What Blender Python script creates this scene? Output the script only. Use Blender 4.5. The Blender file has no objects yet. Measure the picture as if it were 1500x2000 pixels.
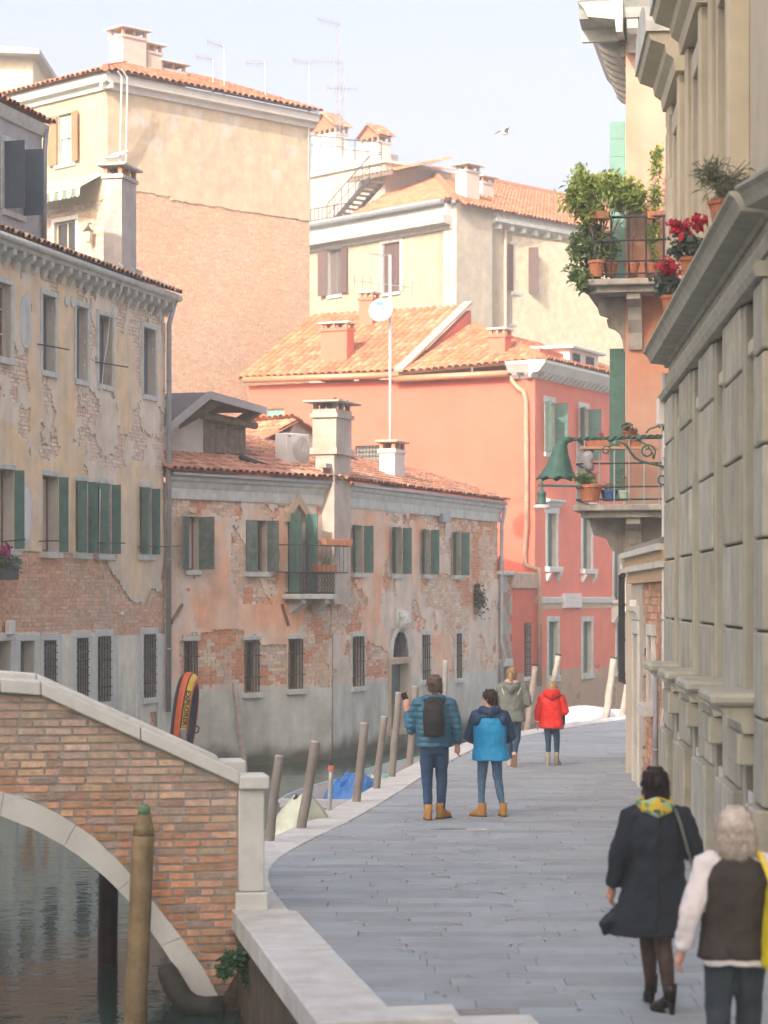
import bpy, math, random
import numpy as np
from mathutils import Matrix, Vector
rnd = random.Random(7)
R = math.radians
scene = bpy.context.scene
col = scene.collection
# ------------------------------------------------------------------ camera
FPX, CX, HY, CH = 4600.0, 750.0, 1165.0, 2.85      # focal length in photo pixels, centre column, horizon row, eye height
cam_d = bpy.data.cameras.new('camera'); cam = bpy.data.objects.new('camera', cam_d); col.objects.link(cam)
cam.location = (0, 0, CH); cam.rotation_euler = (R(90), 0, 0)
cam_d.sensor_width = 36; cam_d.lens = FPX/2000*36; cam_d.shift_y = 165/2000
cam_d.clip_start = 0.5; cam_d.clip_end = 2000
cam_d.dof.use_dof = True; cam_d.dof.focus_distance = 36; cam_d.dof.aperture_fstop = 2.6
scene.camera = cam
# ------------------------------------------------------------------ sky, sun, exposure
SUN_AZ, SUN_EL = 27.5, 31.0
w = bpy.data.worlds.new('World'); scene.world = w; w.use_nodes = True
wn = w.node_tree.nodes; wl = w.node_tree.links
bg = wn['Background']
sky = wn.new('ShaderNodeTexSky'); sky.sky_type = 'NISHITA'; sky.sun_disc = False
sky.sun_elevation = R(SUN_EL); sky.sun_rotation = R(180+SUN_AZ); sky.air_density = 1.0; sky.dust_density = 8.5; sky.ozone_density = 1.0; sky.altitude = 0
mixw = wn.new('ShaderNodeMix'); mixw.data_type = 'RGBA'; mixw.inputs[0].default_value = 0.05
mixw.inputs[7].default_value = (7.0, 7.2, 7.6, 1)        # thin even veil of winter cloud
wl.new(sky.outputs[0], mixw.inputs[6]); tint = wn.new('ShaderNodeMix'); tint.data_type = 'RGBA'; tint.blend_type = 'MULTIPLY'; tint.inputs[0].default_value = 1; tint.inputs[7].default_value = (.95, .885, .895, 1)   # camera white balance of the veil
wl.new(mixw.outputs[2], tint.inputs[6]); wl.new(tint.outputs[2], bg.inputs[0])
bg.inputs[1].default_value = 0.15
sd = bpy.data.lights.new('sun', 'SUN'); so = bpy.data.objects.new('sun', sd); col.objects.link(so)
sd.energy = 2.0; sd.angle = R(0.8); sd.color = (1.0, 0.93, 0.84)
tr = Vector((math.sin(R(SUN_AZ))*math.cos(R(SUN_EL)), math.cos(R(SUN_AZ))*math.cos(R(SUN_EL)), -math.sin(R(SUN_EL))))
so.rotation_euler = tr.to_track_quat('-Z', 'Y').to_euler(); so.location = (-40, -60, 60)
vs = scene.view_settings
vs.view_transform = 'Standard'; vs.look = 'None'; vs.gamma = 1; vs.use_curve_mapping = False; vs.exposure = 1.39
cy = scene.cycles
cy.use_denoising = True; cy.max_bounces = 8; cy.diffuse_bounces = 4; cy.glossy_bounces = 3; cy.transmission_bounces = 4
cy.transparent_max_bounces = 8; cy.volume_bounces = 2; cy.sample_clamp_indirect = 6; cy.caustics_reflective = False; cy.caustics_refractive = False

# ------------------------------------------------------------------ helpers
W = {}                                             # world matrix of each object built
def ray(px, py): return ((px-CX)/FPX, (HY-py)/FPX)
def at(px, py, Y): rx, rz = ray(px, py); return Vector((rx*Y, Y, CH+rz*Y))
def gp(px, py, z=0.0): rx, rz = ray(px, py); Y = (z-CH)/rz; return Vector((rx*Y, Y, z))
class Fr:
    """vertical wall frame: local x runs left to right along the wall, local -y faces out, z up"""
    def __init__(s, x, y, head):
        s.o = (x, y); s.a = R(head); s.c = math.cos(s.a); s.s = math.sin(s.a)
        s.m = Matrix.Translation((x, y, 0)) @ Matrix.Rotation(s.a, 4, 'Z')
    def uz(s, px, py, v=0.0):
        rx, rz = ray(px, py)
        t = (v - s.o[0]*s.s + s.o[1]*s.c)/(s.c - rx*s.s)
        dx, dy = rx*t - s.o[0], t - s.o[1]
        return dx*s.c + dy*s.s, CH + rz*t
    def u(s, px, v=0.0): return s.uz(px, 1000, v)[0]
    def z(s, px, py, v=0.0): return s.uz(px, py, v)[1]
    def rect(s, x0, y0, x1, y1, v=0.0):            # pixel box -> u0, z0, u1, z1 (heights read at its middle column)
        xm = (x0+x1)/2
        return s.u(x0, v), s.z(xm, y1, v), s.u(x1, v), s.z(xm, y0, v)
    def at(s, u, v, z): return s.m @ Vector((u, v, z))
    def M(s, u, v, z, rz=0.0): return s.m @ Matrix.Translation((u, v, z)) @ Matrix.Rotation(rz, 4, 'Z')
class MB:
    def __init__(s): s.v = []; s.f = []; s.c = []; s.cc = None; s.M = None; s.mi = []; s.cm = 0
    def col(s, c): s.cc = c; return s
    def add(s, vs, fs):
        n = len(s.v)
        if s.M is not None: vs = [tuple(s.M @ Vector(p)) for p in vs]
        s.v += [tuple(p) for p in vs]; s.f += [tuple(i+n for i in f) for f in fs]
        s.mi += [s.cm]*len(fs)
        if s.cc is not None: s.c += [tuple(s.cc)]*len(vs)
        return s
    def box(s, x0, y0, z0, x1, y1, z1):
        return s.add([(x0,y0,z0),(x1,y0,z0),(x1,y1,z0),(x0,y1,z0),(x0,y0,z1),(x1,y0,z1),(x1,y1,z1),(x0,y1,z1)],
                     [(0,3,2,1),(4,5,6,7),(0,1,5,4),(1,2,6,5),(2,3,7,6),(3,0,4,7)])
    def cbox(s, x0, y0, z0, x1, y1, z1, b=0.01):   # box with chamfered edges
        X, Y, Z = (x0,x1), (y0,y1), (z0,z1); vs = []; idx = {}
        sg = (1, -1)
        for i in (0,1):
            for j in (0,1):
                for k in (0,1):
                    for a in range(3):
                        p = [X[i], Y[j], Z[k]]; q = [X[i]+sg[i]*b, Y[j]+sg[j]*b, Z[k]+sg[k]*b]
                        r = list(q); r[a] = p[a]; idx[(i,j,k,a)] = len(vs); vs.append(tuple(r))
        g = lambda i,j,k,a: idx[(i,j,k,a)]
        fs = [(g(0,0,0,0),g(0,0,1,0),g(0,1,1,0),g(0,1,0,0)),(g(1,0,0,0),g(1,1,0,0),g(1,1,1,0),g(1,0,1,0)),
              (g(0,0,0,1),g(1,0,0,1),g(1,0,1,1),g(0,0,1,1)),(g(0,1,0,1),g(0,1,1,1),g(1,1,1,1),g(1,1,0,1)),
              (g(0,0,0,2),g(0,1,0,2),g(1,1,0,2),g(1,0,0,2)),(g(0,0,1,2),g(1,0,1,2),g(1,1,1,2),g(0,1,1,2))]
        for i in (0,1):
            for j in (0,1):
                f = (g(i,j,0,0),g(i,j,1,0),g(i,j,1,1),g(i,j,0,1)); fs.append(f if (i+j) % 2 else f[::-1])
                f = (g(i,0,j,0),g(i,1,j,0),g(i,1,j,2),g(i,0,j,2)); fs.append(f[::-1] if (i+j) % 2 else f)
                f = (g(0,i,j,1),g(1,i,j,1),g(1,i,j,2),g(0,i,j,2)); fs.append(f if (i+j) % 2 else f[::-1])
        for i in (0,1):
            for j in (0,1):
                for k in (0,1):
                    f = (g(i,j,k,0),g(i,j,k,1),g(i,j,k,2)); fs.append(f if (i+j+k) % 2 else f[::-1])
        return s.add(vs, fs)
    def beam(s, p0, p1, w, h, up=(0,0,1)):
        p0, p1 = Vector(p0), Vector(p1); d = (p1-p0).normalized(); u = Vector(up)
        if abs(d.dot(u)) > 0.98: u = Vector((1,0,0))
        a = d.cross(u).normalized()*w/2; b = a.cross(d).normalized()*h/2
        vs = [p0-a-b, p0+a-b, p0+a+b, p0-a+b, p1-a-b, p1+a-b, p1+a+b, p1-a+b]
        return s.add(vs, [(0,1,2,3),(7,6,5,4),(0,4,5,1),(1,5,6,2),(2,6,7,3),(3,7,4,0)])
    def tube(s, pts, r, n=8, cap=True, flat=None):
        pts = [Vector(p) for p in pts]; m = len(pts); rs = r if isinstance(r, (list, tuple)) else [r]*m
        vs = []; fs = []; pa = None
        for i, p in enumerate(pts):
            d = (pts[min(i+1,m-1)]-pts[max(i-1,0)])
            if d.length < 1e-9: d = Vector((0,0,1))
            d.normalize()
            if pa is None:
                u = Vector((0,0,1)) if abs(d.z) < 0.95 else Vector((0,1,0))
                pa = d.cross(u).normalized()
            else:
                pa = (pa - d*pa.dot(d)); pa = pa.normalized() if pa.length > 1e-6 else d.orthogonal().normalized()
            b = d.cross(pa)
            for k in range(n):
                t = 2*math.pi*k/n; vs.append(p + pa*(rs[i]*math.cos(t)) + b*(rs[i]*math.sin(t)*(flat or 1)))
        for i in range(m-1):
            for k in range(n):
                a, b2 = i*n+k, i*n+(k+1) % n; fs.append((a, b2, b2+n, a+n))
        if cap: fs.append(tuple(range(n-1,-1,-1))); fs.append(tuple(range((m-1)*n, m*n)))
        return s.add(vs, fs)
    def lathe(s, prof, n=14, c=(0,0,0), sx=1, sy=1):
        vs = []; fs = []; m = len(prof)
        for r_, z in prof:
            for k in range(n):
                t = 2*math.pi*k/n; vs.append((c[0]+r_*math.cos(t)*sx, c[1]+r_*math.sin(t)*sy, c[2]+z))
        for i in range(m-1):
            for k in range(n): a, b = i*n+k, i*n+(k+1) % n; fs.append((a, b, b+n, a+n))
        fs.append(tuple(range(n-1,-1,-1))); fs.append(tuple(range((m-1)*n, m*n)))
        return s.add(vs, fs)
    def extr(s, prof, x0, x1, m0=0.0, m1=0.0):     # profile of (y, z) pushed along x; m = mitre (x shift per unit of -y)
        n = len(prof); vs = [(x0+m0*p[0], p[0], p[1]) for p in prof]+[(x1+m1*p[0], p[0], p[1]) for p in prof]
        fs = [(i, i+n, (i+1) % n+n, (i+1) % n) for i in range(n)]+[tuple(range(n)), tuple(range(2*n-1, n-1, -1))]
        return s.add(vs, fs)
    def prism(s, poly, y0, y1):                    # polygon of (x, z) pushed along y
        n = len(poly); vs = [(p[0], y0, p[1]) for p in poly]+[(p[0], y1, p[1]) for p in poly]
        return s.add(vs, [tuple(range(n)), tuple(range(2*n-1, n-1, -1))]+[(i, i+n, (i+1) % n+n, (i+1) % n) for i in range(n)])
    def slab(s, poly, z0, z1):                     # polygon of (x, y) pushed along z
        n = len(poly); vs = [(p[0], p[1], z0) for p in poly]+[(p[0], p[1], z1) for p in poly]
        return s.add(vs, [tuple(range(n-1,-1,-1)), tuple(range(n, 2*n))]+[(i, (i+1) % n, (i+1) % n+n, i+n) for i in range(n)])
    def plane(s, a, b, c, d=None):
        return s.add([a,b,c]+([d] if d is not None else []), [(0,1,2,3) if d is not None else (0,1,2)])
    def ball(s, c, rx, ry, rz, n=10, m=7):
        pr = [(math.sin(math.pi*i/m), -math.cos(math.pi*i/m)) for i in range(m+1)]
        vs = []; fs = []
        for r_, z in pr:
            for k in range(n):
                t = 2*math.pi*k/n; vs.append((c[0]+r_*math.cos(t)*rx, c[1]+r_*math.sin(t)*ry, c[2]+z*rz))
        for i in range(m):
            for k in range(n): a, b = i*n+k, i*n+(k+1) % n; fs.append((a, b, b+n, a+n))
        return s.add(vs, fs)
    def rings(s, rings_, n=16, p=2.0, cap=True):   # stack of (z, cx, cy, rx, ry) super-ellipses
        vs = []; fs = []; m = len(rings_)
        for (z, cx, cy_, rx, ry) in rings_:
            for k in range(n):
                t = 2*math.pi*k/n; c_, s_ = math.cos(t), math.sin(t)
                vs.append((cx+rx*math.copysign(abs(c_)**(2/p), c_), cy_+ry*math.copysign(abs(s_)**(2/p), s_), z))
        for i in range(m-1):
            for k in range(n): a, b = i*n+k, i*n+(k+1) % n; fs.append((a, b, b+n, a+n))
        if cap: fs.append(tuple(range(n-1,-1,-1))); fs.append(tuple(range((m-1)*n, m*n)))
        return s.add(vs, fs)
    def mesh(s, name, smooth=False):
        me = bpy.data.meshes.new(name); me.from_pydata(s.v, [], s.f)
        if s.c and len(s.c) == len(s.v):
            ca = me.color_attributes.new('Col', 'FLOAT_COLOR', 'POINT')
            ca.data.foreach_set('color', np.array([(c[0], c[1], c[2], 1.0) for c in s.c], dtype=np.float32).ravel())
        if smooth: me.polygons.foreach_set('use_smooth', [True]*len(me.polygons))
        me.update(); return me
    def build(s, name, mat, parent=None, world=None, smooth=False, **tags):
        me = s.mesh(name, smooth)
        for m_ in (mat if isinstance(mat, (list, tuple)) else [mat]): me.materials.append(m_)
        if isinstance(mat, (list, tuple)): me.polygons.foreach_set('material_index', s.mi)
        return place(me, name, parent, world, **tags)
def tag(o, label=None, category=None, group=None, kind=None):
    for k, v in (('label', label), ('category', category), ('group', group), ('kind', kind)):
        if v: o[k] = v
    return o
def place(me, name, parent=None, world=None, **tags):
    o = bpy.data.objects.new(name, me); col.objects.link(o)
    if parent is not None:
        o.parent = parent
        if world is not None: o.matrix_basis = W[parent].inverted() @ world; W[o] = world
        else: W[o] = W[parent].copy()
    else:
        W[o] = world.copy() if world is not None else Matrix.Identity(4); o.matrix_basis = W[o]
    return tag(o, **tags)
def thing(name, label, category, loc=(0,0,0), rz=0.0, group=None, world=None, **k):
    m = world if world is not None else Matrix.Translation(loc) @ Matrix.Rotation(rz, 4, 'Z')
    return place(None, name, None, m, label=label, category=category, group=group, **k)
def ident(): return Matrix.Identity(4)
def T(x, y, z): return Matrix.Translation((x, y, z))
def copy_tree(o, parent=None, world=None):
    c = o.copy(); col.objects.link(c); c.parent = parent
    if world is not None: c.matrix_basis = world
    for ch in o.children: copy_tree(ch, c)
    return c
def mod_bevel(o, w_=0.01, seg=2):
    m = o.modifiers.new('bevel', 'BEVEL'); m.width = w_; m.segments = seg; m.limit_method = 'ANGLE'; return o
# value noise on arrays
_perm = np.random.RandomState(3).rand(64, 64)
def vnoise(x, y, seed=0):
    x = np.asarray(x, float)+seed*17.31; y = np.asarray(y, float)+seed*5.77
    xi = np.floor(x).astype(int); yi = np.floor(y).astype(int); fx = x-xi; fy = y-yi
    fx = fx*fx*(3-2*fx); fy = fy*fy*(3-2*fy)
    g = lambda a, b: _perm[a % 64, b % 64]
    return (g(xi,yi)*(1-fx)+g(xi+1,yi)*fx)*(1-fy)+(g(xi,yi+1)*(1-fx)+g(xi+1,yi+1)*fx)*fy
def fbm(x, y, seed=0, oct=4):
    t = 0; a = 0.5; n = 0
    for i in range(oct): t = t+a*vnoise(np.asarray(x)*2**i, np.asarray(y)*2**i, seed+i); n += a; a *= 0.5
    return t/n
def sl(r, g=None, b=None):
    """8-bit screen colour -> linear"""
    f = lambda c: ((c/255)/12.92 if c/255 <= 0.04045 else ((c/255+0.055)/1.055)**2.4)
    return (f(r), f(g), f(b))
# ------------------------------------------------------------------ materials
MT = {}
def nodes(name):
    m = bpy.data.materials.new(name); m.use_nodes = True; nt = m.node_tree
    return m, nt, nt.nodes['Principled BSDF']
def mat(name, c, rough=0.8, var=0.18, sc=3.0, bump=0.25, bsc=18.0, spec=0.3, metal=0.0, attr=None, streak=0.0, dirt=None, dsc=0.7, damt=0.5, coat=0, emis=None, bdist=0.02):
    """procedural surface: base colour (or vertex / object colour), mottling, vertical streaks, stains of a second colour, fine relief"""
    if name in MT: return MT[name]
    m, nt, b = nodes(name); N = nt.nodes; L = nt.links
    geo = N.new('ShaderNodeNewGeometry'); pos = geo.outputs['Position']
    if attr == 'vert': a = N.new('ShaderNodeVertexColor'); a.layer_name = 'Col'; src = a.outputs[0]
    elif attr == 'obj': a = N.new('ShaderNodeObjectInfo'); src = a.outputs['Color']
    else: a = N.new('ShaderNodeRGB'); a.outputs[0].default_value = (*c, 1); src = a.outputs[0]
    def noise(scale, detail=6, vec=pos, rgh=0.6):
        n = N.new('ShaderNodeTexNoise'); n.inputs['Scale'].default_value = scale; n.inputs['Detail'].default_value = detail
        n.inputs['Roughness'].default_value = rgh; L.new(vec, n.inputs['Vector']); return n.outputs[0]
    def ramp(fac, p0, p1):
        r_ = N.new('ShaderNodeMapRange'); r_.inputs[1].default_value = p0; r_.inputs[2].default_value = p1
        L.new(fac, r_.inputs[0]); return r_.outputs[0]
    def mix(fac, A, B, mode='MIX'):
        x = N.new('ShaderNodeMix'); x.data_type = 'RGBA'; x.blend_type = mode
        if isinstance(fac, float): x.inputs[0].default_value = fac
        else: L.new(fac, x.inputs[0])
        for s_, i in ((A, 6), (B, 7)):
            if isinstance(s_, tuple): x.inputs[i].default_value = (*s_[:3], 1)
            else: L.new(s_, x.inputs[i])
        return x.outputs[2]
    if var > 0:
        v1 = N.new('ShaderNodeMapRange'); v1.inputs[1].default_value = 0.3; v1.inputs[2].default_value = 0.7
        v1.inputs[3].default_value = 1-var; v1.inputs[4].default_value = 1+var; L.new(noise(sc), v1.inputs[0])
        cc = N.new('ShaderNodeCombineColor')
        for i in range(3): L.new(v1.outputs[0], cc.inputs[i])
        src = mix(1.0, src, cc.outputs[0], 'MULTIPLY')
    if streak > 0:
        mp = N.new('ShaderNodeMapping'); mp.inputs['Scale'].default_value = (6, 6, 0.35); L.new(pos, mp.inputs[0])
        f = ramp(noise(1.0, 5, mp.outputs[0]), 0.48, 0.75); q = N.new('ShaderNodeMath'); q.operation = 'MULTIPLY'; q.inputs[1].default_value = streak
        L.new(f, q.inputs[0]); src = mix(q.outputs[0], src, dirt or tuple(x*0.45 for x in c))
    if dirt is not None:
        f = ramp(noise(dsc, 8, rgh=0.7), 0.5, 0.68); q = N.new('ShaderNodeMath'); q.operation = 'MULTIPLY'; q.inputs[1].default_value = damt
        L.new(f, q.inputs[0]); src = mix(q.outputs[0], src, dirt)
    L.new(src, b.inputs['Base Color'])
    b.inputs['Roughness'].default_value = rough; b.inputs['Metallic'].default_value = metal
    b.inputs['Specular IOR Level'].default_value = spec
    if coat: b.inputs['Coat Weight'].default_value = coat
    if emis: b.inputs['Emission Color'].default_value = (*emis[0], 1); b.inputs['Emission Strength'].default_value = emis[1]
    if bump > 0:
        bp = N.new('ShaderNodeBump'); bp.inputs['Strength'].default_value = bump; bp.inputs['Distance'].default_value = bdist
        L.new(noise(bsc, 6), bp.inputs['Height']); L.new(bp.outputs[0], b.inputs['Normal'])
    MT[name] = m; return m
def glass(name, c=(0.02,0.025,0.03), rough=0.06):
    if name in MT: return MT[name]
    m, nt, b = nodes(name); b.inputs['Base Color'].default_value = (*c, 1); b.inputs['Roughness'].default_value = rough
    b.inputs['Specular IOR Level'].default_value = 0.8
    n = nt.nodes.new('ShaderNodeTexNoise'); n.inputs['Scale'].default_value = 1.4; bp = nt.nodes.new('ShaderNodeBump'); bp.inputs['Strength'].default_value = 0.08
    g = nt.nodes.new('ShaderNodeNewGeometry'); nt.links.new(g.outputs['Position'], n.inputs['Vector'])
    nt.links.new(n.outputs[0], bp.inputs['Height']); nt.links.new(bp.outputs[0], b.inputs['Normal'])
    MT[name] = m; return m
def leafmat(name, c1, c2, trans=0.25):
    if name in MT: return MT[name]
    m, nt, b = nodes(name); N = nt.nodes; L = nt.links
    a = N.new('ShaderNodeVertexColor'); a.layer_name = 'Col'; x = N.new('ShaderNodeMix'); x.data_type = 'RGBA'
    x.inputs[6].default_value = (*c1, 1); x.inputs[7].default_value = (*c2, 1); sp = N.new('ShaderNodeSeparateColor')
    L.new(a.outputs[0], sp.inputs[0]); L.new(sp.outputs[0], x.inputs[0]); L.new(x.outputs[2], b.inputs['Base Color']); b.inputs['Roughness'].default_value = 0.5
    t = N.new('ShaderNodeBsdfTranslucent'); L.new(x.outputs[2], t.inputs[0]); ms = N.new('ShaderNodeMixShader'); ms.inputs[0].default_value = trans
    L.new(b.outputs[0], ms.inputs[1]); L.new(t.outputs[0], ms.inputs[2]); L.new(ms.outputs[0], N['Material Output'].inputs[0])
    MT[name] = m; return m
M_BRICKV = mat('brick', (0.4,0.2,0.12), rough=0.9, var=0.22, sc=14, bump=0.5, bsc=45, attr='vert', spec=0.15)
M_BRICKO = mat('brick_single', (0.4,0.2,0.12), rough=0.9, var=0.22, sc=14, bump=0.5, bsc=45, attr='obj', spec=0.15)
M_MORTAR = mat('mortar', (0.56,0.49,0.40), rough=0.95, var=0.25, sc=8, bump=0.5, bsc=40, spec=0.1)
M_PLASTER = mat('plaster', (0.5,0.5,0.4), rough=0.92, var=0.13, sc=2.3, bump=0.35, bsc=14, attr='vert', spec=0.15, streak=0.16, dirt=(0.20,0.19,0.16), dsc=1.6, damt=0.16)
M_STONE = mat('istrian_stone', (0.56,0.59,0.55), rough=0.75, var=0.14, sc=5, bump=0.3, bsc=22, streak=0.25, dirt=(0.25,0.23,0.20), dsc=2.2, damt=0.35)
M_STONEW = mat('pale_stone', (0.60,0.635,0.60), rough=0.7, var=0.10, sc=6, bump=0.2, bsc=26, dirt=(0.36,0.34,0.30), dsc=1.5, damt=0.35)
M_TILEV = mat('roof_tile', (0.5,0.2,0.1), rough=0.9, var=0.2, sc=9, bump=0.4, bsc=40, attr='vert', spec=0.15, dirt=(0.22,0.17,0.13), dsc=3, damt=0.3)
M_TILEO = mat('roof_tile_single', (0.5,0.2,0.1), rough=0.9, var=0.2, sc=9, bump=0.4, bsc=40, attr='obj', spec=0.15, dirt=(0.22,0.17,0.13), dsc=3, damt=0.3)
M_WOOD = mat('weathered_wood', (0.20,0.17,0.14), rough=0.85, var=0.35, sc=7, bump=0.5, bsc=30, streak=0.5, dirt=(0.09,0.075,0.06), dsc=5, damt=0.4)
M_GREEN = mat('green_shutter_paint', (0.08,0.185,0.16), rough=0.55, var=0.22, sc=6, bump=0.15, bsc=30, streak=0.3, dirt=(0.10,0.17,0.155), dsc=4, damt=0.35)
M_GREENW = mat('worn_green_paint', (0.09,0.14,0.125), rough=0.8, var=0.4, sc=9, bump=0.4, bsc=30, streak=0.4, dirt=(0.26,0.27,0.24), dsc=7, damt=0.6)
M_BLUEG = mat('grey_blue_paint', (0.16,0.19,0.21), rough=0.6, var=0.15, sc=5, bump=0.1, bsc=30)
M_IRON = mat('wrought_iron', (0.045,0.05,0.055), rough=0.55, var=0.3, sc=12, bump=0.2, bsc=50, metal=0.3)
M_ZINC = mat('zinc', (0.36,0.39,0.41), rough=0.5, var=0.15, sc=4, bump=0.1, bsc=20, metal=0.35)
M_GLASS = glass('window_glass')
M_BROWN = mat('brown_wood', (0.22,0.115,0.055), rough=0.6, var=0.2, sc=6, bump=0.2, bsc=30)
M_CREAM = mat('cream_paint', (0.62,0.55,0.42), rough=0.7, var=0.08, sc=5, bump=0.1)
M_WHITE = mat('white_paint', (0.72,0.71,0.68), rough=0.6, var=0.06, sc=5, bump=0.08)
M_TERRA = mat('terracotta', (0.42,0.17,0.09), rough=0.85, var=0.18, sc=12, bump=0.2, bsc=40)
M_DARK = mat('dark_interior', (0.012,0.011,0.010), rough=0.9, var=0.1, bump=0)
M_WHITECABLE = mat('white_cable', (0.6,0.6,0.58), rough=0.5, var=0.05, bump=0)
# ------------------------------------------------------------------ builders shared by the houses
UNIT = MB().box(-.5,-.5,-.5,.5,.5,.5).mesh('brick')
UNIT.materials.append(M_BRICKO)
def merge_lines(a, b, step, extra):
    n = max(1, int(round((b-a)/step))); base = list(np.linspace(a, b, n+1))
    ex = sorted(e for e in extra if a < e < b)
    out = [x for x in base if x in (a, b) or all(abs(x-e) > step*0.45 for e in ex)]
    return np.array(sorted(set([round(x, 4) for x in out+ex])))
def in_open(u, z, ops, pad=0.0):
    r = np.zeros(np.shape(u), bool)
    for o in ops: r |= (u > o[0]-pad) & (u < o[2]+pad) & (z > o[1]-pad) & (z < o[3]+pad)
    return r
def facade(par, fr, u0, u1, z0, z1, ops, colf, maskf=None, cell=0.06, reveal=0.22, bcol=None, singles=0, name='wall', mat_=None, bregion=None, vary=.25, label=None, seed=1, bh=0.075, bl=0.26, top=None, revcol=(0.5,0.48,0.42)):
    """wall skin on a fine grid with real openings; where maskf is False the render has fallen off and real bricks show"""
    us = merge_lines(u0, u1, cell, [o[0] for o in ops]+[o[2] for o in ops]); zs = merge_lines(z0, z1, cell, [o[1] for o in ops]+[o[3] for o in ops])
    UC, ZC = np.meshgrid((us[:-1]+us[1:])/2, (zs[:-1]+zs[1:])/2, indexing='ij')
    keep = ~in_open(UC, ZC, ops)
    if top is not None: keep &= ZC < top(UC)
    inside = keep.copy()
    if maskf is not None: keep &= maskf(UC, ZC)
    nu, nz = len(us), len(zs)
    U, Z = np.meshgrid(us, zs, indexing='ij'); rs = np.random.RandomState(seed)
    if maskf is not None:
        lock = np.zeros((nu, nz), bool); lock[0] = lock[-1] = True; lock[:,0] = lock[:,-1] = True
        for o in ops:
            lock |= ((np.abs(U-o[0]) < 1e-3) | (np.abs(U-o[2]) < 1e-3) | (np.abs(Z-o[1]) < 1e-3) | (np.abs(Z-o[3]) < 1e-3))
        U = U+np.where(lock, 0, rs.uniform(-.3,.3,U.shape)*cell); Z = Z+np.where(lock, 0, rs.uniform(-.3,.3,U.shape)*cell)
    used = np.zeros((nu, nz), bool)
    for di in (0,1):
        for dj in (0,1): used[di:nu-1+di, dj:nz-1+dj] |= keep
    idx = -np.ones((nu, nz), int); idx[used] = np.arange(used.sum())
    colr = colf(U[used], Z[used])
    yy = (fbm(U[used]*1.3, Z[used]*1.3, seed+9)-.5)*0.03 if maskf is not None else np.zeros(used.sum())
    V = np.stack([U[used], yy, Z[used]], 1)
    I, J = np.nonzero(keep)
    faces = np.stack([idx[I,J], idx[I+1,J], idx[I+1,J+1], idx[I,J+1]], 1).tolist()
    vl = V.tolist(); cl = colr.tolist()
    if maskf is not None:
        back = {}
        def bk(k):
            if k not in back: back[k] = len(vl); vl.append([vl[k][0], 0.046, vl[k][2]]); cl.append([c*0.8 for c in cl[k]])
            return back[k]
        gone = inside & ~keep
        for i, j in zip(I, J):
            for (di, dj, a, b) in ((-1,0,(0,0),(0,1)),(1,0,(1,1),(1,0)),(0,-1,(1,0),(0,0)),(0,1,(0,1),(1,1))):
                ii, jj = i+di, j+dj
                if 0 <= ii < nu-1 and 0 <= jj < nz-1 and gone[ii, jj]:
                    p, q = idx[i+a[0], j+a[1]], idx[i+b[0], j+b[1]]; faces.append([q, p, bk(p), bk(q)])
    mb = MB(); mb.v = [tuple(v) for v in vl]; mb.f = [tuple(f) for f in faces]; mb.c = [tuple(c) for c in cl]; mb.mi = [0]*len(faces)
    wall = mb.build(name, mat_ or M_PLASTER, par, fr.m, smooth=False, label=label)
    # reveals of the openings and the backing
    for o in ops:
        a, b, c, d = o[0], o[1], o[2], o[3]; rv = MB().col(revcol)
        rv.add([(a,0,b),(a,0,d),(c,0,d),(c,0,b),(a,reveal,b),(a,reveal,d),(c,reveal,d),(c,reveal,b)], [(0,1,5,4),(1,2,6,5),(2,3,7,6),(3,0,4,7)])
        rv.build('reveal', M_PLASTER, wall)
    if maskf is not None:
        ul = merge_lines(u0, u1, 3, [o[0] for o in ops]+[o[2] for o in ops]); zl = merge_lines(z0, z1, 3, [o[1] for o in ops]+[o[3] for o in ops])
        mo = MB()
        for i in range(len(ul)-1):
            for j in range(len(zl)-1):
                um, zm = (ul[i]+ul[i+1])/2, (zl[j]+zl[j+1])/2
                if not in_open(np.array(um), np.array(zm), ops): mo.plane((ul[i],.047,zl[j]),(ul[i+1],.047,zl[j]),(ul[i+1],.047,zl[j+1]),(ul[i],.047,zl[j+1]))
        mo.build('mortar_bed', M_MORTAR, wall)
        bricks(wall, fr, u0, u1, z0, z1, ops, lambda u, z: ~maskf(u, z), bcol, singles, bh, bl, 0.029, 0.07, seed, bregion, vary=vary)
    return wall
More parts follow.
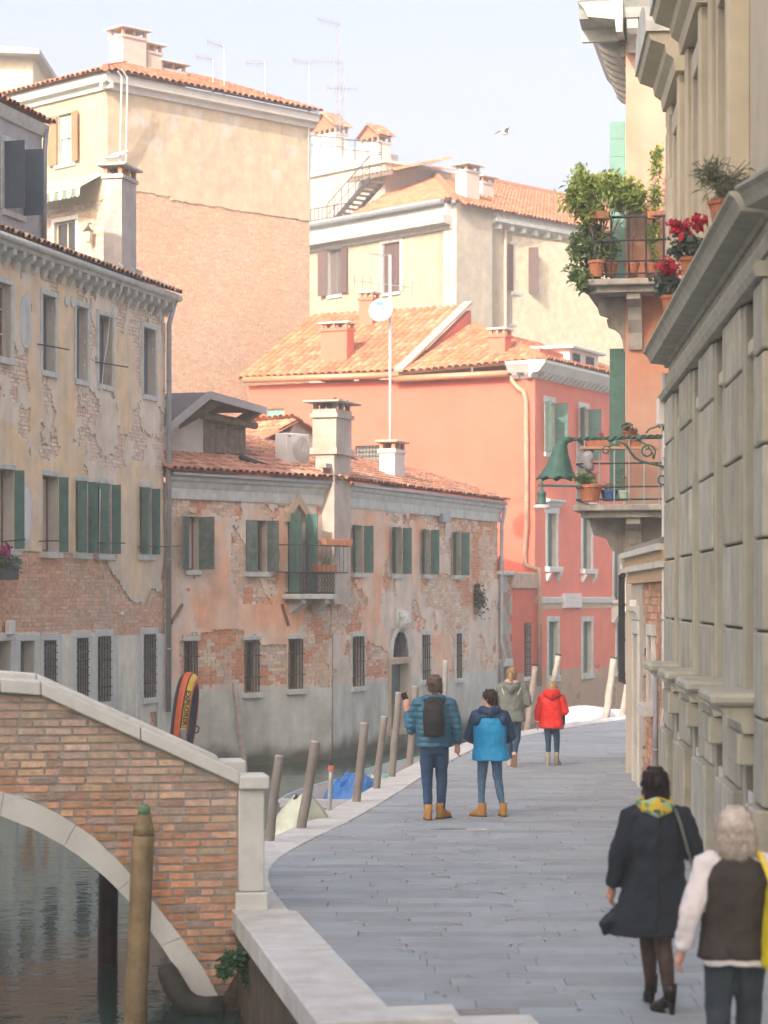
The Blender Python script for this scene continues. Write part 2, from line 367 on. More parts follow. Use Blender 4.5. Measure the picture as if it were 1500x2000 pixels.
def bricks(wall, fr, u0, u1, z0, z1, ops, show, bcol, singles, bh, bl, yf, yb, seed=1, region=None, gap=.006, vary=.25):
    rr = random.Random(seed); B = []
    j = 0; z = z0
    while z < z1-bh*.5:
        u = u0-(bl*.5 if j % 2 else 0)-rr.random()*.04
        while u < u1:
            L_ = bl*(1 if rr.random() < .72 else .52); a, b = max(u, u0)+gap, min(u+L_, u1)-gap
            for o in ops:
                if o[1]-.02 < z+bh/2 < o[3]+.02:
                    if a < o[0] < b: b = o[0]
                    if a < o[2] < b: a = o[2]
            if b-a > .03: B.append((a, b, z+gap, z+bh-gap))
            u += L_
        z += bh; j += 1
    if not B: return
    B = np.array(B); uc = (B[:,0]+B[:,1])/2; zc = (B[:,2]+B[:,3])/2
    k = show(uc, zc) | show(B[:,0]+.02, zc) | show(B[:,1]-.02, zc)
    k &= ~in_open(uc, zc, ops)
    B = B[k]; uc = uc[k]; zc = zc[k]
    if not len(B): return
    C = bcol(uc, zc); rs = np.random.RandomState(seed); C = np.clip(C*(1+rs.uniform(-vary,vary,(len(B),1)))*(1+rs.uniform(-.06,.06,(len(B),3))), .01, .95)
    pr = rs.uniform(-.005,.006,len(B))
    pick = set()
    if singles:
        vis = show(uc, zc)
        if region is not None: vis &= region(uc, zc)
        P = np.array([list(fr.at(u_, 0, z_)) for u_, z_ in zip(uc, zc)]); dist = P[:,1]; pxx = CX+P[:,0]/P[:,1]*FPX; pyy = HY-(P[:,2]-CH)/P[:,1]*FPX
        vis &= (pxx > 0) & (pxx < 1500) & (pyy > 0) & (pyy < 2000)
        sc_ = np.where(vis, (B[:,1]-B[:,0])/dist, 0); order = np.argsort(-sc_)
        pick = set(int(i) for i in order[:singles] if vis[i])
    mb = MB()
    for i in range(len(B)):
        a, b, c, d = B[i]
        if i in pick:
            o = bpy.data.objects.new('brick', UNIT); col.objects.link(o); o.parent = wall
            o.location = ((a+b)/2, (yf+pr[i]+yb)/2, (c+d)/2); o.scale = (b-a, yb-yf-pr[i], d-c); o.rotation_euler = (0, rr.uniform(-.012,.012), 0)
            o.color = (*C[i], 1)
        else:
            y = yf+pr[i]; mb.col(tuple(C[i]))
            mb.add([(a,y,c),(b,y,c),(b,y,d),(a,y,d),(a,yb,c),(b,yb,c),(b,yb,d),(a,yb,d)], [(0,1,2,3),(0,4,5,1),(3,2,6,7),(0,3,7,4),(1,5,6,2)])
    if mb.v: mb.build('brickwork', M_BRICKV, wall, None, kind='stuff')
def tile_mesh(w_, l_, r0=.5, r1=.42, n=5, th=.3):
    """one barrel tile: across x, up the slope along y"""
    vs = []; fs = []
    for (y, r_, lift) in ((0, r0*w_, .022), (l_*1.12, r1*w_, .006)):
        for k in range(n+1):
            t = math.pi*k/n; vs.append((-r_*math.cos(t), y, lift+r_*math.sin(t)*.8))
    m = n+1
    for k in range(n): fs.append((k, k+m, k+1+m, k+1))
    for k in range(n+1):
        t = math.pi*k/n; r_ = r0*w_*.82; vs.append((-r_*math.cos(t), 0, .02+r_*math.sin(t)*.78))
    for k in range(n): fs.append((2*m+k, k, k+1, 2*m+k+1))
    return vs, fs
TERR = [(0.50,0.22,0.12),(0.56,0.27,0.15),(0.44,0.19,0.11),(0.60,0.33,0.20),(0.48,0.25,0.16),(0.38,0.18,0.12)]
def tiles(par, o, ux, us, W_, L_, keep, tw=0.21, tl=0.34, singles=0, pal=TERR, seed=1, name='tile_courses', under=True, far=True):
    """barrel tiles on a roof plane: o = eave corner, ux along the eave, us up the slope"""
    o, ux, us = Vector(o), Vector(ux).normalized(), Vector(us).normalized(); nn = ux.cross(us).normalized()
    if nn.z < 0: nn = -nn
    rr = random.Random(seed); vs, fs = tile_mesh(tw, tl)
    nu, ns = int(W_/tw), int(L_/tl); cells = []
    for i in range(nu):
        for j in range(ns):
            u, s_ = (i+.5)*tw, j*tl
            if keep(u, s_+tl*.5): cells.append((u, s_, rr.uniform(-.012,.012), rr.uniform(-.02,.02), rr.choice(pal), rr.uniform(.8,1.15)))
    def world(u, s_): return o+ux*u+us*s_
    pick = set()
    if singles:
        sc_ = []
        for k, c in enumerate(cells):
            p = world(c[0], c[1]); px = CX+p.x/p.y*FPX; py = HY-(p.z-CH)/p.y*FPX
            sc_.append((0 if 0 < px < 1500 and 0 < py < 2000 else 1, c[1] > tl*.5, p.y, k))
        sc_.sort(); pick = set(x[3] for x in sc_[:singles] if x[0] == 0)
    mb = MB(); un = MB(); base = None
    if pick:
        base = bpy.data.meshes.new('roof_tile'); base.from_pydata(vs, [], fs); base.materials.append(M_TILEO)
        base.polygons.foreach_set('use_smooth', [True]*len(base.polygons))
    pw = W[par]
    for k, (u, s_, du, ds, c, br) in enumerate(cells):
        p = world(u+du, s_+ds)+nn*(0.004*(k % 3)); cc = tuple(x*br for x in c)
        m = Matrix(((ux.x, us.x, nn.x, p.x), (ux.y, us.y, nn.y, p.y), (ux.z, us.z, nn.z, p.z), (0,0,0,1))) @ Matrix.Rotation(du*4, 4, 'Z')
        if k in pick:
            t = bpy.data.objects.new('roof_tile', base); col.objects.link(t); t.parent = par; t.matrix_basis = pw.inverted() @ m; t.color = (*cc, 1)
        else:
            mb.M = m; mb.col(cc); mb.add(vs, fs)
        un.col(tuple(x*.75 for x in c)); a = world(u-tw/2, s_); b = world(u+tw/2, s_)
        un.plane(a, b, b+us*tl, a+us*tl)
    mb.M = None
    iw = Matrix.Identity(4)
    if mb.v: mb.build(name, M_TILEV, par, iw, smooth=True, kind='stuff')
    if un.v and under: un.build('roof_deck', M_TILEV, par, iw)
def poly_keep(poly):
    def f(u, s_):
        ins = False; n = len(poly); j = n-1
        for i in range(n):
            (xi, yi), (xj, yj) = poly[i], poly[j]
            if (yi > s_) != (yj > s_) and u < (xj-xi)*(s_-yi)/(yj-yi)+xi: ins = not ins
            j = i
        return ins
    return f
def roof_plane(par, A, B, C, D=None, **k):
    """tiles over polygon A B (eave, left to right) C D (top, right to left)"""
    A, B, C = Vector(A), Vector(B), Vector(C); D = Vector(D) if D is not None else C
    ux = (B-A).normalized(); n = ux.cross(C-A).normalized(); us = n.cross(ux).normalized()
    if us.z < 0: us = -us
    loc = lambda p: ((p-A).dot(ux), (p-A).dot(us))
    pts = [loc(A), loc(B), loc(C)]+([loc(D)] if D is not C else [])
    u0 = min(p[0] for p in pts); u1 = max(p[0] for p in pts); L_ = max(p[1] for p in pts)
    pk = [(p[0]-u0, p[1]) for p in pts]
    tiles(par, A+ux*u0, ux, us, u1-u0+.2, L_+.3, poly_keep(pk), **k)
def leaf_board(w_, h_, rows=None, th=.035):
    mb = MB(); rows = rows or max(3, int(h_/.28)); mb.box(0, .006, 0, w_, th, h_)
    for i in range(rows):
        a = h_*i/rows; b = h_*(i+1)/rows; mb.box(.012, 0, a+.008, w_-.012, .0055, b-.008)
    return mb
def win(par, fr, u0, z0, u1, z1, depth=.16, pane=None, frame=None, shut=(None, None), lw=None, smat=None, sill=.06, lintel=0, jamb=0, trim=None, mull=True, rows=0, grille=None, name='window', over=.05, sproud=.07, arch=False):
    """a window set back in its opening: frame > pane, shutters on their hinges, sill, lintel, jambs, grille"""
    trim = trim or M_STONE; frame = frame or M_BROWN; w_, h_ = u1-u0, z1-z0
    mb = MB(); t = min(.05, w_*.09); y = depth
    mb.box(0, y, 0, t, y+.05, h_); mb.box(w_-t, y, 0, w_, y+.05, h_); mb.box(t, y, 0, w_-t, y+.05, t); mb.box(t, y, h_-t, w_-t, y+.05, h_)
    if mull: mb.box(w_/2-t*.6, y-.004, t, w_/2+t*.6, y+.05, h_-t)
    for i in range(1, rows+1): mb.box(t, y+.002, h_*i/(rows+1)-.014, w_-t, y+.05, h_*i/(rows+1)+.014)
    o = mb.build(name, frame, par, fr.M(u0, 0, z0))
    MB().box(t*.5, y+.022, t*.5, w_-t*.5, y+.034, h_-t*.5).build('pane', pane or M_GLASS, o)
    if sill: MB().cbox(-over, -sproud, -sill-.02, w_+over, min(.1, depth), -.002, .01).build('sill', trim, o)
    if lintel: MB().cbox(-max(jamb, over), -.03, h_+.002, w_+max(jamb, over), .12, h_+lintel, .008).build('lintel', trim, o)
    if jamb:
        for s_ in (0, 1):
            a, b = (-jamb, -.002) if s_ == 0 else (w_+.002, w_+jamb)
            MB().cbox(a, -.028, 0, b, .13, h_, .006).build('jamb', trim, o)
    for s_, ang in enumerate(shut):
        if ang is None: continue
        l = lw or w_/2; sb = leaf_board(l-.006, h_-.01)
        if s_ == 0: m = W[o] @ T(0, -.035, .005) @ Matrix.Rotation(-R(ang), 4, 'Z')
        else: m = W[o] @ T(w_, -.035, .005) @ Matrix.Rotation(R(ang), 4, 'Z') @ Matrix.Scale(-1, 4, (1,0,0))
        sb.build('shutter', smat or M_GREEN, o, m)
    if grille:
        nb, nh = grille; g = MB(); yb = -.03 if depth > .05 else -.06
        for i in range(nb): x = w_*(i+.5)/nb; g.tube([(x, yb, .01), (x, yb, h_-.01)], .011, 6)
        for i in range(nh): z = h_*(i+.7)/(nh+.4); g.box(-.03, yb-.008, z-.012, w_+.03, yb+.008, z+.012)
        g.build('grille', M_IRON, o)
    return o
def px_win(par, fr, x0, y0, x1, y1, **k):
    a, b, c, d = fr.rect(x0, y0, x1, y1); return win(par, fr, a, b, c, d, **k)
def op(fr, x0, y0, x1, y1): return fr.rect(x0, y0, x1, y1)
def pipe(par, pts, r=.05, m=None, name='drainpipe', brackets=True):
    mb = MB(); mb.tube(pts, r, 10)
    if brackets:
        for i in range(len(pts)-1):
            a, b = Vector(pts[i]), Vector(pts[i+1]); L_ = (b-a).length; k = 1.2
            while k < L_: c = a+(b-a).normalized()*k; d = (b-a).normalized()*.02; mb.tube([c-d, c+d], r*1.22, 10); k += 1.9
    return mb.build(name, m or M_ZINC, par, ident(), smooth=True)
def scatter_leaves(mb, pts, size, rr, aspect=.45, droop=.2):
    for p in pts:
        d = Vector((rr.gauss(0,1), rr.gauss(0,1), rr.gauss(.2,.8))).normalized(); s_ = size*rr.uniform(.6,1.35)
        a = d.orthogonal().normalized(); a = Matrix.Rotation(rr.uniform(0, 6.28), 3, d) @ a
        q = Vector(p); tip = q+d*s_-Vector((0,0,droop*s_)); mid = q+d*s_*.5; k = rr.random(); mb.col((k, k, k))
        mb.add([q, mid+a*s_*aspect*.5, tip, mid-a*s_*aspect*.5], [(0,1,2,3)])
def clump_points(c, r, n, rr, clumps=9, spread=.38):
    """points in uneven clumps over an ellipsoid"""
    cs = []
    for i in range(clumps):
        d = Vector((rr.gauss(0,1), rr.gauss(0,1), rr.gauss(0,1))).normalized()*rr.uniform(.25, .85)
        cs.append(Vector((d.x*r[0], d.y*r[1], d.z*r[2])))
    out = []
    for i in range(n):
        k = rr.choice(cs); s_ = spread*(.6+.4*rr.random()); out.append(Vector(c)+k+Vector((rr.gauss(0,s_)*r[0]*.7, rr.gauss(0,s_)*r[1]*.7, rr.gauss(0,s_)*r[2]*.7)))
    return out
def chimney(par, world, w_, d_, h_, m, capm=None, name='chimney', style='flat', over=.12, vent=.16):
    """shaft, collar, open vents on small piers and a slab or tiled hat"""
    mb = MB(); mb.box(0, 0, 0, w_, d_, h_); mb.box(-.04, -.04, h_-.10, w_+.04, d_+.04, h_-.02)
    o = mb.build(name, m, par, world)
    c = MB(); n = max(2, int(w_/.35))
    for i in range(n+1):
        x = i*(w_-.09)/n
        for y in (0, d_-.09): c.box(x, y, h_, x+.09, y+.09, h_+vent)
    c.build('vent_piers', mat('vent_brick', (0.46,0.26,0.17), rough=.9), o, kind='stuff')
    k = MB()
    if style == 'flat': k.cbox(-over, -over, h_+vent, w_+over, d_+over, h_+vent+.06, .015); k.build('cap_slab', capm or M_STONE, o)
    else:
        hh = max(w_, d_)*.45; z = h_+vent
        k.prism([(-over, z), (w_+over, z), (w_/2, z+hh)], .02, d_-.02); k.build('hat_core', capm or M_TERRA, o)
        for sgn in (0, 1):
            A = Vector((-over-.03, -over, z)) if sgn == 0 else Vector((w_+over+.03, d_+over, z)); B = Vector((-over-.03, d_+over, z)) if sgn == 0 else Vector((w_+over+.03, -over, z))
            C = Vector((w_/2, B.y, z+hh+.03)); D = Vector((w_/2, A.y, z+hh+.03)); wm = world
            # eave runs so that the outward side is down the slope
            roof_plane(o, wm @ A, wm @ B, wm @ C, wm @ D, tw=.16, tl=.25, seed=5, under=False)
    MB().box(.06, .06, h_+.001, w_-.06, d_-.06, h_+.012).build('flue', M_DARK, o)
    return o
# ------------------------------------------------------------------ the setting: pavement, quay, water
WZ = -0.9
M_PAVE = mat('trachyte_paving', (0.285,0.30,0.315), rough=0.72, var=0.10, sc=2.5, bump=0.25, bsc=30, attr='obj', spec=0.35, dirt=(0.21,0.225,0.235), dsc=.8, damt=0.5)
M_PAVEV = mat('trachyte_far', (0.285,0.30,0.315), rough=0.72, var=0.10, sc=2.5, bump=0.25, bsc=30, attr='vert', spec=0.35, dirt=(0.20,0.21,0.22), dsc=1.1, damt=0.35)
M_JOINT = mat('paving_joint', (0.25,0.25,0.25), rough=0.95, var=0.2, sc=6, bump=0.3)
edge_px = [(530,1640),(620,1600),(700,1557),(800,1500),(900,1455),(1000,1433),(1100,1416),(1230,1397)]
edge = [Vector((-1.30,21.2,0)), Vector((-1.60,23.4,0)), Vector((-1.62,25.4,0))]+[gp(*p) for p in edge_px]+[Vector((9.5,66,0)), Vector((16,82,0))]
near_edge = [Vector((-1.30,21.2,0)), gp(622,1996), Vector((-.40,15.75,0))]
notch = [Vector((-.40,15.75,0)), Vector((.50,15.95,0)), Vector((.95,12.0,0))]
outer = [Vector((1.6,4,0)), Vector((.95,12.0,0)), Vector((.50,15.95,0)), Vector((-.40,15.75,0))]+[edge[0]]+edge[1:]
def smooth_line(pts, n=6):
    out = []
    for i in range(len(pts)-1):
        p0 = pts[max(i-1,0)]; p1 = pts[i]; p2 = pts[i+1]; p3 = pts[min(i+2,len(pts)-1)]
        for k in range(n):
            t = k/n; out.append(.5*((2*p1)+(p2-p0)*t+(2*p0-5*p1+4*p2-p3)*t*t+(3*p1-p0-3*p2+p3)*t**3))
    out.append(pts[-1]); return out
edge_s = smooth_line(edge, 6)
quay_line = [outer[0], outer[1], outer[2], outer[3]]+edge_s
# ground sheet under the paving, out to where houses hide it
poly = [(p.x, p.y) for p in quay_line]+[(60,82),(60,4)]
pv = MB(); pv.slab(poly, -.30, -.012)
pavement = pv.build('pavement', M_JOINT, None, None, kind='structure', label='grey stone paved quayside walkway beside the canal')
def edge_x(Y):                                     # X of the quay's outer edge at depth Y
    xs = [p for p in quay_line[3:]]
    for a, b in zip(xs[:-1], xs[1:]):
        lo, hi = (a, b) if a.y <= b.y else (b, a)
        if lo.y <= Y <= hi.y and hi.y > lo.y: return lo.x+(hi.x-lo.x)*(Y-lo.y)/(hi.y-lo.y)
    return .72 if Y < 15.8 else 16
def wall_x(Y): return (2.0+.0543*Y if Y > 18 else 2.98+(18-Y)*.15) if Y < 29.7 else (3.61+.0375*(Y-29.7) if Y < 38 else 3.9+.1763*(Y-38))
BAND = .46
slabm = []
def slab_mesh(w_, d_):
    m = MB().cbox(-w_/2, -d_/2, -.05, w_/2, d_/2, 0, .006); return m
rr = random.Random(11); singles = 0; far = MB(); Y = 12.3; row = 0
stone = {}
for wq in (.55,.7,.85,1.0,1.2):
    me = MB().cbox(-.5,-.5,-.05,.5,.5,0,.006).mesh('paving_stone'); me.materials.append(M_PAVE); stone[wq] = me
ends = []
while Y < 62:
    d_ = .31 if Y < 40 else .55
    xl = max(edge_x(Y), edge_x(Y+d_))+BAND-.02 if Y > 16.3 else (.50+(15.95-Y)*.114+.44)
    xr = min(wall_x(Y), wall_x(Y+d_))+.15
    x = xl+(0 if row % 2 else -.3); 
    while x < xr:
        wq = rr.choice((.7,.85,1.0,1.2)); a, b = max(x, xl), min(x+wq, xr); x += wq
        if b-a < .08: continue
        g = rr.uniform(.84,1.11); t_ = rr.uniform(-.01,.012); c = (.302*g-t_*.5, .358*g, .39*g+t_*.5)
        zt = rr.uniform(-.004,.003)
        if singles < 300 and Y > 14.8 and Y < 35 and b-a > .3:
            o = bpy.data.objects.new('paving_stone', stone[wq]); col.objects.link(o); o.parent = pavement
            o.location = ((a+b)/2, Y+d_/2, zt); o.scale = (b-a-.005, d_-.005, 1); o.color = (*c, 1); singles += 1
        else:
            far.col(c); far.box(a+.0035, Y+.0035, -.05, b-.0035, Y+d_-.0035, zt)
        if 18.5 < Y < 46: ends.append((b, Y+d_/2))
    Y += d_; row += 1
far.build('paving_stones_beyond', M_PAVEV, pavement, None, kind='stuff')
# pale tooling strokes cut across the stone ends, in pairs
M_TOOL = mat('tooled_stroke', (0.50,0.51,0.52), rough=.8, var=.2, sc=9, bump=0)
tk = MB()
for (x, y) in ends:
    if rr.random() < .45: continue
    L_ = rr.uniform(.11,.17)*(-1 if rr.random() < .7 else 1); z = .0075
    for q in (-.035, .035):
        h_ = rr.uniform(.11,.17); x0 = x+q+rr.uniform(-.01,.01)-.02; y0 = y-h_/2+rr.uniform(-.06,.06)
        tk.plane((x0, y0, z), (x0+.022, y0, z), (x0+.022+L_*.5, y0+h_, z), (x0+L_*.5, y0+h_, z))
gs = MB()
for i in range(170):
    Yg = rr.uniform(15.5,34); xg = rr.uniform(edge_x(max(Yg,16.5))+.6, wall_x(Yg)-.1); rg_ = rr.uniform(.008,.022); gs.add([(xg+rg_*math.cos(k*.785)*rr.uniform(.8,1.2), Yg+rg_*math.sin(k*.785), .0078) for k in range(8)], [tuple(range(8))])
gs.build('gum_spots', mat('gum_spot', (.15,.155,.16), rough=.9, bump=0), pavement, None, kind='stuff')
MB().box(1.02,28.75,-.02,1.25,28.86,.006).build('drain_stone', mat('drain_pale', (.50,.49,.45)), pavement)
MB().box(.62,28.76,-.02,1.0,28.85,.0055).build('drain_slot', mat('drain_dark', (.10,.10,.10)), pavement)
tk.build('tooled_strokes', M_TOOL, pavement, None, kind='stuff')
# white kerb stones along the quay edge, each its own slab
M_KERB = mat('quay_kerb_stone', (0.55,0.585,0.57), rough=.7, var=.14, sc=3, bump=.3, bsc=25, dirt=(0.34,0.32,0.29), dsc=1.3, damt=.45)
quay = thing('quay_wall', 'dark brick quay wall topped with broad white kerb slabs along the canal', 'wall', (0,0,0))
def offs(line, d):
    out = []
    for i, p in enumerate(line):
        t = (line[min(i+1,len(line)-1)]-line[max(i-1,0)]).normalized(); out.append(Vector((p.x+t.y*d, p.y-t.x*d, p.z)))
    return out
def kerb_run(line, step, w_=BAND):
    # resample by length, then a slab between successive samples
    L_ = [0]
    for a, b in zip(line[:-1], line[1:]): L_.append(L_[-1]+(b-a).length)
    def P(s_):
        s_ = min(max(s_, 0), L_[-1]-1e-4)
        for i in range(len(line)-1):
            if L_[i+1] >= s_: t = (s_-L_[i])/max(1e-6, L_[i+1]-L_[i]); return line[i].lerp(line[i+1], t), (line[i+1]-line[i]).normalized()
    s_ = 0
    while s_ < L_[-1]-.05:
        e = min(s_+step*rr.uniform(.8,1.2), L_[-1]); n = 3; a = []; b = []
        for k in range(n+1):
            p, t = P(s_+.006+(e-s_-.012)*k/n); a.append((p.x-t.y*.05, p.y+t.x*.05)); b.append((p.x+t.y*w_, p.y-t.x*w_))
        m = MB().slab(b+a[::-1], -.19, .012+rr.uniform(-.004,.004))
        o = m.build('kerb_slab', M_KERB, quay); mod_bevel(o, .014, 2); s_ = e
kerb_run(edge_s[:-3], 1.5)
kerb_run([outer[3], edge[0]], 1.7, .52)
kerb_run([outer[1], outer[2]], 1.6, .5)
nt = MB(); a = outer[2]; b = outer[3]; nt.slab([(b.x-.04, b.y-.05), (a.x+.02, a.y-.05), (a.x-.02, a.y+.45), (b.x+.12, b.y+.48)], -.19, .015)
mod_bevel(nt.build('kerb_slab', M_KERB, quay), .014, 2)
# quay masonry below the kerb
M_QUAY = mat('wet_quay_brick', (0.10,0.082,0.062), rough=.8, var=.4, sc=4, bump=.6, bsc=18, streak=.5, dirt=(0.045,0.055,0.035), dsc=1.4, damt=.7, bdist=.04)
qm = MB()
ql = quay_line
for a, b in zip(ql[:-1], ql[1:]):
    n = max(1, int((b-a).length/.5))
    for k in range(n):
        p = a.lerp(b, k/n); q = a.lerp(b, (k+1)/n); qm.plane((p.x, p.y, -2.2), (q.x, q.y, -2.2), (q.x, q.y, -.19), (p.x, p.y, -.19))
qm.build('masonry_face', M_QUAY, quay)
# canal water: one sheet, gently rippled
m, ntw, b_ = nodes('canal_water')
b_.inputs['Base Color'].default_value = (0.022,0.052,0.044,1); b_.inputs['Roughness'].default_value = .035; b_.inputs['IOR'].default_value = 1.34; b_.inputs['Specular IOR Level'].default_value = .6
g_ = ntw.nodes.new('ShaderNodeNewGeometry'); mp = ntw.nodes.new('ShaderNodeMapping'); mp.inputs['Scale'].default_value = (1.0,1.0,1)
ntw.links.new(g_.outputs['Position'], mp.inputs[0])
def wv(scale, det, dist, stren, prev=None):
    n_ = ntw.nodes.new('ShaderNodeTexNoise'); n_.inputs['Scale'].default_value = scale; n_.inputs['Detail'].default_value = det; ntw.links.new(mp.outputs[0], n_.inputs['Vector'])
    bp = ntw.nodes.new('ShaderNodeBump'); bp.inputs['Strength'].default_value = stren; bp.inputs['Distance'].default_value = dist; ntw.links.new(n_.outputs[0], bp.inputs['Height'])
    if prev: ntw.links.new(prev.outputs[0], bp.inputs['Normal'])
    return bp
b1 = wv(1.1, 2, .02, .4); b2 = wv(5.0, 3, .008, .55, b1); ntw.links.new(b2.outputs[0], b_.inputs['Normal'])
wt = MB(); wt.plane((-60,-20,WZ), (60,-20,WZ), (60,140,WZ), (-60,140,WZ))
wt.build('canal_water', m, None, None, kind='structure', label='dull green rippled canal water')
gr = MB(); gr.plane((-150,-80,-2.6), (150,-80,-2.6), (150,190,-2.6), (-150,190,-2.6))
gr.build('ground', mat('canal_mud', (0.10,0.09,0.075), rough=.95), None, None, kind='structure', label='muddy ground under the water out to the horizon')
# ------------------------------------------------------------------ left: peeling ochre house and the low brick house beyond it
def fpx(fr, u, z, v=0.0):
    X = fr.o[0]+u*fr.c-v*fr.s; Y = fr.o[1]+u*fr.s+v*fr.c
    return CX+X/Y*FPX, HY-(z-CH)/Y*FPX
def inpoly(x, y, poly):
    r = np.zeros(np.shape(x), bool); n = len(poly); j = n-1
    for i in range(n):
        (xi, yi), (xj, yj) = poly[i], poly[j]
        if yi != yj: r ^= ((yi > y) != (yj > y)) & (x < (xj-xi)*(y-yi)/(yj-yi)+xi)
        j = i
    return r
def wob(u, z, seed, amp, sc=1.6): return (fbm(u*sc, z*sc, seed, 5)-.5)*2*amp, (fbm(u*sc, z*sc, seed+40, 5)-.5)*2*amp
def lerp3(a, b, t): t = np.clip(np.asarray(t), 0, 1)[..., None]; return np.asarray(a)*(1-t)+np.asarray(b)*t
FA = Fr(-4.65, 50.1, 75)
ochre = thing('ochre_house', 'three-storey ochre canal house with peeling render and grey-blue top shutters', 'house', (-4.65,50.1,WZ))
OCH = [[(0,520),(26,500),(48,556),(52,585),(38,632),(30,600),(10,560)], [(60,480),(82,545),(80,880),(100,985),(62,1010),(58,700)], [(112,500),(150,560),(150,740),(140,880),(128,900),(112,860),(106,720)],
       [(222,640),(262,650),(270,770),(252,848),(236,850),(226,760)], [(-20,815),(30,830),(60,900),(168,890),(152,960),(150,1078),(-20,1076)], [(110,880),(165,860),(160,960),(110,960)],
       [(228,915),(276,900),(318,930),(318,1092),(290,1150),(262,1160),(232,1110)], [(290,700),(318,690),(318,775),(300,760)]]
GREYP = [(206,1090),(318,1090),(318,1160),(296,1150),(280,1172),(252,1168),(240,1150),(222,1120)]
def och_class(u, z):
    x, y = fpx(FA, u, z); dx, dy = wob(u, z, 5, 14); x2, y2 = x+dx*.7, y+dy
    oc = np.zeros(np.shape(u), bool)
    for p in OCH: oc |= inpoly(x2, y2, p)
    gy = inpoly(x+dx*.5, y+dy*.7, GREYP)
    top = y2 < 500+x*.36                                      # smooth grey band under the cornice
    base = y > 1238+dy*.15
    brick = (y2 > 1084+np.where(x > 200, 60, 0)*0) & ~base
    return x, y, oc, gy, top, base, brick
def och_mask(u, z):
    x, y, oc, gy, top, base, brick = och_class(u, z)
    n = fbm(u*2.1, z*2.1, 21)
    thin = (n > .50) & ~brick
    base = base & ~((z < .45) & (fbm(u*1.5, z*2.2, 77) > .57))
    return base | gy | (oc & ~(brick & (y > 1100))) | top | (thin & (y < 1000)) | (oc & (y < 1110))
def och_col(u, z):
    x, y, oc, gy, top, base, brick = och_class(u, z); n = fbm(u*1.7, z*1.7, 3); n2 = fbm(u*.8, z*3, 12)
    c = lerp3((.56,.49,.385), (.50,.445,.365), n*1.2)
    c = np.where(oc[..., None], lerp3((.57,.43,.255), (.52,.435,.325), (n-.2)*1.8), c)
    c = np.where((gy & ~oc)[..., None], lerp3((.42,.40,.34), (.47,.42,.32), n*1.3), c)
    c = np.where(top[..., None], lerp3((.47,.44,.39), (.31,.30,.28), (n2-.35)*2.2), c)
    return np.clip(1.42*np.where(base[..., None], lerp3((.59,.59,.50), (.52,.51,.43), n*1.2), c), 0, .84)
def och_bcol(u, z):
    x, y = fpx(FA, u, z); n = fbm(u*1.1, z*1.1, 31)
    pale = lerp3((.56,.49,.41), (.53,.42,.33), n*1.3); red = lerp3((.52,.29,.18), (.48,.36,.27), (n-.25)*2)
    return 1.38*np.where((y > 1075)[..., None], red, pale)
otop = [(82,578,107,725),(148,600,170,742),(192,618,218,752),(279,642,303,772)]
omid = [(-14,916,26,1072),(83,930,113,1078),(148,940,170,1080),(190,945,216,1082),(273,953,295,1083)]
ogr = [(-6,1252,20,1350),(38,1252,66,1352),(84,1251,108,1356),(148,1246,171,1362),(189,1243,215,1371),(279,1239,303,1363)]
big = (-60,545,20,692)
ops = [op(FA, *p) for p in otop+omid+ogr+[big]]
facade(ochre, FA, -13, 0, -1.6, 9.0, ops, och_col, och_mask, cell=.055, reveal=.24, bcol=och_bcol, singles=300, vary=.13, seed=4, bregion=lambda u, z: (z > 2) & (z < 3.9))
M_BOARD = mat('grey_blue_board', (0.175,0.205,0.225), rough=.7, var=.2, sc=6, streak=.3, bump=.2)
for p in otop: px_win(ochre, FA, *p, depth=.17, pane=M_BOARD, frame=M_BLUEG, lintel=.10, jamb=.09, sill=.09, mull=False, sproud=.05)
px_win(ochre, FA, *big, depth=.12, frame=mat('pale_frame', (.55,.47,.40), rough=.6), pane=glass('bright_glass', (.10,.10,.10), .03), rows=2, lintel=.10, jamb=.12, sill=.1)
M_CURT = mat('net_curtain', (0.50,0.50,0.47), rough=.9, var=.1, bump=.2)
sh = [(None,92),(None,92),(84,92),(80,96),(112,86)]
for p, s_ in zip(omid, sh): px_win(ochre, FA, *p, depth=.2, frame=M_BROWN, pane=M_CURT if p[0] in (83,-14) else M_GLASS, shut=s_, lw=.19, lintel=.10, sill=.10, sproud=.09, over=.07)
for i, p in enumerate(ogr): px_win(ochre, FA, *p, depth=.2, frame=M_BLUEG, pane=M_BOARD if i < 2 else M_GLASS, mull=i < 2, grille=None if i < 2 else (5,7), lintel=.14, jamb=.13, sill=.10, trim=M_STONEW)
for x in (30,72,115,140,180,226,268,310): MB().cbox(-.09,-.035,-1.2,.09,.02,FA.z(x,1240),.008).build('stone_strip', M_STONEW, ochre, FA.M(FA.u(x),0,0))
# blind oval niches
for (x, y, ry, nm) in ((49,628,50,'niche'),(50,1003,58,'niche')):
    u, z = FA.uz(x, y); h_ = ry/4600*45; n = MB(); pr = []
    for k in range(24): t = 2*math.pi*k/24; pr.append((.24*math.cos(t), h_*math.copysign(abs(math.sin(t))**.7, math.sin(t))))
    n.prism(pr, -.02, .0); o = n.build(nm, M_STONEW, ochre, FA.M(u, 0, z))
    n = MB(); n.prism([(a*.72, b*.86) for a, b in pr], -.024, -.0); n.build('niche_back', M_WHITE if ry > 52 else M_STONE, o)
for (x, y) in ((129,588),(140,589)):
    n = MB(); n.lathe([(.07,0),(.10,.0),(.10,.04),(.07,.04)], 16); u, z = FA.uz(x, y); n.build('ring_anchor', M_STONEW, ochre, FA.M(u, -.0, z) @ Matrix.Rotation(R(90), 4, 'X'))
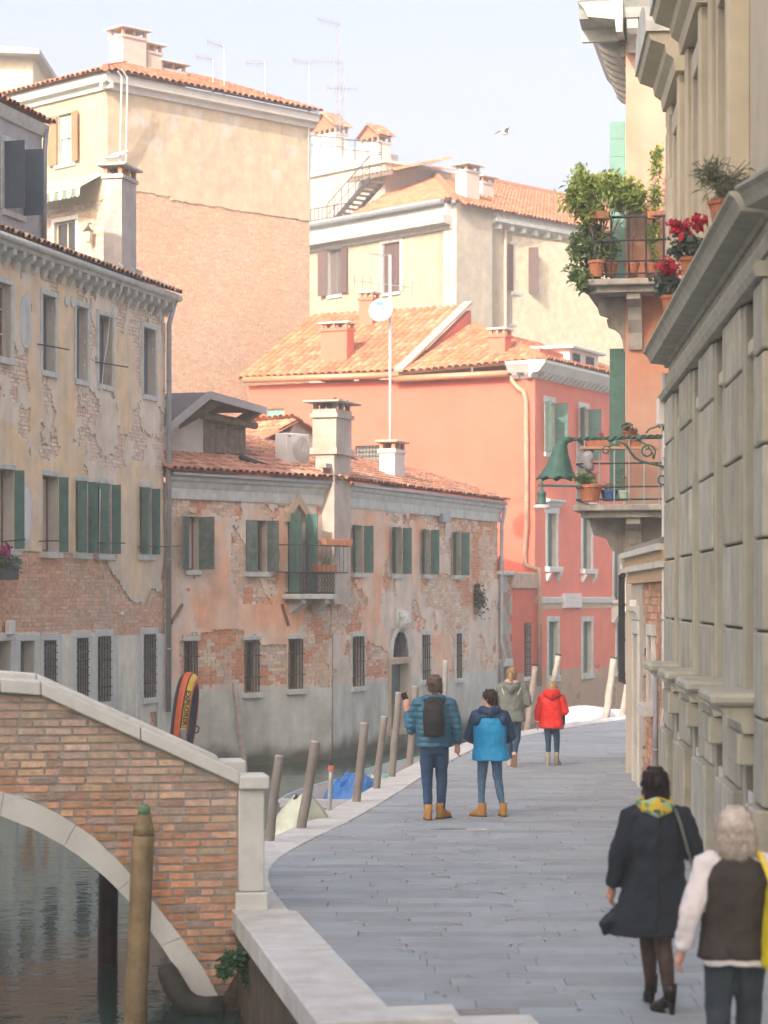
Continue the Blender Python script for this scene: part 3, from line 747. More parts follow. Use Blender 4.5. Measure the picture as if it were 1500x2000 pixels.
# cornice on scrolled brackets, gutter, eave tiles
cz = 8.98
cn = MB(); cn.extr([(0.02,cz+.02),(-.08,cz+.02),(-.10,cz+.06),(-.25,cz+.08),(-.28,cz+.16),(-.28,cz+.22),(0.02,cz+.25)], -13, .04)
cn.build('cornice', M_STONE, ochre, FA.m)
br = MB(); br.prism([(0,.26),(0,0),(.07,-.02),(.10,.05),(.12,.10),(.18,.12),(.23,.16),(.24,.26)], -.075, .075)
brm = br.mesh('cornice_bracket'); brm.materials.append(M_STONE); u = -.14
while u > -9.6:
    b = place(brm, 'cornice_bracket', ochre, FA.M(u, 0, cz-.185) @ Matrix.Rotation(R(-90), 4, 'Z')); u -= .43
g = MB(); g.tube([FA.at(-13,-.30,cz+.22), FA.at(.06,-.30,cz+.20)], .07, 10); g.build('gutter', M_STONE, ochre, ident(), smooth=True)
A = FA.at(-13,-.36,cz+.27); B = FA.at(.08,-.36,cz+.27); C = FA.at(.08,3.2,cz+1.55); D = FA.at(-13,3.2,cz+1.55)
ro = MB(); ro.plane(A-Vector((0,0,.02)), B-Vector((0,0,.02)), C-Vector((0,0,.02)), D-Vector((0,0,.02))); rf = ro.build('roof', M_TERRA, ochre, ident())
roof_plane(rf, A, B, C, D, tw=.22, tl=.36, singles=0, pal=[(.34,.22,.16),(.40,.24,.17),(.30,.20,.15),(.44,.28,.19)], seed=3)
bk = MB(); bk.box(-13, .4, -1.6, 0, 9.5, 8.98); bk.box(-13, 3.2, 8.0, 0, 9.5, 10.5); bk.build('body', mat('plain_render', (.45,.41,.34)), ochre, FA.m)
pipe(ochre, [FA.at(-.06,-.26,cz+.18), FA.at(-.05,-.10,cz-.35), FA.at(-.05,-.09,.4)], .055)
# cable sagging down the wall
cb = []
for (x, y) in ((205,515),(214,525),(213,560),(209,620),(204,670),(197,710),(194,750),(193,800),(196,900),(190,960),(188,1090),(196,1110),(202,1150),(205,1190),(209,1230)):
    u, z = FA.uz(x, y); cb.append(FA.at(u, -.30 if y < 600 else -.06, z))
MB().tube(cb, .012, 6).build('cable', M_WHITECABLE, ochre, ident(), smooth=True)
for pts in ([(72,672),(115,684)],[(185,707),(232,718)],[(0,1058),(28,1054)],[(74,1057),(106,1056)],[(176,1060),(226,1061)],[(268,1068),(336,1067)]):
    (x0,y0),(x1,y1) = pts; MB().tube([FA.at(*(lambda q: (q[0],-.02,q[1]))(FA.uz(x0,y0))), FA.at(*(lambda q: (q[0],-.35,q[1]))(FA.uz(x1-14,y1)))], .013, 6).build('clothes_rail', M_IRON, ochre, ident())
u, z = FA.uz(233,1199); MB().ball((0,0,0), .05, .05, .05).build('wall_lamp', M_WHITE, ochre, FA.M(u,-.06,z), smooth=True)
u, z = FA.uz(14,1226); MB().cbox(-.11,-.12,-.13,.11,0,.13,.02).build('wall_lamp', M_WHITE, ochre, FA.M(u,0,z))
# chimney on the ochre roof
M_CHG = mat('chimney_render', (.46,.43,.39), rough=.92, var=.18, sc=2.5, streak=.35, dirt=(.24,.22,.20), dsc=1.5, damt=.4)
u0 = FA.u(238, .9); ch = chimney(ochre, FA.M(u0,.9,cz+.4), .85, .42, FA.z(238,338,.9)-cz-.4, M_CHG)
MB().box(-.12,-.1,.42,.97,.52,.52).build('corbel', M_CHG, ch); MB().box(-.28,-.14,.30,.55,.5,.42).build('corbel', M_CHG, ch)
tc = FA.at(u0+.2,1.1,FA.z(238,338,.9)+.22)
gull = thing('seagull', 'white seagull resting on the grey chimney of the ochre house', 'bird', tc)
def gull_body(par, spread=False):
    b = MB(); b.M = Matrix.Rotation(R(90), 4, 'Y')
    b.rings([(-.24,0,0,.012,.03),(-.16,.0,0,.035,.05),(-.04,-.03,0,.075,.075),(.06,-.04,0,.08,.075),(.13,-.07,0,.055,.05),(.17,-.12,0,.045,.043),(.22,-.13,0,.042,.04),(.25,-.125,0,.02,.02)], 10)
    b.M = None; return b
gb = gull_body(gull); gb.M = None
gb.build('body', M_WHITE, gull, W[gull] @ T(0,0,.15), smooth=True)
MB().rings([(0,0,0,.012,.010),(.05,0,0,.004,.004)], 6).build('beak', mat('beak', (.7,.4,.05), var=.05, bump=0), gull, W[gull] @ T(.245,0,.275) @ Matrix.Rotation(R(95), 4, 'Y'))
for s_ in (-1,1):
    MB().tube([(0,s_*.03,.10),(0,s_*.03,0)], .008, 6).build('leg', mat('bird_leg', (.55,.3,.2), bump=0), gull)
    wg = MB(); wg.M = Matrix.Rotation(R(90), 4, 'Y'); wg.rings([(-.30,.0,s_*.03,.008,.008),(-.15,0,s_*.06,.03,.02),(.05,-.03,s_*.075,.055,.02),(.1,-.04,s_*.06,.03,.01)], 8); wg.M = None
    wg.build('wing', mat('gull_grey', (.38,.40,.43), var=.08, bump=.1), gull, W[gull] @ T(0,0,.15), smooth=True)
# attic storey of the neighbour, grey render, dark blue shutters
attic = thing('grey_attic_house', 'grey rendered attic storey with dark blue shutters above the ochre roof', 'house', FA.at(-6,1.4,9.2))
FT = Fr(*FA.at(0,1.3,0)[:2], 75); ue = FT.u(82); zt = FT.z(82,268)
facade(attic, FT, -12, ue, 9.2, zt, [op(FT,6,284,44,415)], lambda u, z: lerp3((.46,.46,.45),(.38,.39,.39),fbm(u*2,z*2,7)), None, cell=.15)
M_NAVY = mat('dark_blue_paint', (.055,.085,.115), rough=.5, var=.15, sc=5, bump=.1)
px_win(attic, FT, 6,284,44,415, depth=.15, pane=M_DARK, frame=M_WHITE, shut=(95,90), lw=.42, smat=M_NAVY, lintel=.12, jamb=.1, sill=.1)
e = MB(); e.box(-12, .02, 9.2, ue, 6, zt); e.build('body', mat('plain_grey', (.42,.42,.41)), attic, FT.m)
e = MB(); e.extr([(0.0,zt),(-.06,zt),(-.12,zt+.12),(-.15,zt+.22),(0,zt+.24)], -12, ue+.04); e.build('cornice', M_STONE, attic, FT.m)
A = FT.at(-12,-.2,zt+.26); B = FT.at(ue+.06,-.2,zt+.26); C = FT.at(ue+.06,3.5,zt+1.3); D = FT.at(-12,3.5,zt+1.3)
rf = MB().plane(A,B,C,D).build('roof', M_TERRA, attic, T(0,0,-.02)); roof_plane(rf, A, B, C, D, seed=8)
pipe(attic, [FT.at(ue-.05,-.12,zt+.15), FT.at(ue-.05,-.08,zt-.3), FT.at(ue-.05,-.07,9.7)], .05)
# flower box hanging under the ochre house's second row of windows
u, z = FA.uz(8, 1130, -.2); fb = thing('flower_box', 'dark trough of magenta cyclamen and silver foliage on the ochre wall', 'flower box', world=FA.M(u-.3, -.32, z))
t = MB(); t.prism([(-.02,.18),(.68,.18),(.66,-.02),(.0,-.02)], 0, .22); t.build('trough', mat('dark_plastic', (.05,.06,.065), rough=.6), fb)
M_LEAFD = leafmat('leaf_dark', (.025,.06,.02), (.09,.15,.05)); M_LEAFS = leafmat('leaf_silver', (.14,.22,.17), (.32,.40,.33)); M_PETALM = leafmat('petal_magenta', (.22,.01,.10), (.45,.04,.22))
for nm, m_, c, r_, n, s_ in (('leaves',M_LEAFD,(.18,.1,.28),(.24,.16,.13),260,.09),('silver_leaves',M_LEAFS,(.58,.05,.27),(.24,.2,.14),330,.08),('flowers',M_PETALM,(.22,.08,.48),(.2,.12,.13),150,.08)):
    mb = MB(); scatter_leaves(mb, clump_points(c, r_, n, rnd, 7), s_, rnd, .6); mb.build(nm, m_, fb)
MB().box(.05,.22,.05,.1,.32,.1).box(.5,.22,.05,.55,.32,.1).build('bracket', M_IRON, fb)

# ------------------------------------------------------------------ low brick house, two wings meeting at a bend
FB1 = Fr(-4.65, 50.1, 50); FB2 = Fr(-1.18, 54.2, 70)
L1 = 5.37; L2 = 12.9
low = thing('low_canal_house', 'two-storey canal house with flaking salmon render, bare brick and green shutters', 'house', (-1.18,54.2,WZ))
SAL1 = [[(408,1020),(440,1015),(452,1100),(440,1120),(470,1180),(520,1160),(590,1165),(600,1215),(560,1240),(440,1235),(380,1225),(370,1150),(405,1120)], [(545,990),(563,990),(560,1175),(540,1185)], [(486,1225),(560,1200),(590,1215),(560,1262),(520,1275)], [(322,1235),(352,1240),(354,1330),(322,1345)]]
BR1 = [[(325,965),(370,960),(470,975),(475,1000),(330,1000)], [(455,1020),(470,1060),(500,1120),(530,1180),(470,1185),(450,1150)], [(352,1245),(420,1225),(470,1245),(520,1260),(560,1255),(562,1345),(352,1352)], [(590,1195),(640,1140),(650,1240),(640,1345),(590,1345)], [(400,955),(470,958),(468,1010),(412,1005)]]
SAL2 = [[(686,990),(765,1000),(768,1060),(740,1110),(745,1200),(760,1290),(720,1300),(690,1290),(682,1200),(690,1150),(700,1120)], [(800,1020),(825,1020),(820,1140),(800,1140)], [(840,1240),(890,1230),(885,1330),(842,1335)]]
BR2 = [[(640,1080),(690,1120),(712,1180),(705,1235),(640,1240)], [(880,1000),(975,1010),(975,1130),(930,1180),(920,1240),(900,1330),(880,1330)], [(720,1250),(765,1280),(760,1340),(715,1345)], [(835,1120),(905,1125),(915,1230),(880,1240),(835,1180)], [(672,955),(760,975),(690,990),(672,990)], [(800,985),(870,1000),(865,1030),(840,1035),(800,1010)]]
def low_cls(fr, u, z, SAL, BR):
    x, y = fpx(fr, u, z); dx, dy = wob(u, z, 9, 15, 1.3); x2, y2 = x+dx, y+dy
    s_ = np.zeros(np.shape(u), bool); b = s_.copy()
    for p in SAL: s_ |= inpoly(x2, y2, p)
    for p in BR: b |= inpoly(x2, y2, p)
    return x, y, s_, b
def low_mask(fr, SAL, BR):
    def f(u, z):
        x, y, s_, b = low_cls(fr, u, z, SAL, BR); n = fbm(u*1.9, z*1.9, 26)
        plinth = z < .80+ (fbm(u*1.2, z*.5, 44)-.5)*.5
        return plinth | ~(b | ((n > .635) & ~s_))
    return f
def low_col(fr, SAL, BR):
    def f(u, z):
        x, y, s_, b = low_cls(fr, u, z, SAL, BR); n = fbm(u*1.4, z*1.4, 2); n2 = fbm(u*2.6, z*.9, 17)
        c = lerp3((.55,.475,.385), (.46,.40,.335), n*1.4)
        c = lerp3(c, (.52,.36,.25), np.clip((n2-.52)*4, 0, .65)) if True else c
        c = np.where(s_[..., None], lerp3((.57,.32,.20), (.54,.42,.32), (n-.3)*2.2), c)
        pl = z < .80; cp = lerp3((.44,.455,.40), (.32,.33,.285), (n2-.25)*1.7)
        c = np.where(pl[..., None], cp, c)
        wet = np.clip((-.42-z+(n-.5)*.5)/.3, 0, 1)*.9; return lerp3(np.clip(c*1.40, 0, .82), (.075,.085,.05), wet)
    return f
def low_bcol(u, z):
    n = fbm(u*1.1, z*1.1, 8); n2 = fbm(u*2.3, z*2.3, 28)
    return 1.35*np.where((n2 > .56)[..., None], lerp3((.50,.27,.16), (.46,.22,.13), n), lerp3((.52,.43,.34), (.47,.33,.23), (n-.3)*2))
up1 = [(364,1009,388,1113),(480,1016,521,1117)]; gr1 = [(359,1252,386,1356),(477,1250,507,1353),(563,1248,592,1346)]; bal = (562,1003,596,1160)
up2 = [(688,1026,709,1119),(766,1030,785,1121),(824,1034,840,1122),(885,1039,899,1124)]; gr2 = [(687,1243,711,1341),(823,1240,839,1328),(890,1237,901,1325)]; door = (763,1297,796,1424); fan = (763,1228,796,1284)
o1 = [op(FB1,*p) for p in up1+gr1+[bal]]; o2 = [op(FB2,*p) for p in up2+gr2+[door,fan]]
ez1 = FB1.z(480, 962); ez1 = 5.15
facade(low, FB1, 0, L1, -1.6, 5.2, o1, low_col(FB1,SAL1,BR1), low_mask(FB1,SAL1,BR1), cell=.06, reveal=.26, bcol=low_bcol, singles=180, vary=.15, seed=14, bregion=lambda u, z: z < 2.4)
facade(low, FB2, 0, L2, -1.6, 5.2, o2, low_col(FB2,SAL2,BR2), low_mask(FB2,SAL2,BR2), cell=.06, reveal=.26, bcol=low_bcol, singles=120, vary=.15, seed=15)
px_win(low, FB1, *up1[0], depth=.16, pane=M_CURT, shut=(150,95), lw=.42, smat=M_GREENW, sill=.09)
px_win(low, FB1, *up1[1], depth=.16, shut=(14,100), lw=.30, smat=M_GREENW, sill=.09)
for p, s_ in zip(up2, ((150,92),(148,88),(152,84),(150,90))): px_win(low, FB2, *p, depth=.16, shut=s_, lw=.24, sill=.09, smat=M_GREEN)
for p in gr1: px_win(low, FB1, *p, depth=.2, grille=(5,2), sill=.10, lintel=.10, mull=True, frame=mat('ochre_frame', (.30,.19,.07)))
for p in gr2: px_win(low, FB2, *p, depth=.2, grille=(4,3), sill=.10, lintel=.11, jamb=.05)
# canal door under a fanlight
a, b, c, d = o2[-2]; dr = win(low, FB2, a, b, c, d, depth=.2, name='door', frame=M_GREENW, pane=M_GREENW, mull=False, sill=.12, lintel=.14, jamb=.16, trim=mat('warm_stone', (.52,.40,.29), var=.15, sc=4, dirt=(.3,.22,.16)), over=.18)
a, b, c, d = o2[-1]; w_ = c-a; h_ = d-b
fl = MB()
for k in range(7):
    t = math.pi*(k+.5)/7; fl.tube([(w_/2,-.02,.02),(w_/2+w_*.46*math.cos(t),-.02,.02+h_*.9*math.sin(t))], .014, 6)
fo = fl.build('fanlight', M_IRON, low, FB2.M(a,0,b)); MB().box(0,.2,0,w_,.22,h_).build('pane', M_GLASS, fo)
ac = MB(); pr = [(w_/2+w_*.56*math.cos(math.pi*k/12), h_*1.08*math.sin(math.pi*k/12)) for k in range(13)]
pi = [(w_/2+w_*.46*math.cos(math.pi*k/12), h_*.94*math.sin(math.pi*k/12)) for k in range(13)]
for k in range(12): ac.prism([pr[k],pr[k+1],pi[k+1],pi[k]], -.05, .05)
for s_ in (0,1):
    q = [(w_*1.06,0),(w_*1.06,h_*1.08),(w_/2,h_*1.08)] if s_ == 0 else [(-w_*.06,0),(-w_*.06,h_*1.08),(w_/2,h_*1.08)]
ac.build('arch_ring', M_STONE, fo)
sp = MB(); cor = [(w_, h_)]+[pi[k] for k in range(0,7)]
sp.prism([(w_+.01,h_+.01),(w_/2,h_+.01)]+[pi[k] for k in range(6,-1,-1)], -.006, .05); sp.prism([(-.01,h_+.01),(w_/2,h_+.01)][::1]+[pi[k] for k in range(6,13)], -.006, .05)
sp.build('spandrel', mat('spandrel', (.52,.40,.31)), fo)
u, z = FB2.uz(781,1213); ks = MB(); ks.rings([(-.28,0,0,.10,.08),(-.12,0,-.05,.17,.14),(0,0,-.08,.19,.17),(.10,0,-.06,.17,.15),(.2,0,-.04,.22,.16),(.27,0,0,.2,.1)], 12)
for s_ in (-1,1): ks.ball((s_*.07,-.22,.03),.03,.03,.03); ks.ball((s_*.15,-.1,.12),.07,.07,.08)
ks.ball((0,-.24,-.03),.035,.05,.06); ks.box(-.3,-.02,-.2,-.05,.02,.3)
ks.build('carved_head', M_STONEW, low, FB2.M(u,-.02,z), smooth=True)
u, z = FB2.uz(863,1013); vb = MB().cbox(-.28,-.14,-.1,.28,0,.12,.012); vo = vb.build('vent_box', M_ZINC, low, FB2.M(u,0,z))
# eaves: moulded cornice with gutter along both wings
def eave(fr, a, b, z, mb_a=0, mb_b=0):
    p = [(.02,z-.42),(-.03,z-.42),(-.04,z-.36),(-.04,z-.2),(-.07,z-.14),(-.10,z-.06),(-.16,z-.02),(-.18,z+.06),(-.18,z+.10),(.02,z+.12)]
    MB().extr(p, a, b).build('cornice', M_STONE, low, fr.m)
    MB().tube([fr.at(a,-.21,z+.10), fr.at(b,-.21,z+.10)], .05, 8).build('gutter', M_ZINC, low, ident(), smooth=True)
EZ = 5.36
ub = FB2.u(640); uc = FB2.u(672)
eave(FB1, 0.02, L1-.02, EZ); eave(FB2, .75, L2+.08, EZ)
# roofs
A = FB1.at(-.1,-.27,EZ+.18); B = FB1.at(L1+.1,-.27,EZ+.18); C = FB1.at(L1-1.4,4.6,EZ+1.95); D = FB1.at(.0,4.6,EZ+1.95)
PINK = [(.47,.24,.165),(.52,.28,.20),(.44,.22,.15),(.55,.33,.24),(.40,.21,.15)]
rf = MB().plane(A,B,C,D).build('roof', M_TERRA, low, T(0,0,-.03)); roof_plane(rf, A, B, C, D, tw=.20, tl=.33, singles=220, pal=PINK, seed=9)
A2 = FB2.at(.2,-.27,EZ+.18); B2 = FB2.at(L2+.1,-.27,EZ+.18); C2 = FB2.at(L2+.1,2.6,EZ+1.1); D2 = FB2.at(-1.2,4.4,EZ+1.75)
rf2 = MB().plane(A2,B2,C2,D2).build('roof', M_TERRA, low, T(0,0,-.03)); roof_plane(rf2, A2, B2, C2, D2, tw=.20, tl=.33, singles=80, pal=PINK+TERR, seed=10)
b_ = MB(); b_.box(.1,.4,-1.6,L1-.1,4.5,5.3); b_.build('body', MT['plain_render'], low, FB1.m); b_ = MB(); b_.box(.1,.4,-1.6,L2,2.8,5.3); b_.build('body', MT['plain_render'], low, FB2.m)
# rear gable behind the roof, lit tiles
ga, gb_, gc = at(560,838,60), at(655,835,60), at(575,818,60)
rg = thing('rear_gable_house', 'small orange tiled gable rising behind the low house roof', 'house', (ga.x, 60, 5.2))
FGb = Fr(-2.9, 59.6, 50)
w2 = MB(); ux0, ux1 = FGb.u(556), FGb.u(668); um = FGb.u(568+8); z0 = 6.0; zg = FGb.z(575,824)
w2.prism([(ux0-.5,z0),(ux1,z0),(ux1,FGb.z(660,850)),(um,zg)], 0, .3)
w2.build('gable_wall', M_CHG, rg, FGb.m)
A = FGb.at(um-3.6,-.15,zg-1.5); B = FGb.at(um-3.4,3.5,zg-1.5)
P1 = FGb.at(um,-.15,zg+.05); P2 = FGb.at(um,3.5,zg+.05)
rfg = MB().plane(B, A, P1, P2).build('roof', M_TERRA, rg, T(0,0,-.03)); roof_plane(rfg, B, A, P1, P2, tw=.2, tl=.33, seed=31)
P3 = FGb.at(um+3.2,-.15,zg-1.3); P4 = FGb.at(um+3.2,3.5,zg-1.3)
rfg = MB().plane(P3, P4, P2, P1).build('roof', M_TERRA, rg, T(0,0,-.03)); roof_plane(rfg, P3, P4, P2, P1, tw=.2, tl=.33, seed=32)
# the tall outside stack at the bend
cz0 = .8; ztop = FB2.z(650,800); mst = mat('stack_render', (.50,.45,.38), rough=.92, var=.2, sc=2, dirt=(.42,.27,.18), dsc=1.1, damt=.5, streak=.2)
st = MB(); st.box(ub, -.16, FB2.z(655,1180), uc, .3, EZ+.8); st.box(ub-.05, -.24, EZ+.75, uc+.05, .42, EZ+.9); st.box(ub+.02, -.2, EZ+.9, uc-.02, .38, ztop); st.box(ub-.03,-.25,ztop-.2,uc+.03,.43,ztop-.1)
st.box(ub-.35,-.1,EZ+.42,ub,.12,EZ+.52)
so_ = st.build('chimney_stack', mst, low, FB2.m)
k = MB()
for x in (ub+.05,(ub+uc)/2-.05,uc-.15):
    for y in (-.18,.28): k.box(x,y,ztop,x+.1,y+.1,ztop+.14)
k.build('vent_piers', M_CHG, so_, kind='stuff'); MB().cbox(ub-.22,-.36,ztop+.14,uc+.22,.54,ztop+.19,.01).build('cap_slab', M_CHG, so_)
k = MB()
for i in range(7): k.tube([(ub-.1+i*.2,-.2+.03*(i%2),ztop+.21),(ub+.05+i*.17,.4,ztop+.22+.02*(i%3))], .05, 6)
k.build('loose_tiles', M_TERRA, so_)
# small white chimney on the right wing
u0 = FB2.u(771,.7); zt = FB2.z(784,878,.7); chimney(low, FB2.M(u0,.7,EZ+.3), .78, .42, zt-EZ-.3, mat('white_render', (.66,.63,.57), var=.1, dirt=(.5,.42,.34)), capm=mat('warm_cap', (.55,.42,.32)), over=.1)
# wooden dormer
dm = thing('wooden_dormer', 'grey timber dormer with plank doors and felt roof on the low house', 'dormer', FB1.at(1.2,.8,EZ+.5))
vd = .9; ud0, ud1 = FB1.u(397,vd), FB1.u(479,vd); zd0, zd1 = FB1.z(438,898,vd), FB1.z(438,826,vd)
for i in range(7):
    a = ud0+(ud1-ud0)*i/7; MB().box(a+.006, vd-.02+.008*(i%2), zd0, a+(ud1-ud0)/7-.006, vd+.03, zd1).build('plank', M_WOOD, dm, FB1.m)
MB().box(ud0-.1,vd-.06,zd0-.07,ud1+.05,vd+.1,zd0-.005).build('sill', M_WOOD, dm, FB1.m)
x = MB()
for z in (zd0+.12, zd1-.14):
    for a in (ud0+.35, ud1-.42): x.box(a,vd-.035,z,a+.3,vd-.022,z+.035)
x.build('strap_hinge', M_IRON, dm, FB1.m)
MB().tube([FB1.at(ud0-.15,vd-.12,zd1+.13), FB1.at(ud1+.22,vd-.12,zd1-.02)], [.1,.085], 8).build('lintel_log', M_WOOD, dm, ident())
pk = FB1.uz(408,766,vd-.75); um, zm = pk; ul, zl = FB1.uz(328,838,vd-.75); ur, zr = FB1.uz(519,797,vd-.75)
for (a, za, b, zb) in ((ul-.5, zl-.25, um, zm), (um, zm, ur, zr)):
    MB().add([(a,vd-.75,za),(b,vd-.75,zb),(b,vd+3,zb+.15),(a,vd+3,za+.15),(a,vd-.75,za-.10),(b,vd-.75,zb-.10),(b,vd+3,zb+.05),(a,vd+3,za+.05)], [(0,1,2,3),(7,6,5,4),(0,4,5,1),(1,5,6,2),(3,2,6,7),(0,3,7,4)]).build('felt_roof', mat('roof_felt', (.17,.165,.16), rough=.9, var=.15), dm, FB1.m)
for (a, za, b, zb) in ((ul-.5, zl-.25, um, zm), (um, zm, ur, zr)): MB().beam(FB1.at(a,vd-.77,za-.06), FB1.at(b,vd-.77,zb-.06), .03, .17).build('fascia', mat('grey_fascia', (.34,.335,.33), rough=.7, var=.1), dm, ident())
for (x0,y0,x1,y1) in ((350,832,428,782),(472,825,505,800)):
    MB().beam(FB1.at(*(lambda q:(q[0],vd+.1,q[1]))(FB1.uz(x0,y0,vd))), FB1.at(*(lambda q:(q[0],vd-.6,q[1]))(FB1.uz(x1,y1,vd-.6))), .16, .2).build('rafter', M_WOOD, dm, ident())
MB().prism([(ul-.1,zd0-.1),(ud0,zd0-.1),(ud0,zd1+.1),(um,zm-.12),(ul-.1,zl-.2)], vd, vd+1.2).build('cheek', mat('limewash', (.60,.58,.54), var=.12, dirt=(.4,.37,.33)), dm, FB1.m)
MB().prism([(ud0,zd1+.02),(ud1,zd1+.02),(ur-.25,zr-.25),(um,zm-.14)], vd+.02, vd+1.2).build('gable_board', mat('pale_board', (.42,.38,.32)), dm, FB1.m)
MB().box(ud0,vd+.04,zd0-.3,ud1,vd+2.2,zd1).build('box_body', M_WOOD, dm, FB1.m)
# air-conditioning unit on the roof
va = .55; ua, za = FB1.uz(559,905,va); ac = thing('air_conditioner', 'white outdoor air-conditioning unit standing on the low tiled roof', 'air conditioner', world=FB1.M(ua,va,za))
wA = FB1.u(605,va)-ua; hA = FB1.z(575,846,va)-za
MB().cbox(0,0,0,wA,.36,hA,.02).build('casing', mat('ac_white', (.62,.62,.60), rough=.45, var=.05, bump=.05), ac)
f = MB()
for i in range(5): r_ = .06+.055*i; f.tube([(wA*.62+r_*math.cos(t*.5236),-.012,hA*.5+r_*math.sin(t*.5236)) for t in range(13)], .005, 5)
f.build('fan_guard', mat('ac_grey', (.34,.35,.35), rough=.5), ac); MB().box(wA*.08,-.004,hA*.88,wA*.2,.002,hA*.91).build('nameplate', M_IRON, ac)
f = MB()
for x in (.05, wA-.09): f.box(x,-.03,-.28,x+.04,.4,0)
f.build('stand', M_ZINC, ac)
f = MB()
for i in range(5): f.tube([(wA-.3+.06*i,.05,.02),(wA-.25+.07*i,-.05,-.12),(wA-.2+.05*i,-.02,-.27)], .018, 6)
f.build('pipes', M_IRON, ac, smooth=True)
hp = []
for (x,y) in ((470,892),(500,903),(540,916),(580,926),(606,930)): q = FB1.uz(x,y,.35); hp.append(FB1.at(q[0],.35,q[1]+.0))
MB().tube(hp, .06, 8).build('roof_hose', M_IRON, ac, ident(), smooth=True)
# french window balcony with grille, planters
a, b, c, d = o1[-1]; fw = win(low, FB1, a, b, c, d, depth=.18, shut=(90,90), lw=.36, sill=0, smat=M_GREEN)
cr = MB(); n = 9; w_ = c-a; h_ = d-b
pr = [(-.12,-.1),(-.1,.12),(.05,.28),(w_*.3,.42),(w_*.5,.56),(w_*.7,.42),(w_-.05,.28),(w_+.1,.12),(w_+.12,-.1),(w_,-.1),(w_-.05,.05),(w_*.7,.18),(w_*.5,.3),(w_*.3,.18),(.05,.05),(0,-.1)]
for i in range(7): cr.prism([pr[i],pr[i+1],pr[14-i],pr[15-i]], -.09, .05)
cr.build('carved_head', mat('warm_stone', (.52,.40,.29)), fw, FB1.M(a,0,d-.1))
bp = thing('iron_balcony', 'small iron balcony with lattice panel on the salmon house', 'balcony', world=FB1.M(a-.08,0,b))
bw = FB1.u(622)-a+.1; bd = .45
MB().cbox(-.12,-bd-.05,-.12,bw+.05,0,-.005,.015).build('slab', M_STONE, bp)
for x in (.1, bw-.25): MB().prism([(0,0),(0,-.3),(.1,-.3),(.4,-.08),(.4,0)], 0, .16).build('bracket', M_STONE, bp, W[bp] @ T(x,0,-.125) @ Matrix.Rotation(R(-90),4,'Z'))
r_ = MB(); hh = FB1.z(600,1120)-b; hb = FB1.z(600,1066)-b
for z in (.03, hh): r_.tube([(0,0,z),(0,-bd,z),(bw,-bd,z),(bw,0,z)], .014, 6)
for i in range(12):
    x = bw*i/11; r_.tube([(x,-bd,.02),(x,-bd,hh)], .008, 5)
    for q in (0,1,2):
        zc = hh*(q+.5)/3; r_.tube([(x+.05*math.cos(t*.785),-bd-.004,zc+hh/6.4*math.sin(t*.785)) for t in range(9)], .006, 4)
r_.build('lattice', M_IRON, bp)
r_ = MB(); tw_ = bw+.35
for z in (hh+.02, hb): r_.tube([(-.35,.0,z),(-.3,-bd-.12,z),(tw_,-bd-.12,z),(tw_,0,z)], .014, 6)
for i in range(13): x = -.3+(tw_+.3)*i/12; r_.tube([(x,-bd-.12,hh),(x,-bd-.12,hb)], .008, 5)
r_.build('upper_rail', M_IRON, bp)
for (x0, z0, l_, lab) in ((.75,hb-.02,.95,'long terracotta trough on the top rail of the iron balcony'),(.42,hh+.03,.75,'shorter terracotta trough with a green sprig inside the iron balcony')):
    tp = thing('planter', lab, 'planter', world=W[bp] @ T(x0,-bd-.1,z0)); q = MB(); q.prism([(0,.17),(l_,.17),(l_-.03,0),(.03,0)], 0, .16); mod_bevel(q.build('trough', M_TERRA, tp), .01)
    if l_ < .8: mb = MB(); scatter_leaves(mb, clump_points((.5,.08,.24),(.2,.1,.1),60,rnd,4), .1, rnd, .4); mb.build('leaves', leafmat('leaf_fresh', (.05,.14,.03), (.2,.36,.1)), tp)
pipe(low, [FB2.at(L2-.02,-.2,EZ), FB2.at(L2-.03,-.1,EZ-.5), FB2.at(L2-.03,-.08,1.6), FB2.at(L2-.08,-.2,1.2), FB2.at(L2-.04,-.1,.9), FB2.at(L2-.04,-.08,0.0)], .055)
vn = thing('wall_creeper', 'tuft of green creeper rooted high in the low house wall', 'plant', FB2.at(FB2.u(930),-.05,FB2.z(930,1200)))
mb = MB(); scatter_leaves(mb, clump_points((0,-.03,.45),(.28,.1,.55),420,rnd,9,.4), .10, rnd, .6); mb.build('leaves', M_LEAFD, vn)
MB().tube([(0,.03,0),(.03,-.02,.4),(-.02,-.03,.9)], .012, 5).build('stem', M_WOOD, vn)
for (x0,y0,x1,y1) in ((332,1218,354,1180),(549,1180,562,1222)):
    p = [FB1.at(*(lambda q:(q[0],-.03,q[1]))(FB1.uz(x,y))) for x,y in ((x0,y0),(x1,y1))]; MB().beam(p[0],p[1],.05,.05).build('tie_anchor', mat('rust', (.24,.14,.10)), low, ident())
# ------------------------------------------------------------------ far left bank: garden wall, red house, tall cream house, beige house
FG = Fr(3.24, 66.3, 70)
gw = thing('old_brick_wall', 'crumbling brick wall with stone capped doorway between low house and red house', 'wall', (3.24,66.3,WZ))
LG = 3.62; zg = FG.z(1010,1124)
gops = [op(FG,979,1302,998,1420)]
ug = FG.u(1000)
facade(gw, FG, 0, ug, -1.6, zg, gops, lambda u, z: lerp3((.47,.42,.35),(.36,.33,.28),fbm(u*2,z*2,3)), lambda u, z: (fbm(u*1.7,z*1.7,6) > .6) | (z < .1), cell=.07, reveal=.3, bcol=lambda u, z: lerp3((.46,.33,.24),(.42,.26,.17),fbm(u*2,z*2,9)), seed=22)
a, b, c, d = gops[0]; win(gw, FG, a, b, c, d, depth=.25, name='door', frame=M_DARK, pane=M_DARK, mull=False, sill=0, lintel=.22, over=.12, trim=M_STONE)
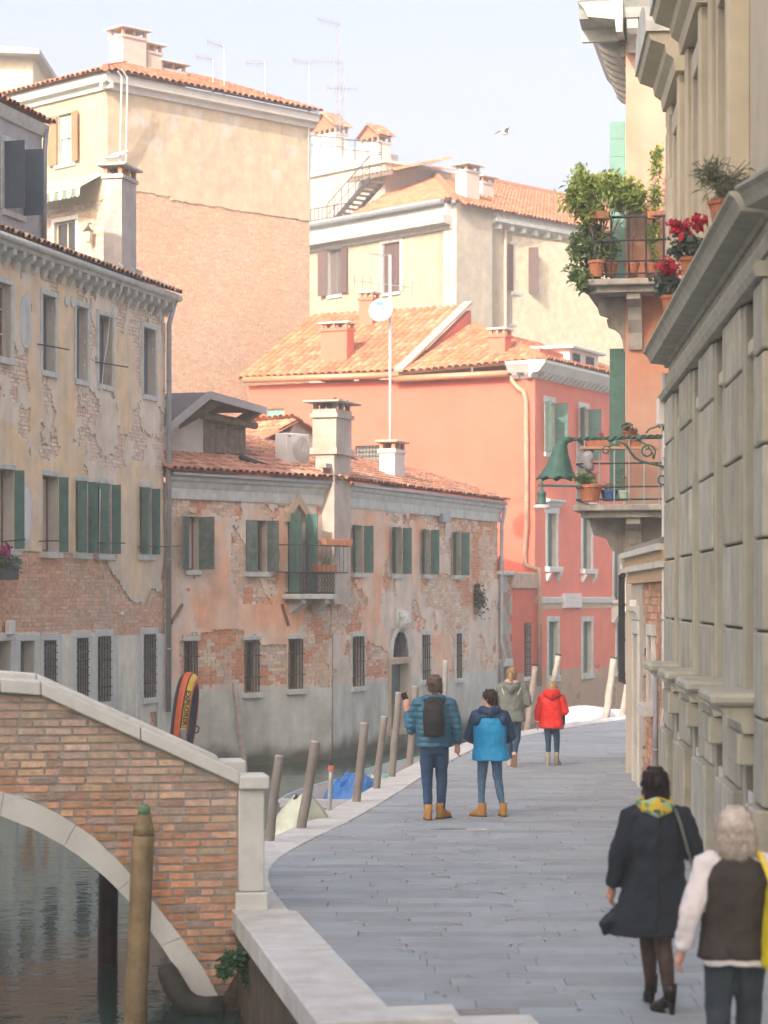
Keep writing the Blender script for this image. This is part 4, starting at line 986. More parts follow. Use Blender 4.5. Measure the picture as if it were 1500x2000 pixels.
MB().cbox(-.08,-.1,zg,ug+.02,.35,zg+.12,.02).build('coping', M_STONE, gw, FG.m)
M_RED = mat('red_plaster', (.60,.215,.155), rough=.9, var=.07, sc=1.2, bump=.2, bsc=10, attr='vert', spec=.15, streak=.1, dirt=(.42,.17,.13), dsc=.9, damt=.22)
FR1 = Fr(-4.26, 73.95, -26); FR2 = Fr(4.47, 69.7, 64); LR = 9.71
red = thing('red_house', 'large coral red house with white cornice and green shutters facing the canal', 'house', (4.47,69.7,WZ))
redc = lambda u, z: lerp3((.66,.165,.108),(.62,.15,.10),fbm(u*.7,z*.7,5))
zr = FR1.z(900,735)
lops = [op(FR1,520,798,555,840), op(FR1,694,870,745,915)]
facade(red, FR1, 0, LR, -1.6, zr, lops, redc, None, cell=.35, reveal=.15, mat_=M_RED, revcol=(.6,.22,.16))
win(red, FR1, *lops[0], depth=.06, pane=mat('pale_green_paint', (.20,.36,.31), var=.1), frame=mat('pale_green_paint',(0,0,0)), mull=True, sill=0)
win(red, FR1, *lops[1], depth=.10, pane=mat('wire_glass', (.30,.29,.26), rough=.4), frame=M_ZINC, mull=False, grille=(8,5), sill=0)
def red_col2(u, z):
    n = fbm(u*1.2, z*1.2, 15); b = z < .62+(fbm(u*1.5, u*0, 3)-.5)*.25
    return np.where(b[..., None], lerp3((.52,.40,.28),(.47,.33,.23),n*1.3), lerp3((.80,.225,.155),(.75,.235,.165),n))
fu = [(1064,786,1082,884),(1131,798,1148,898),(1197,808,1212,905)]; fm = [(1069,1003,1086,1107),(1138,1008,1154,1111),(1199,1013,1214,1170)]; fl_ = [(1071,1214,1089,1320),(1138,1214,1155,1315),(1204,1214,1219,1310)]
rops = [op(FR2,*p) for p in fu+fm+fl_]
facade(red, FR2, 0, 9.5, -1.6, zr, rops, red_col2, lambda u, z: ~((z < .7) & (fbm(u*1.6,z*1.6,40) > .60)), cell=.10, reveal=.2, mat_=M_RED, bcol=lambda u, z: lerp3((.5,.3,.2),(.48,.36,.26),fbm(u*2,z*2,9)), seed=33)
for p, s_ in zip(fu, ((140,92),(140,92),(140,92))):
    o = px_win(red, FR2, *p, depth=.14, pane=M_CURT, frame=M_CREAM, shut=s_, lw=.42, sill=.12, lintel=.18, jamb=.05, trim=M_STONEW, over=.1)
for p in fm[:2]:
    o = px_win(red, FR2, *p, depth=.14, pane=M_GREEN, frame=M_GREEN, sill=.14, lintel=.2, jamb=.14, trim=M_STONEW, over=.22, sproud=.16)
    w_, h_ = (lambda q: (q[2]-q[0], q[3]-q[1]))(op(FR2,*p))
    MB().extr([(0,h_+.2),(-.06,h_+.22),(-.10,h_+.32),(-.22,h_+.36),(-.22,h_+.42),(0,h_+.44)], -.3, w_+.3).build('hood', M_STONEW, o)
    for x in (-.14, w_): MB().prism([(0,0),(0,-.26),(.06,-.26),(.16,-.06),(.16,0)], 0, .14).build('sill_bracket', M_STONEW, o, W[o] @ T(x,0,-.165) @ Matrix.Rotation(R(-90),4,'Z'))
o = px_win(red, FR2, *fm[2], depth=.14, pane=M_GREEN, frame=M_GREEN, sill=0, lintel=.2, jamb=.14, trim=M_STONEW)
for p in fl_: px_win(red, FR2, *p, depth=.14, pane=M_GREEN, frame=M_GREEN, sill=.16, lintel=.16, jamb=.12, trim=M_STONE, over=.14)
# string course and inscribed plaque
uq, zq = FR2.uz(1060,1170); MB().extr([(0,zq-.12),(-.07,zq-.12),(-.09,zq+.04),(-.06,zq+.06),(0,zq+.06)], .03, FR2.u(1197)).build('string_course', M_STONEW, red, FR2.m)
MB().box(.03,-.02,zq-.3,FR2.u(1197),0,zq-.125).build('brick_band', mat('band_brick', (.55,.40,.28), var=.3, sc=14), red, FR2.m)
a, b, c, d = op(FR2,1097,1159,1130,1187); pq = MB().cbox(0,-.11,0,c-a,-.0,d-b,.01).build('plaque', mat('plaque_marble', (.68,.66,.63), rough=.5, var=.05), red, FR2.M(a,0,b))
def text(par, s_, size, world, m, name='lettering', ext=.002, sx=1.0, shear=0, bold=0):
    cu = bpy.data.curves.new(name, 'FONT'); cu.body = s_; cu.size = size; cu.extrude = ext; cu.align_x = 'CENTER'; cu.align_y = 'CENTER'; cu.shear = shear; cu.offset = bold; cu.resolution_u = 3
    t = bpy.data.objects.new(name, cu); col.objects.link(t); bpy.context.view_layer.update()
    me = bpy.data.meshes.new_from_object(t.evaluated_get(bpy.context.evaluated_depsgraph_get())); bpy.data.objects.remove(t); me.materials.clear(); me.materials.append(m)
    me.transform(Matrix.Diagonal((sx,1,1,1))); return place(me, name, par, world)
M_FAINT = mat('faint_lettering', (.50,.46,.45), var=.05, bump=0)
q = MB(); rt = random.Random(3)                     # two worn, unreadable incised lines
for z, x0, x1 in ((.7,.28,.62),(.3,.22,.86)):
    x = x0
    while x < x1: q.box((c-a)*x,-.1115,(d-b)*(z-.09),(c-a)*(x+.012),-.109,(d-b)*(z+.09*rt.uniform(.3,1))); x += rt.uniform(.03,.055)
q.build('worn_inscription', M_FAINT, pq, kind='stuff')
# balustraded balcony at the right edge of the facade
ub0 = FR2.u(1192); bal_ = MB(); zb = FR2.z(1200,1172)
MB().cbox(ub0,-.55,zb-.12,ub0+2.2,0,zb,.02).build('balcony_slab', M_STONEW, red, FR2.m)
MB().cbox(ub0,-.52,zb+.98,ub0+2.2,-.3,zb+1.12,.02).build('balcony_rail', M_STONEW, red, FR2.m)
bl_ = MB().lathe([(.05,0),(.09,.02),(.09,.08),(.05,.12),(.09,.28),(.10,.36),(.05,.62),(.045,.74),(.08,.8),(.08,.92),(.06,.98)], 10).mesh('baluster', True); bl_.materials.append(M_STONEW)
for i in range(8): place(bl_, 'baluster', red, FR2.M(ub0+.12+.27*i,-.42,zb))
MB().prism([(0,0),(0,-.6),(.08,-.62),(.2,-.4),(.45,-.28),(.55,-.1),(.55,0)], 0, .3).build('balcony_bracket', M_STONEW, red, FR2.M(ub0+.1,0,zb-.12) @ Matrix.Rotation(R(-90),4,'Z'))
# cornice with dentils round the corner, copper gutters, downpipe
zc = zr-.05
MB().extr([(0,zc-.1),(-.06,zc-.1),(-.1,zc+.02),(-.32,zc+.06),(-.40,zc+.16),(-.52,zc+.30),(-.52,zc+.38),(0,zc+.42)], -.5, 9.5, 0, 0).build('cornice', M_STONEW, red, FR2.m)
MB().extr([(0,zc-.1),(-.06,zc-.1),(-.1,zc+.02),(-.32,zc+.06),(-.40,zc+.16),(-.52,zc+.30),(-.52,zc+.38),(0,zc+.42)], FR1.u(1000), LR-.01).build('cornice_return', M_STONEW, red, FR1.m)
dn = MB().prism([(0,0),(0,-.16),(.10,-.16),(.24,-.05),(.28,0)], -.09, .09).mesh('dentil'); dn.materials.append(M_STONEW)
for i in range(24): place(dn, 'dentil', red, FR2.M(.12+.38*i,-.04,zc+.05) @ Matrix.Rotation(R(-90),4,'Z'))
for x in (1012,1036): place(dn, 'dentil', red, FR1.M(FR1.u(x),-.04,zc+.05) @ Matrix.Rotation(R(-90),4,'Z'))
M_COP = mat('copper_gutter', (.55,.30,.17), rough=.45, var=.12, metal=.3)
us_ = FR1.u(788)
MB().tube([FR1.at(0,-.3,zr+.16), FR1.at(us_,-.3,zr+.10)], .10, 8).build('gutter', M_COP, red, ident(), smooth=True)
MB().tube([FR1.at(us_-.2,-.28,zr-.02), FR1.at(FR1.u(1000),-.28,zr-.0)], .10, 8).build('gutter', M_COP, red, ident(), smooth=True)
pp = []
for (x,y) in ((998,728),(1000,744),(1010,756),(1022,764),(1027,780),(1028,900),(1028,1030),(1024,1080),(1026,1104)): u, z = FR1.uz(x,y,-.12); pp.append(FR1.at(u,-.12,z))
u, z = FR2.uz(1050,1112,-.1); pp += [FR2.at(.02,-.12,z), FR2.at(.05,-.12,z-.4), FR2.at(.05,-.12,.2)]
pipe(red, pp, .075, mat('tan_pipe', (.42,.28,.19), rough=.5))
# lower red lean-to bay between the brick wall and the corner
lb = thing('red_lean_to', 'low coral wall with small barred window beside the red house corner', 'wall', FG.at(ug,0,WZ))
lo_ = [op(FG,1024,1216,1036,1322)]
facade(lb, FG, ug, LG, -1.6, FG.z(1020,1150), lo_, lambda u, z: np.where((z < .62)[..., None], lerp3((.5,.38,.27),(.45,.32,.23),fbm(u*2,z*2,4)), redc(u,z)), None, cell=.12, reveal=.18, mat_=M_RED)
win(lb, FG, *lo_[0], depth=.12, grille=(4,7), sill=.1, lintel=0, trim=M_STONEW)
MB().cbox(ug-.02,-.08,FG.z(1020,1150),LG,.4,FG.z(1020,1118),.03).build('coping', mat('warm_brick_cap', (.50,.38,.28), var=.25, sc=6), lb, FG.m)
fin = thing('terracotta_finial', 'small terracotta finial standing on the brick wall beside red house', 'finial', FG.at(FG.u(982),.1,zg+.12))
MB().lathe([(.09,0),(.14,.04),(.10,.10),(.13,.2),(.13,.26),(.03,.34),(.02,.42)], 12).build('body', M_TERRA, fin, smooth=True)
# roofs of the red house
back = lambda u, v, z: FR1.at(u, v, z)
zr1 = FR1.z(880,607,4.6)
A = back(-.2,-.32,zr+.2); B = back(us_,-.32,zr+.2); C = back(us_+.0,4.8,zr+2.75); D = back(-.2,4.8,zr+2.75)
ORG = [(.47,.195,.10),(.43,.175,.09),(.50,.225,.125),(.40,.165,.09),(.46,.235,.145)]
rf = MB().plane(A,B,C,D).build('roof', M_TERRA, red, T(0,0,-.04)); roof_plane(rf, A, B, C, D, tw=.24, tl=.4, singles=150, pal=ORG, seed=41)
MB().add([tuple(back(us_+.12,-.3,zr+.0)), tuple(back(us_+.12,4.8,zr+2.6)), tuple(back(us_+.12,4.8,zr-.5)), tuple(back(us_-.05,-.3,zr)), tuple(back(us_-.05,4.8,zr+2.6)), tuple(back(us_-.05,4.8,zr-.5))], [(0,1,2),(5,4,3),(0,3,4,1),(1,4,5,2)]).col((.6,.22,.16)).build('verge_wall', mat('red_plain', (.64,.175,.112), var=.08), red, ident())
MB().beam(back(us_+.02,-.4,zr+.22), back(us_+.02,4.8,zr+2.86), .3, .08).build('verge_board', mat('warm_cap', (.55,.42,.32)), red, ident())
P = FR1.at(LR-4.0, 4.6, zr+2.05); E0 = FR1.at(us_-.1,-.34,zr+.14); E1 = FR1.at(LR+.42,-.34,zr+.34); Q0 = FR1.at(us_-.1,4.6,zr+2.05)
rf = MB().plane(E0,E1,P,Q0).build('roof', M_TERRA, red, T(0,0,-.04)); roof_plane(rf, E0, E1, P, Q0, tw=.24, tl=.4, singles=100, pal=ORG, seed=42)
G1 = FR2.at(9.5,-.5,zr+.4); P2 = FR2.at(9.5,4.2,zr+2.05)
rf = MB().plane(E1,G1,P2,P).build('roof', M_TERRA, red, T(0,0,-.04)); roof_plane(rf, E1, G1, P2, P, tw=.24, tl=.4, pal=ORG, seed=43)
MB().tube([E1+Vector((0,0,.05)), P+Vector((0,0,.06))], .12, 6).build('hip_tiles', M_TERRA, red, ident())
bd_ = MB(); bd_.box(.1,.4,-1.6,LR-.4,9,zr); bd_.build('body', MT['red_plain'], red, FR1.m)
M_REDS = MT['red_plain']
for (x0,x1,yt,yb,v,wd) in ((626,683,640,715,.6,.5),(701,733,580,660,3.4,.5),(955,992,652,714,.5,.5)):
    u0 = FR1.u(x0,v); w_ = FR1.u(x1,v)-u0-.1; zb_ = zr+.1; chimney(red, FR1.M(u0,v,zb_), w_, wd, FR1.z((x0+x1)/2,yt,v)-zb_, M_REDS, capm=M_STONEW, over=.07, vent=.13)
# white dormer with leaded lights over the facade
vd = .12; ud = FR2.u(1112,vd); ud1 = FR2.u(1168,vd); zd0 = zr+.3; zd1 = FR2.z(1140,688,vd)
dm = MB(); dm.box(ud,vd,zd0,ud1,vd+2.4,zd1); do_ = dm.build('dormer', M_WHITE, red, FR2.m)
MB().cbox(ud-.2,vd-.2,zd1,ud1+.2,vd+2.5,zd1+.1,.02).build('dormer_cap', M_STONEW, do_)
for (x0,x1) in ((1118,1130),(1144,1157)):
    a, b = FR2.u(x0,vd), FR2.u(x1,vd); za, zb2 = FR2.z(1124,735,vd), FR2.z(1124,692,vd)
    pn = MB().box(a,vd-.03,za,b,vd-.005,zb2).build('leaded_window', M_GLASS, do_)
    g = MB()
    for i in range(4): x = a+(b-a)*i/3; g.box(x-.02,vd-.05,za,x+.02,vd-.031,zb2)
    for i in range(7): z = za+(zb2-za)*i/6; g.box(a,vd-.052,z-.02,b,vd-.0315,z+.02)
    g.build('leading', M_IRON, pn)
MB().box(ud-1.9,vd+.2,zd0-.2,ud-.02,vd+2.4,zd1-.15).build('dormer_flank', MT['red_plain'], do_)
# satellite dish on a tall mast standing behind the low roof
mb_ = at(762,905,62); mast = thing('satellite_mast', 'tall thin white mast carrying a satellite dish and yagi aerials', 'antenna', (mb_.x,62,5.6))
def loc(px, py, Y=62): p = at(px,py,Y); return (p.x-mb_.x, 0, p.z-5.6)
MB().tube([(0,0,-.1), loc(762,498)], .035, 8).build('mast', mat('pole_white', (.62,.62,.62), rough=.4, var=.05), mast, smooth=True)
ds = MB(); c = loc(744,607); rr_ = 24/4600*62
ds.M = T(c[0],-.15,c[2]) @ Matrix.Rotation(R(75),4,'X') @ Matrix.Rotation(R(-14),4,'Y'); ds.lathe([(rr_,.0),(rr_*.99,.02),(rr_*.8,-.045),(rr_*.5,-.085),(.02,-.11)], 24); ds.M = None
ds.build('dish', mat('dish_white', (.70,.70,.71), rough=.4, var=.04, bump=0), mast, smooth=True)
MB().box(c[0]-.12,-.32,c[2]+.10,c[0]+.06,-.30,c[2]+.19).build('dish_badge', mat('badge_blue', (.12,.45,.60), var=.05, bump=0), mast)
MB().tube([(c[0],-.2,c[2]-.3),(c[0]-.02,-.55,c[2]-.16)], .012, 6).box(c[0]-.06,-.62,c[2]-.2,c[0]+.03,-.5,c[2]-.1).build('feed_arm', M_ZINC, mast)
def yagi(px0,py0,px1,py1,n,l_,par):
    a, b = Vector(loc(px0,py0)), Vector(loc(px1,py1)); q = MB(); q.tube([a,b], .012, 5)
    for i in range(n): p = a.lerp(b, i/(n-1)); q.tube([p+Vector((0,-l_,l_*.35)), p-Vector((0,-l_,l_*.35))], .006, 4)
    q.build('aerial', M_ZINC, par)
yagi(692,548,805,562,8,.35,mast); yagi(722,495,762,500,9,.1,mast)

# ------------------------------------------------------------------ tall cream house (top left)
FYr = Fr(-8.69, 74, 45); FYl = Fr(-8.69-.707*12, 74+.707*12, -45)
cream = thing('tall_cream_house', 'tall cream rendered house with bare pale brick lower wall and tiled roof', 'house', (-8.69,74,WZ))
zy = FYr.z(212,172); LYr = 8.75
def cr_mask(u, z): x, y = fpx(FYr, u, z); return y < 330+.17*x+4*(fbm(u*2,z*2,5)-.5)
def cr_col(u, z):
    n = fbm(u*.9, z*.9, 13); n2 = fbm(u*1.8, z*1.8, 23); x, y = fpx(FYr, u, z); k = np.clip((n2-.62)*7, 0, .45)*(y < 262+.18*x)
    return lerp3(lerp3((.62,.525,.35),(.57,.49,.35),n*1.2), (.62,.61,.60), k)
facade(cream, FYr, 0, LYr, 2, zy, [], cr_col, cr_mask, cell=.10, bcol=lambda u, z: lerp3((.70,.46,.30),(.68,.51,.37),fbm(u*.9,z*.9,19)*1.1), seed=51, bh=.07, bl=.24, vary=.10)
lops = [op(FYl,113,222,143,320), op(FYl,106,432,148,520)]
facade(cream, FYl, 0, 12, 2, zy, lops, lambda u, z: lerp3((.49,.42,.275),(.46,.385,.25),fbm(u,z,3)), lambda u, z: z > FYl.z(150,400)+.0*u, cell=.12, reveal=.18, bcol=lambda u, z: lerp3((.60,.45,.33),(.62,.52,.40),fbm(u,z,19)), seed=52, bh=.085, bl=.29)
o = win(cream, FYl, *lops[0], depth=.12, frame=mat('pale_green_paint',(0,0,0)), pane=M_CURT, shut=(172,168), smat=mat('brown_shutter', (.40,.19,.10), var=.12, rough=.6), sill=.1, over=.15)
a, b, c, d = lops[0]; q = MB()
for i in range(9): z = (d-b)*(1-.05*(i+1)); q.box(.04,.06,z-.03,c-a-.04,.075,z)
q.build('blind', mat('green_blind', (.45,.58,.48)), o)
win(cream, FYl, *lops[1], depth=.12, frame=mat('tan_frame', (.5,.4,.25)), sill=0, jamb=.14, lintel=.14, trim=M_WHITE, name='door')
# white cornice band
for fr, a, b in ((FYr,-.3,LYr+.12),(FYl,0,12.3)):
    MB().extr([(0,zy-.05),(-.1,zy-.05),(-.12,zy+.1),(-.3,zy+.15),(-.3,zy+.42),(0,zy+.42)], a, b).build('cornice', M_STONEW, cream, fr.m)
E0 = FYl.at(0,-.42,zy+.46); E1 = FYr.at(-.42,-.42,zy+.46); E2 = FYr.at(LYr+.15,-.42,zy+.46); P = FYr.at(5.5,5.5,zy+2.5); P2 = FYr.at(LYr+.15,5.5,zy+2.5); P3 = FYl.at(0,5.5,zy+2.5)
for (A,B,C,D,sd_) in ((E0,E1,P,P3,61),(E1,E2,P2,P,62)):
    rf = MB().plane(A,B,C,D).build('roof', M_TERRA, cream, T(0,0,-.04)); roof_plane(rf, A, B, C, D, tw=.26, tl=.42, pal=ORG, seed=sd_)
MB().tube([E1+Vector((0,0,.05)), P+Vector((0,0,.06))], .12, 6).build('hip_tiles', M_TERRA, cream, ident())
bd_ = MB(); bd_.box(.4,.4,2,LYr-.1,9,zy); bd_.build('body', mat('cream_plain', (.66,.57,.40)), cream, FYr.m)
# stepped chimney group
for (x0,x1,yt,yb,v,d_) in ((222,286,68,125,3.4,.7),(288,316,100,140,3.5,.6),(316,362,136,160,3.6,.55)):
    u0 = FYr.u(x0+ (18 if x0 == 222 else 0),v); w_ = FYr.u(x1,v)-u0; zb_ = zy+.8; chimney(cream, FYr.M(u0,v,zb_), w_, d_, FYr.z((x0+x1)/2,yt,v)-zb_, mat('chimney_pale', (.56,.51,.45), var=.12, dirt=(.40,.36,.32)), over=.14, vent=.2)
for (pts,) in (([(235,135),(247,152),(246,330)],),([(228,140),(236,150),(234,322)],)):
    MB().tube([FYr.at(*(lambda q:(q[0],-.55 if y < 160 else -.06,q[1]))(FYr.uz(x,y,-.5 if y < 160 else -.06))) for x,y in pts], .03, 6).build('cable', M_WHITECABLE, cream, ident())
# striped awning, lantern
ua, za = FYl.uz(80,398,-.1); ub2 = FYl.u(196,-.1); aw = thing('striped_awning', 'faded green and white striped awning on the tall cream house', 'awning', world=FYl.M(ua,0,za))
n = 14; wA = ub2-ua
for i in range(n):
    x0, x1 = wA*i/n, wA*(i+1)/n
    MB().add([(x0,-.05,.55),(x1,-.05,.55),(x1,-.9,.08),(x0,-.9,.08),(x0,-.92,-.18),((x0+x1)/2,-.92,-.24),(x1,-.92,-.18)], [(0,1,2,3),(3,2,6,5,4)]).build('stripe', mat('awning_white', (.46,.44,.38), var=.06) if i % 2 else mat('awning_green', (.15,.22,.15), var=.1), aw)
MB().tube([(0,-.9,.08),(wA,-.9,.08)], .03, 6).build('front_bar', M_WHITE, aw); MB().tube([(0,-.05,.56),(wA,-.05,.56)], .05, 6).build('roller', M_WHITE, aw)
u, z = FYl.uz(172,462,-.25); ln = thing('wall_lantern', 'small iron lantern on the tall cream house beside the door', 'lantern', FYl.at(u,-.25,z))
MB().lathe([(.05,-.2),(.10,-.16),(.15,.14),(.15,.16)], 6).build('lamp_glass', mat('lantern_glass', (.5,.46,.36), rough=.3), ln); MB().lathe([(.18,.16),(.06,.28),(.02,.36)], 6).build('lamp_cap', M_IRON, ln); MB().tube([(0,0,.36),(.02,.03,.42),(.1,.2,.42)], .02, 6).build('arm', M_IRON, ln)
# house at the very left edge of the roofs
far_h = thing('pale_house_far_left', 'pale flat house edge with grey roof slab beyond the cream house', 'house', at(-20,140,100))
p0 = at(-60,200,100); p1 = at(64,200,100); MB().box(p0.x,100,15,p1.x,106,at(0,108,100).z).build('wall', mat('cream_plain',(0,0,0)), far_h, ident())
zt = at(0,108,100).z; MB().prism([(p0.x-.5,zt),(p1.x+.4,zt-.12),(p1.x+.4,zt+.1),(p0.x-.5,zt+.36)], 99.2, 107).build('roof_slab', mat('grey_slab', (.36,.37,.38)), far_h, ident())
# television aerials on the roofs
def aerial(lab, base, top, boom, Y, n=8):
    b = at(*base, Y); t_ = at(*top, Y); o = thing('tv_aerial', lab, 'antenna', b, group='television aerials on the rooftops')
    q = MB(); q.tube([(0,0,-2.5), t_-b], .022, 6); q.build('mast', mat('aerial_metal', (.42,.42,.43), rough=.4, metal=.4), o)
    for (x0,y0,x1,y1) in boom:
        a, c = at(x0,y0,Y)-b, at(x1,y1,Y)-b; q = MB(); q.tube([a,c], .016, 5)
        for i in range(n): p = a.lerp(c, i/(n-1)); q.tube([p+Vector((0,-.2,.08)), p+Vector((0,.2,-.08))], .006, 4)
        q.build('boom', MT['aerial_metal'], o)
aerial('shortest aerial right of the stepped chimney group', (416,160), (416,112), [(384,111,417,116)], 80)
aerial('aerial with angled boom second from the stepped chimneys', (438,168), (438,88), [(405,81,439,92)], 80)
aerial('low grey aerial third from the stepped chimneys', (519,190), (518,120), [(482,123,520,124)], 80)
aerial('aerial just left of the tall lattice mast', (602,208), (604,120), [(573,117,606,124)], 80)
b = at(660,245,88); lm = thing('lattice_mast', 'tall lattice radio mast with several aerials above the roof terrace', 'antenna', b)
q = MB()
for (px, yt) in ((660,45),(668,120)):
    t_ = at(px,yt,88)-b; b0 = Vector((t_.x,0,-2.5))
    for dx, dy in ((-.07,-.06),(.07,-.06),(0,.08)): q.tube([b0+Vector((dx,dy,0)), t_+Vector((dx,dy,0))], .010, 5)
    k = 0.0
    while k < t_.z: q.tube([(t_.x-.07,-.06,k),(t_.x+.07,-.06,k+.2)], .012, 4); k += .28
q.build('lattice', MT['aerial_metal'], lm)
for (x0,y0,x1,y1) in ((620,37,664,48),(610,119,668,122),(640,172,700,174)):
    a, c = at(x0,y0,88)-b, at(x1,y1,88)-b; q = MB(); q.tube([a,c], .016, 5)
    for i in range(10): p = a.lerp(c, i/9); q.tube([p+Vector((0,-.15,.1)), p+Vector((0,.15,-.1))], .006, 4)
    q.build('boom', MT['aerial_metal'], lm)

# ------------------------------------------------------------------ beige house behind
FEl = Fr(2.79-.669*14, 95+.743*14, -48); FEr = Fr(2.79, 95, 42+6); LE = 14.0
FEr = Fr(2.79, 95, math.degrees(math.atan2(.743,.669)))
beige = thing('beige_house', 'large beige house with hipped orange roof and mauve shutters', 'house', (2.79,95,WZ))
zb = FEl.z(880,440); M_MAUVE = mat('mauve_shutter', (.11,.07,.065), rough=.7, var=.15, sc=5)
bcolr = lambda u, z: lerp3((.44,.385,.275),(.39,.345,.26),fbm(u*.8,z*.8,6)*1.2)
lo = [op(FEl,641,487,668,576), op(FEl,748,474,781,571)]
facade(beige, FEl, 0, LE, 2, zb, lo, bcolr, None, cell=.4, reveal=.18)
win(beige, FEl, *lo[0], depth=.12, frame=M_BLUEG, pane=mat('brown_pane', (.13,.105,.09), rough=.4, bump=0), shut=(150,172), smat=M_MAUVE, lintel=.1, jamb=.08, sill=.12)
win(beige, FEl, *lo[1], depth=.08, frame=M_MAUVE, pane=M_MAUVE, jamb=.2, lintel=.2, sill=.12, trim=mat('grey_trim', (.46,.45,.43)))
ro_ = [op(FEr,1000,481,1029,571), op(FEr,997,640,1031,676), op(FEr,1128,655,1162,685), op(FEr,1128,560,1160,580)]
zb2 = FEr.z(960,440)
facade(beige, FEr, 0, 14, 2, zb2, ro_, bcolr, None, cell=.4, reveal=.18)
win(beige, FEr, *ro_[0], depth=.12, frame=M_BROWN, pane=mat('brown_pane', (.13,.105,.09), rough=.4, bump=0), shut=(165,110), smat=M_MAUVE, lintel=.12, sill=.14, jamb=.06)
for p in ro_[1:]: win(beige, FEr, *p, depth=.1, frame=M_MAUVE, pane=M_MAUVE, lintel=.12, jamb=.12, sill=.12, trim=mat('grey_trim',(0,0,0)))
for (x,y,rx,ry) in ((1078,530,.30,.72),(1079,664,.30,.5)):
    u, z = FEr.uz(x,y); pr = [(rx*math.cos(2*math.pi*k/20), ry*math.copysign(abs(math.sin(2*math.pi*k/20))**.6, math.sin(2*math.pi*k/20))) for k in range(20)]
    o = MB().prism([(a*1.5,b*1.2) for a,b in pr], -.04, 0).build('oval_window', MT['grey_trim'], beige, FEr.M(u,0,z)); MB().prism(pr, -.05, -.0).build('pane', mat('brown_pane', (.13,.105,.09), rough=.4, bump=0), o)
# parapet pier at the corner
u1 = FEr.u(955); MB().box(-.02,-.18,2,u1,.5,FEr.z(915,402)).build('corner_pier', mat('beige_pier', (.53,.48,.375), var=.15, sc=2, streak=.3, dirt=(.36,.33,.28)), beige, FEr.m)
MB().extr([(0,zb-.15),(-.1,zb-.15),(-.14,zb),(-.5,zb+.06),(-.55,zb+.34),(0,zb+.36)], 0, LE-.02).build('cornice', mat('grey_trim',(0,0,0)), beige, FEl.m)
MB().tube([FEl.at(0,-.62,zb+.9), FEl.at(LE,-.62,zb+.9)], .12, 8).build('gutter', M_ZINC, beige, ident()); MB().box(0,-.4,zb+.36,LE-.02,.2,zb+.85).build('frieze', M_STONEW, beige, FEl.m)
MB().box(u1,-.35,zb2+.3,14,.3,zb2+.52).build('frieze', M_STONE, beige, FEr.m)
MB().extr([(0,zb2),(-.08,zb2),(-.4,zb2+.12),(-.42,zb2+.28),(0,zb2+.3)], u1, 14).build('cornice', M_STONE, beige, FEr.m)
for i in range(14): MB().box(u1+.3+.8*i,-.3,zb2-.14,u1+.48+.8*i,0,zb2+.06).build('eave_bracket', M_STONE, beige, FEr.m)
ze = zb2+.5; A9 = 9.0; zp = 22.4
E0 = FEl.at(FEl.u(688,-.6),-.6,zb+.95); E1 = FEr.at(-.5,-.5,zb+.95); E1b = FEr.at(.0,-.5,ze); E2 = FEr.at(16,-.5,ze); P = FEr.at(9.2,9.2,zp); P2 = FEr.at(24,9.2,zp)
ORB = [(.47,.19,.095),(.43,.175,.09),(.50,.22,.115),(.48,.235,.135)]
rf = MB().plane(E0,E1,P).build('roof', M_TERRA, beige, T(0,0,-.05)); roof_plane(rf, E0, E1, P, tw=.24, tl=.4, pal=ORB, seed=71)
rf = MB().plane(E1b,E2,P2,P).build('roof', M_TERRA, beige, T(0,0,-.05)); roof_plane(rf, E1b, E2, P2, P, tw=.24, tl=.4, pal=ORB, seed=72)
MB().tube([E1+Vector((0,0,.08)), P+Vector((0,0,.08)), P2+Vector((0,0,.08))], .16, 6).build('hip_tiles', M_TERRA, beige, ident())
bd_ = MB(); bd_.box(.1,.4,2,LE-.4,12,zb); bd_.build('body', mat('cream_plain',(0,0,0)), beige, FEl.m)
for (x0,x1,yt,v) in ((911,944,333,1.2),(943,972,356,3.2)):
    u0 = FEr.u(x0,v); chimney(beige, FEr.M(u0,v,zb2), FEr.u(x1,v)-u0-.25, .6, FEr.z((x0+x1)/2,yt,v)-zb2, mat('chimney_pale',(0,0,0)), over=.18, vent=.18)
pipe(beige, [FEr.at(FEr.u(984),-.08,zb2), FEr.at(FEr.u(984),-.08,4)], .06, mat('warm_cap',(0,0,0)))
# roof terrace block between cream and beige houses
FT2 = Fr(*FEl.at(0,3.0,0)[:2], -48)
terr = thing('roof_terrace', 'grey roof terrace block with steel stair beside the hipped roof', 'terrace', FT2.at(4,0,zb))
zt = FT2.z(650,335)
MB().box(FT2.u(560),0,zb,FT2.u(752),4,zt).build('wall', mat('terrace_grey', (.46,.42,.35), var=.12, streak=.25), terr, FT2.m)
MB().box(FT2.u(600),.3,zt,FT2.u(680),3,FT2.z(640,295)).build('parapet', mat('terrace_white', (.56,.54,.50), var=.1), terr, FT2.m)
MB().box(FT2.u(556),-.15,zt-.08,FT2.u(755),4.1,zt+.05).build('coping', M_STONE, terr, FT2.m)
ro2 = MB(); a0, z0 = FT2.uz(690,352,-.4); a1, z1 = FT2.uz(775,338,-.4)
A = FT2.at(a0,-.6,z0); B = FT2.at(a1,-.6,z0); C = FT2.at(a1,3,z0+1.0); D = FT2.at(a0,3,z0+1.0); rf = MB().plane(A,B,C,D).build('roof', M_TERRA, terr, T(0,0,-.05)); roof_plane(rf, A, B, C, D, tw=.24, tl=.4, pal=ORB, seed=73)
MB().beam(FT2.at(a0,-.62,z0-.06), FT2.at(a1,-.62,z0-.06), .1, .16).build('eave_board', M_WOOD, terr, ident())
q = MB(); P0 = FT2.uz(640,445,-1.5); P1 = FT2.uz(722,350,-1.5)
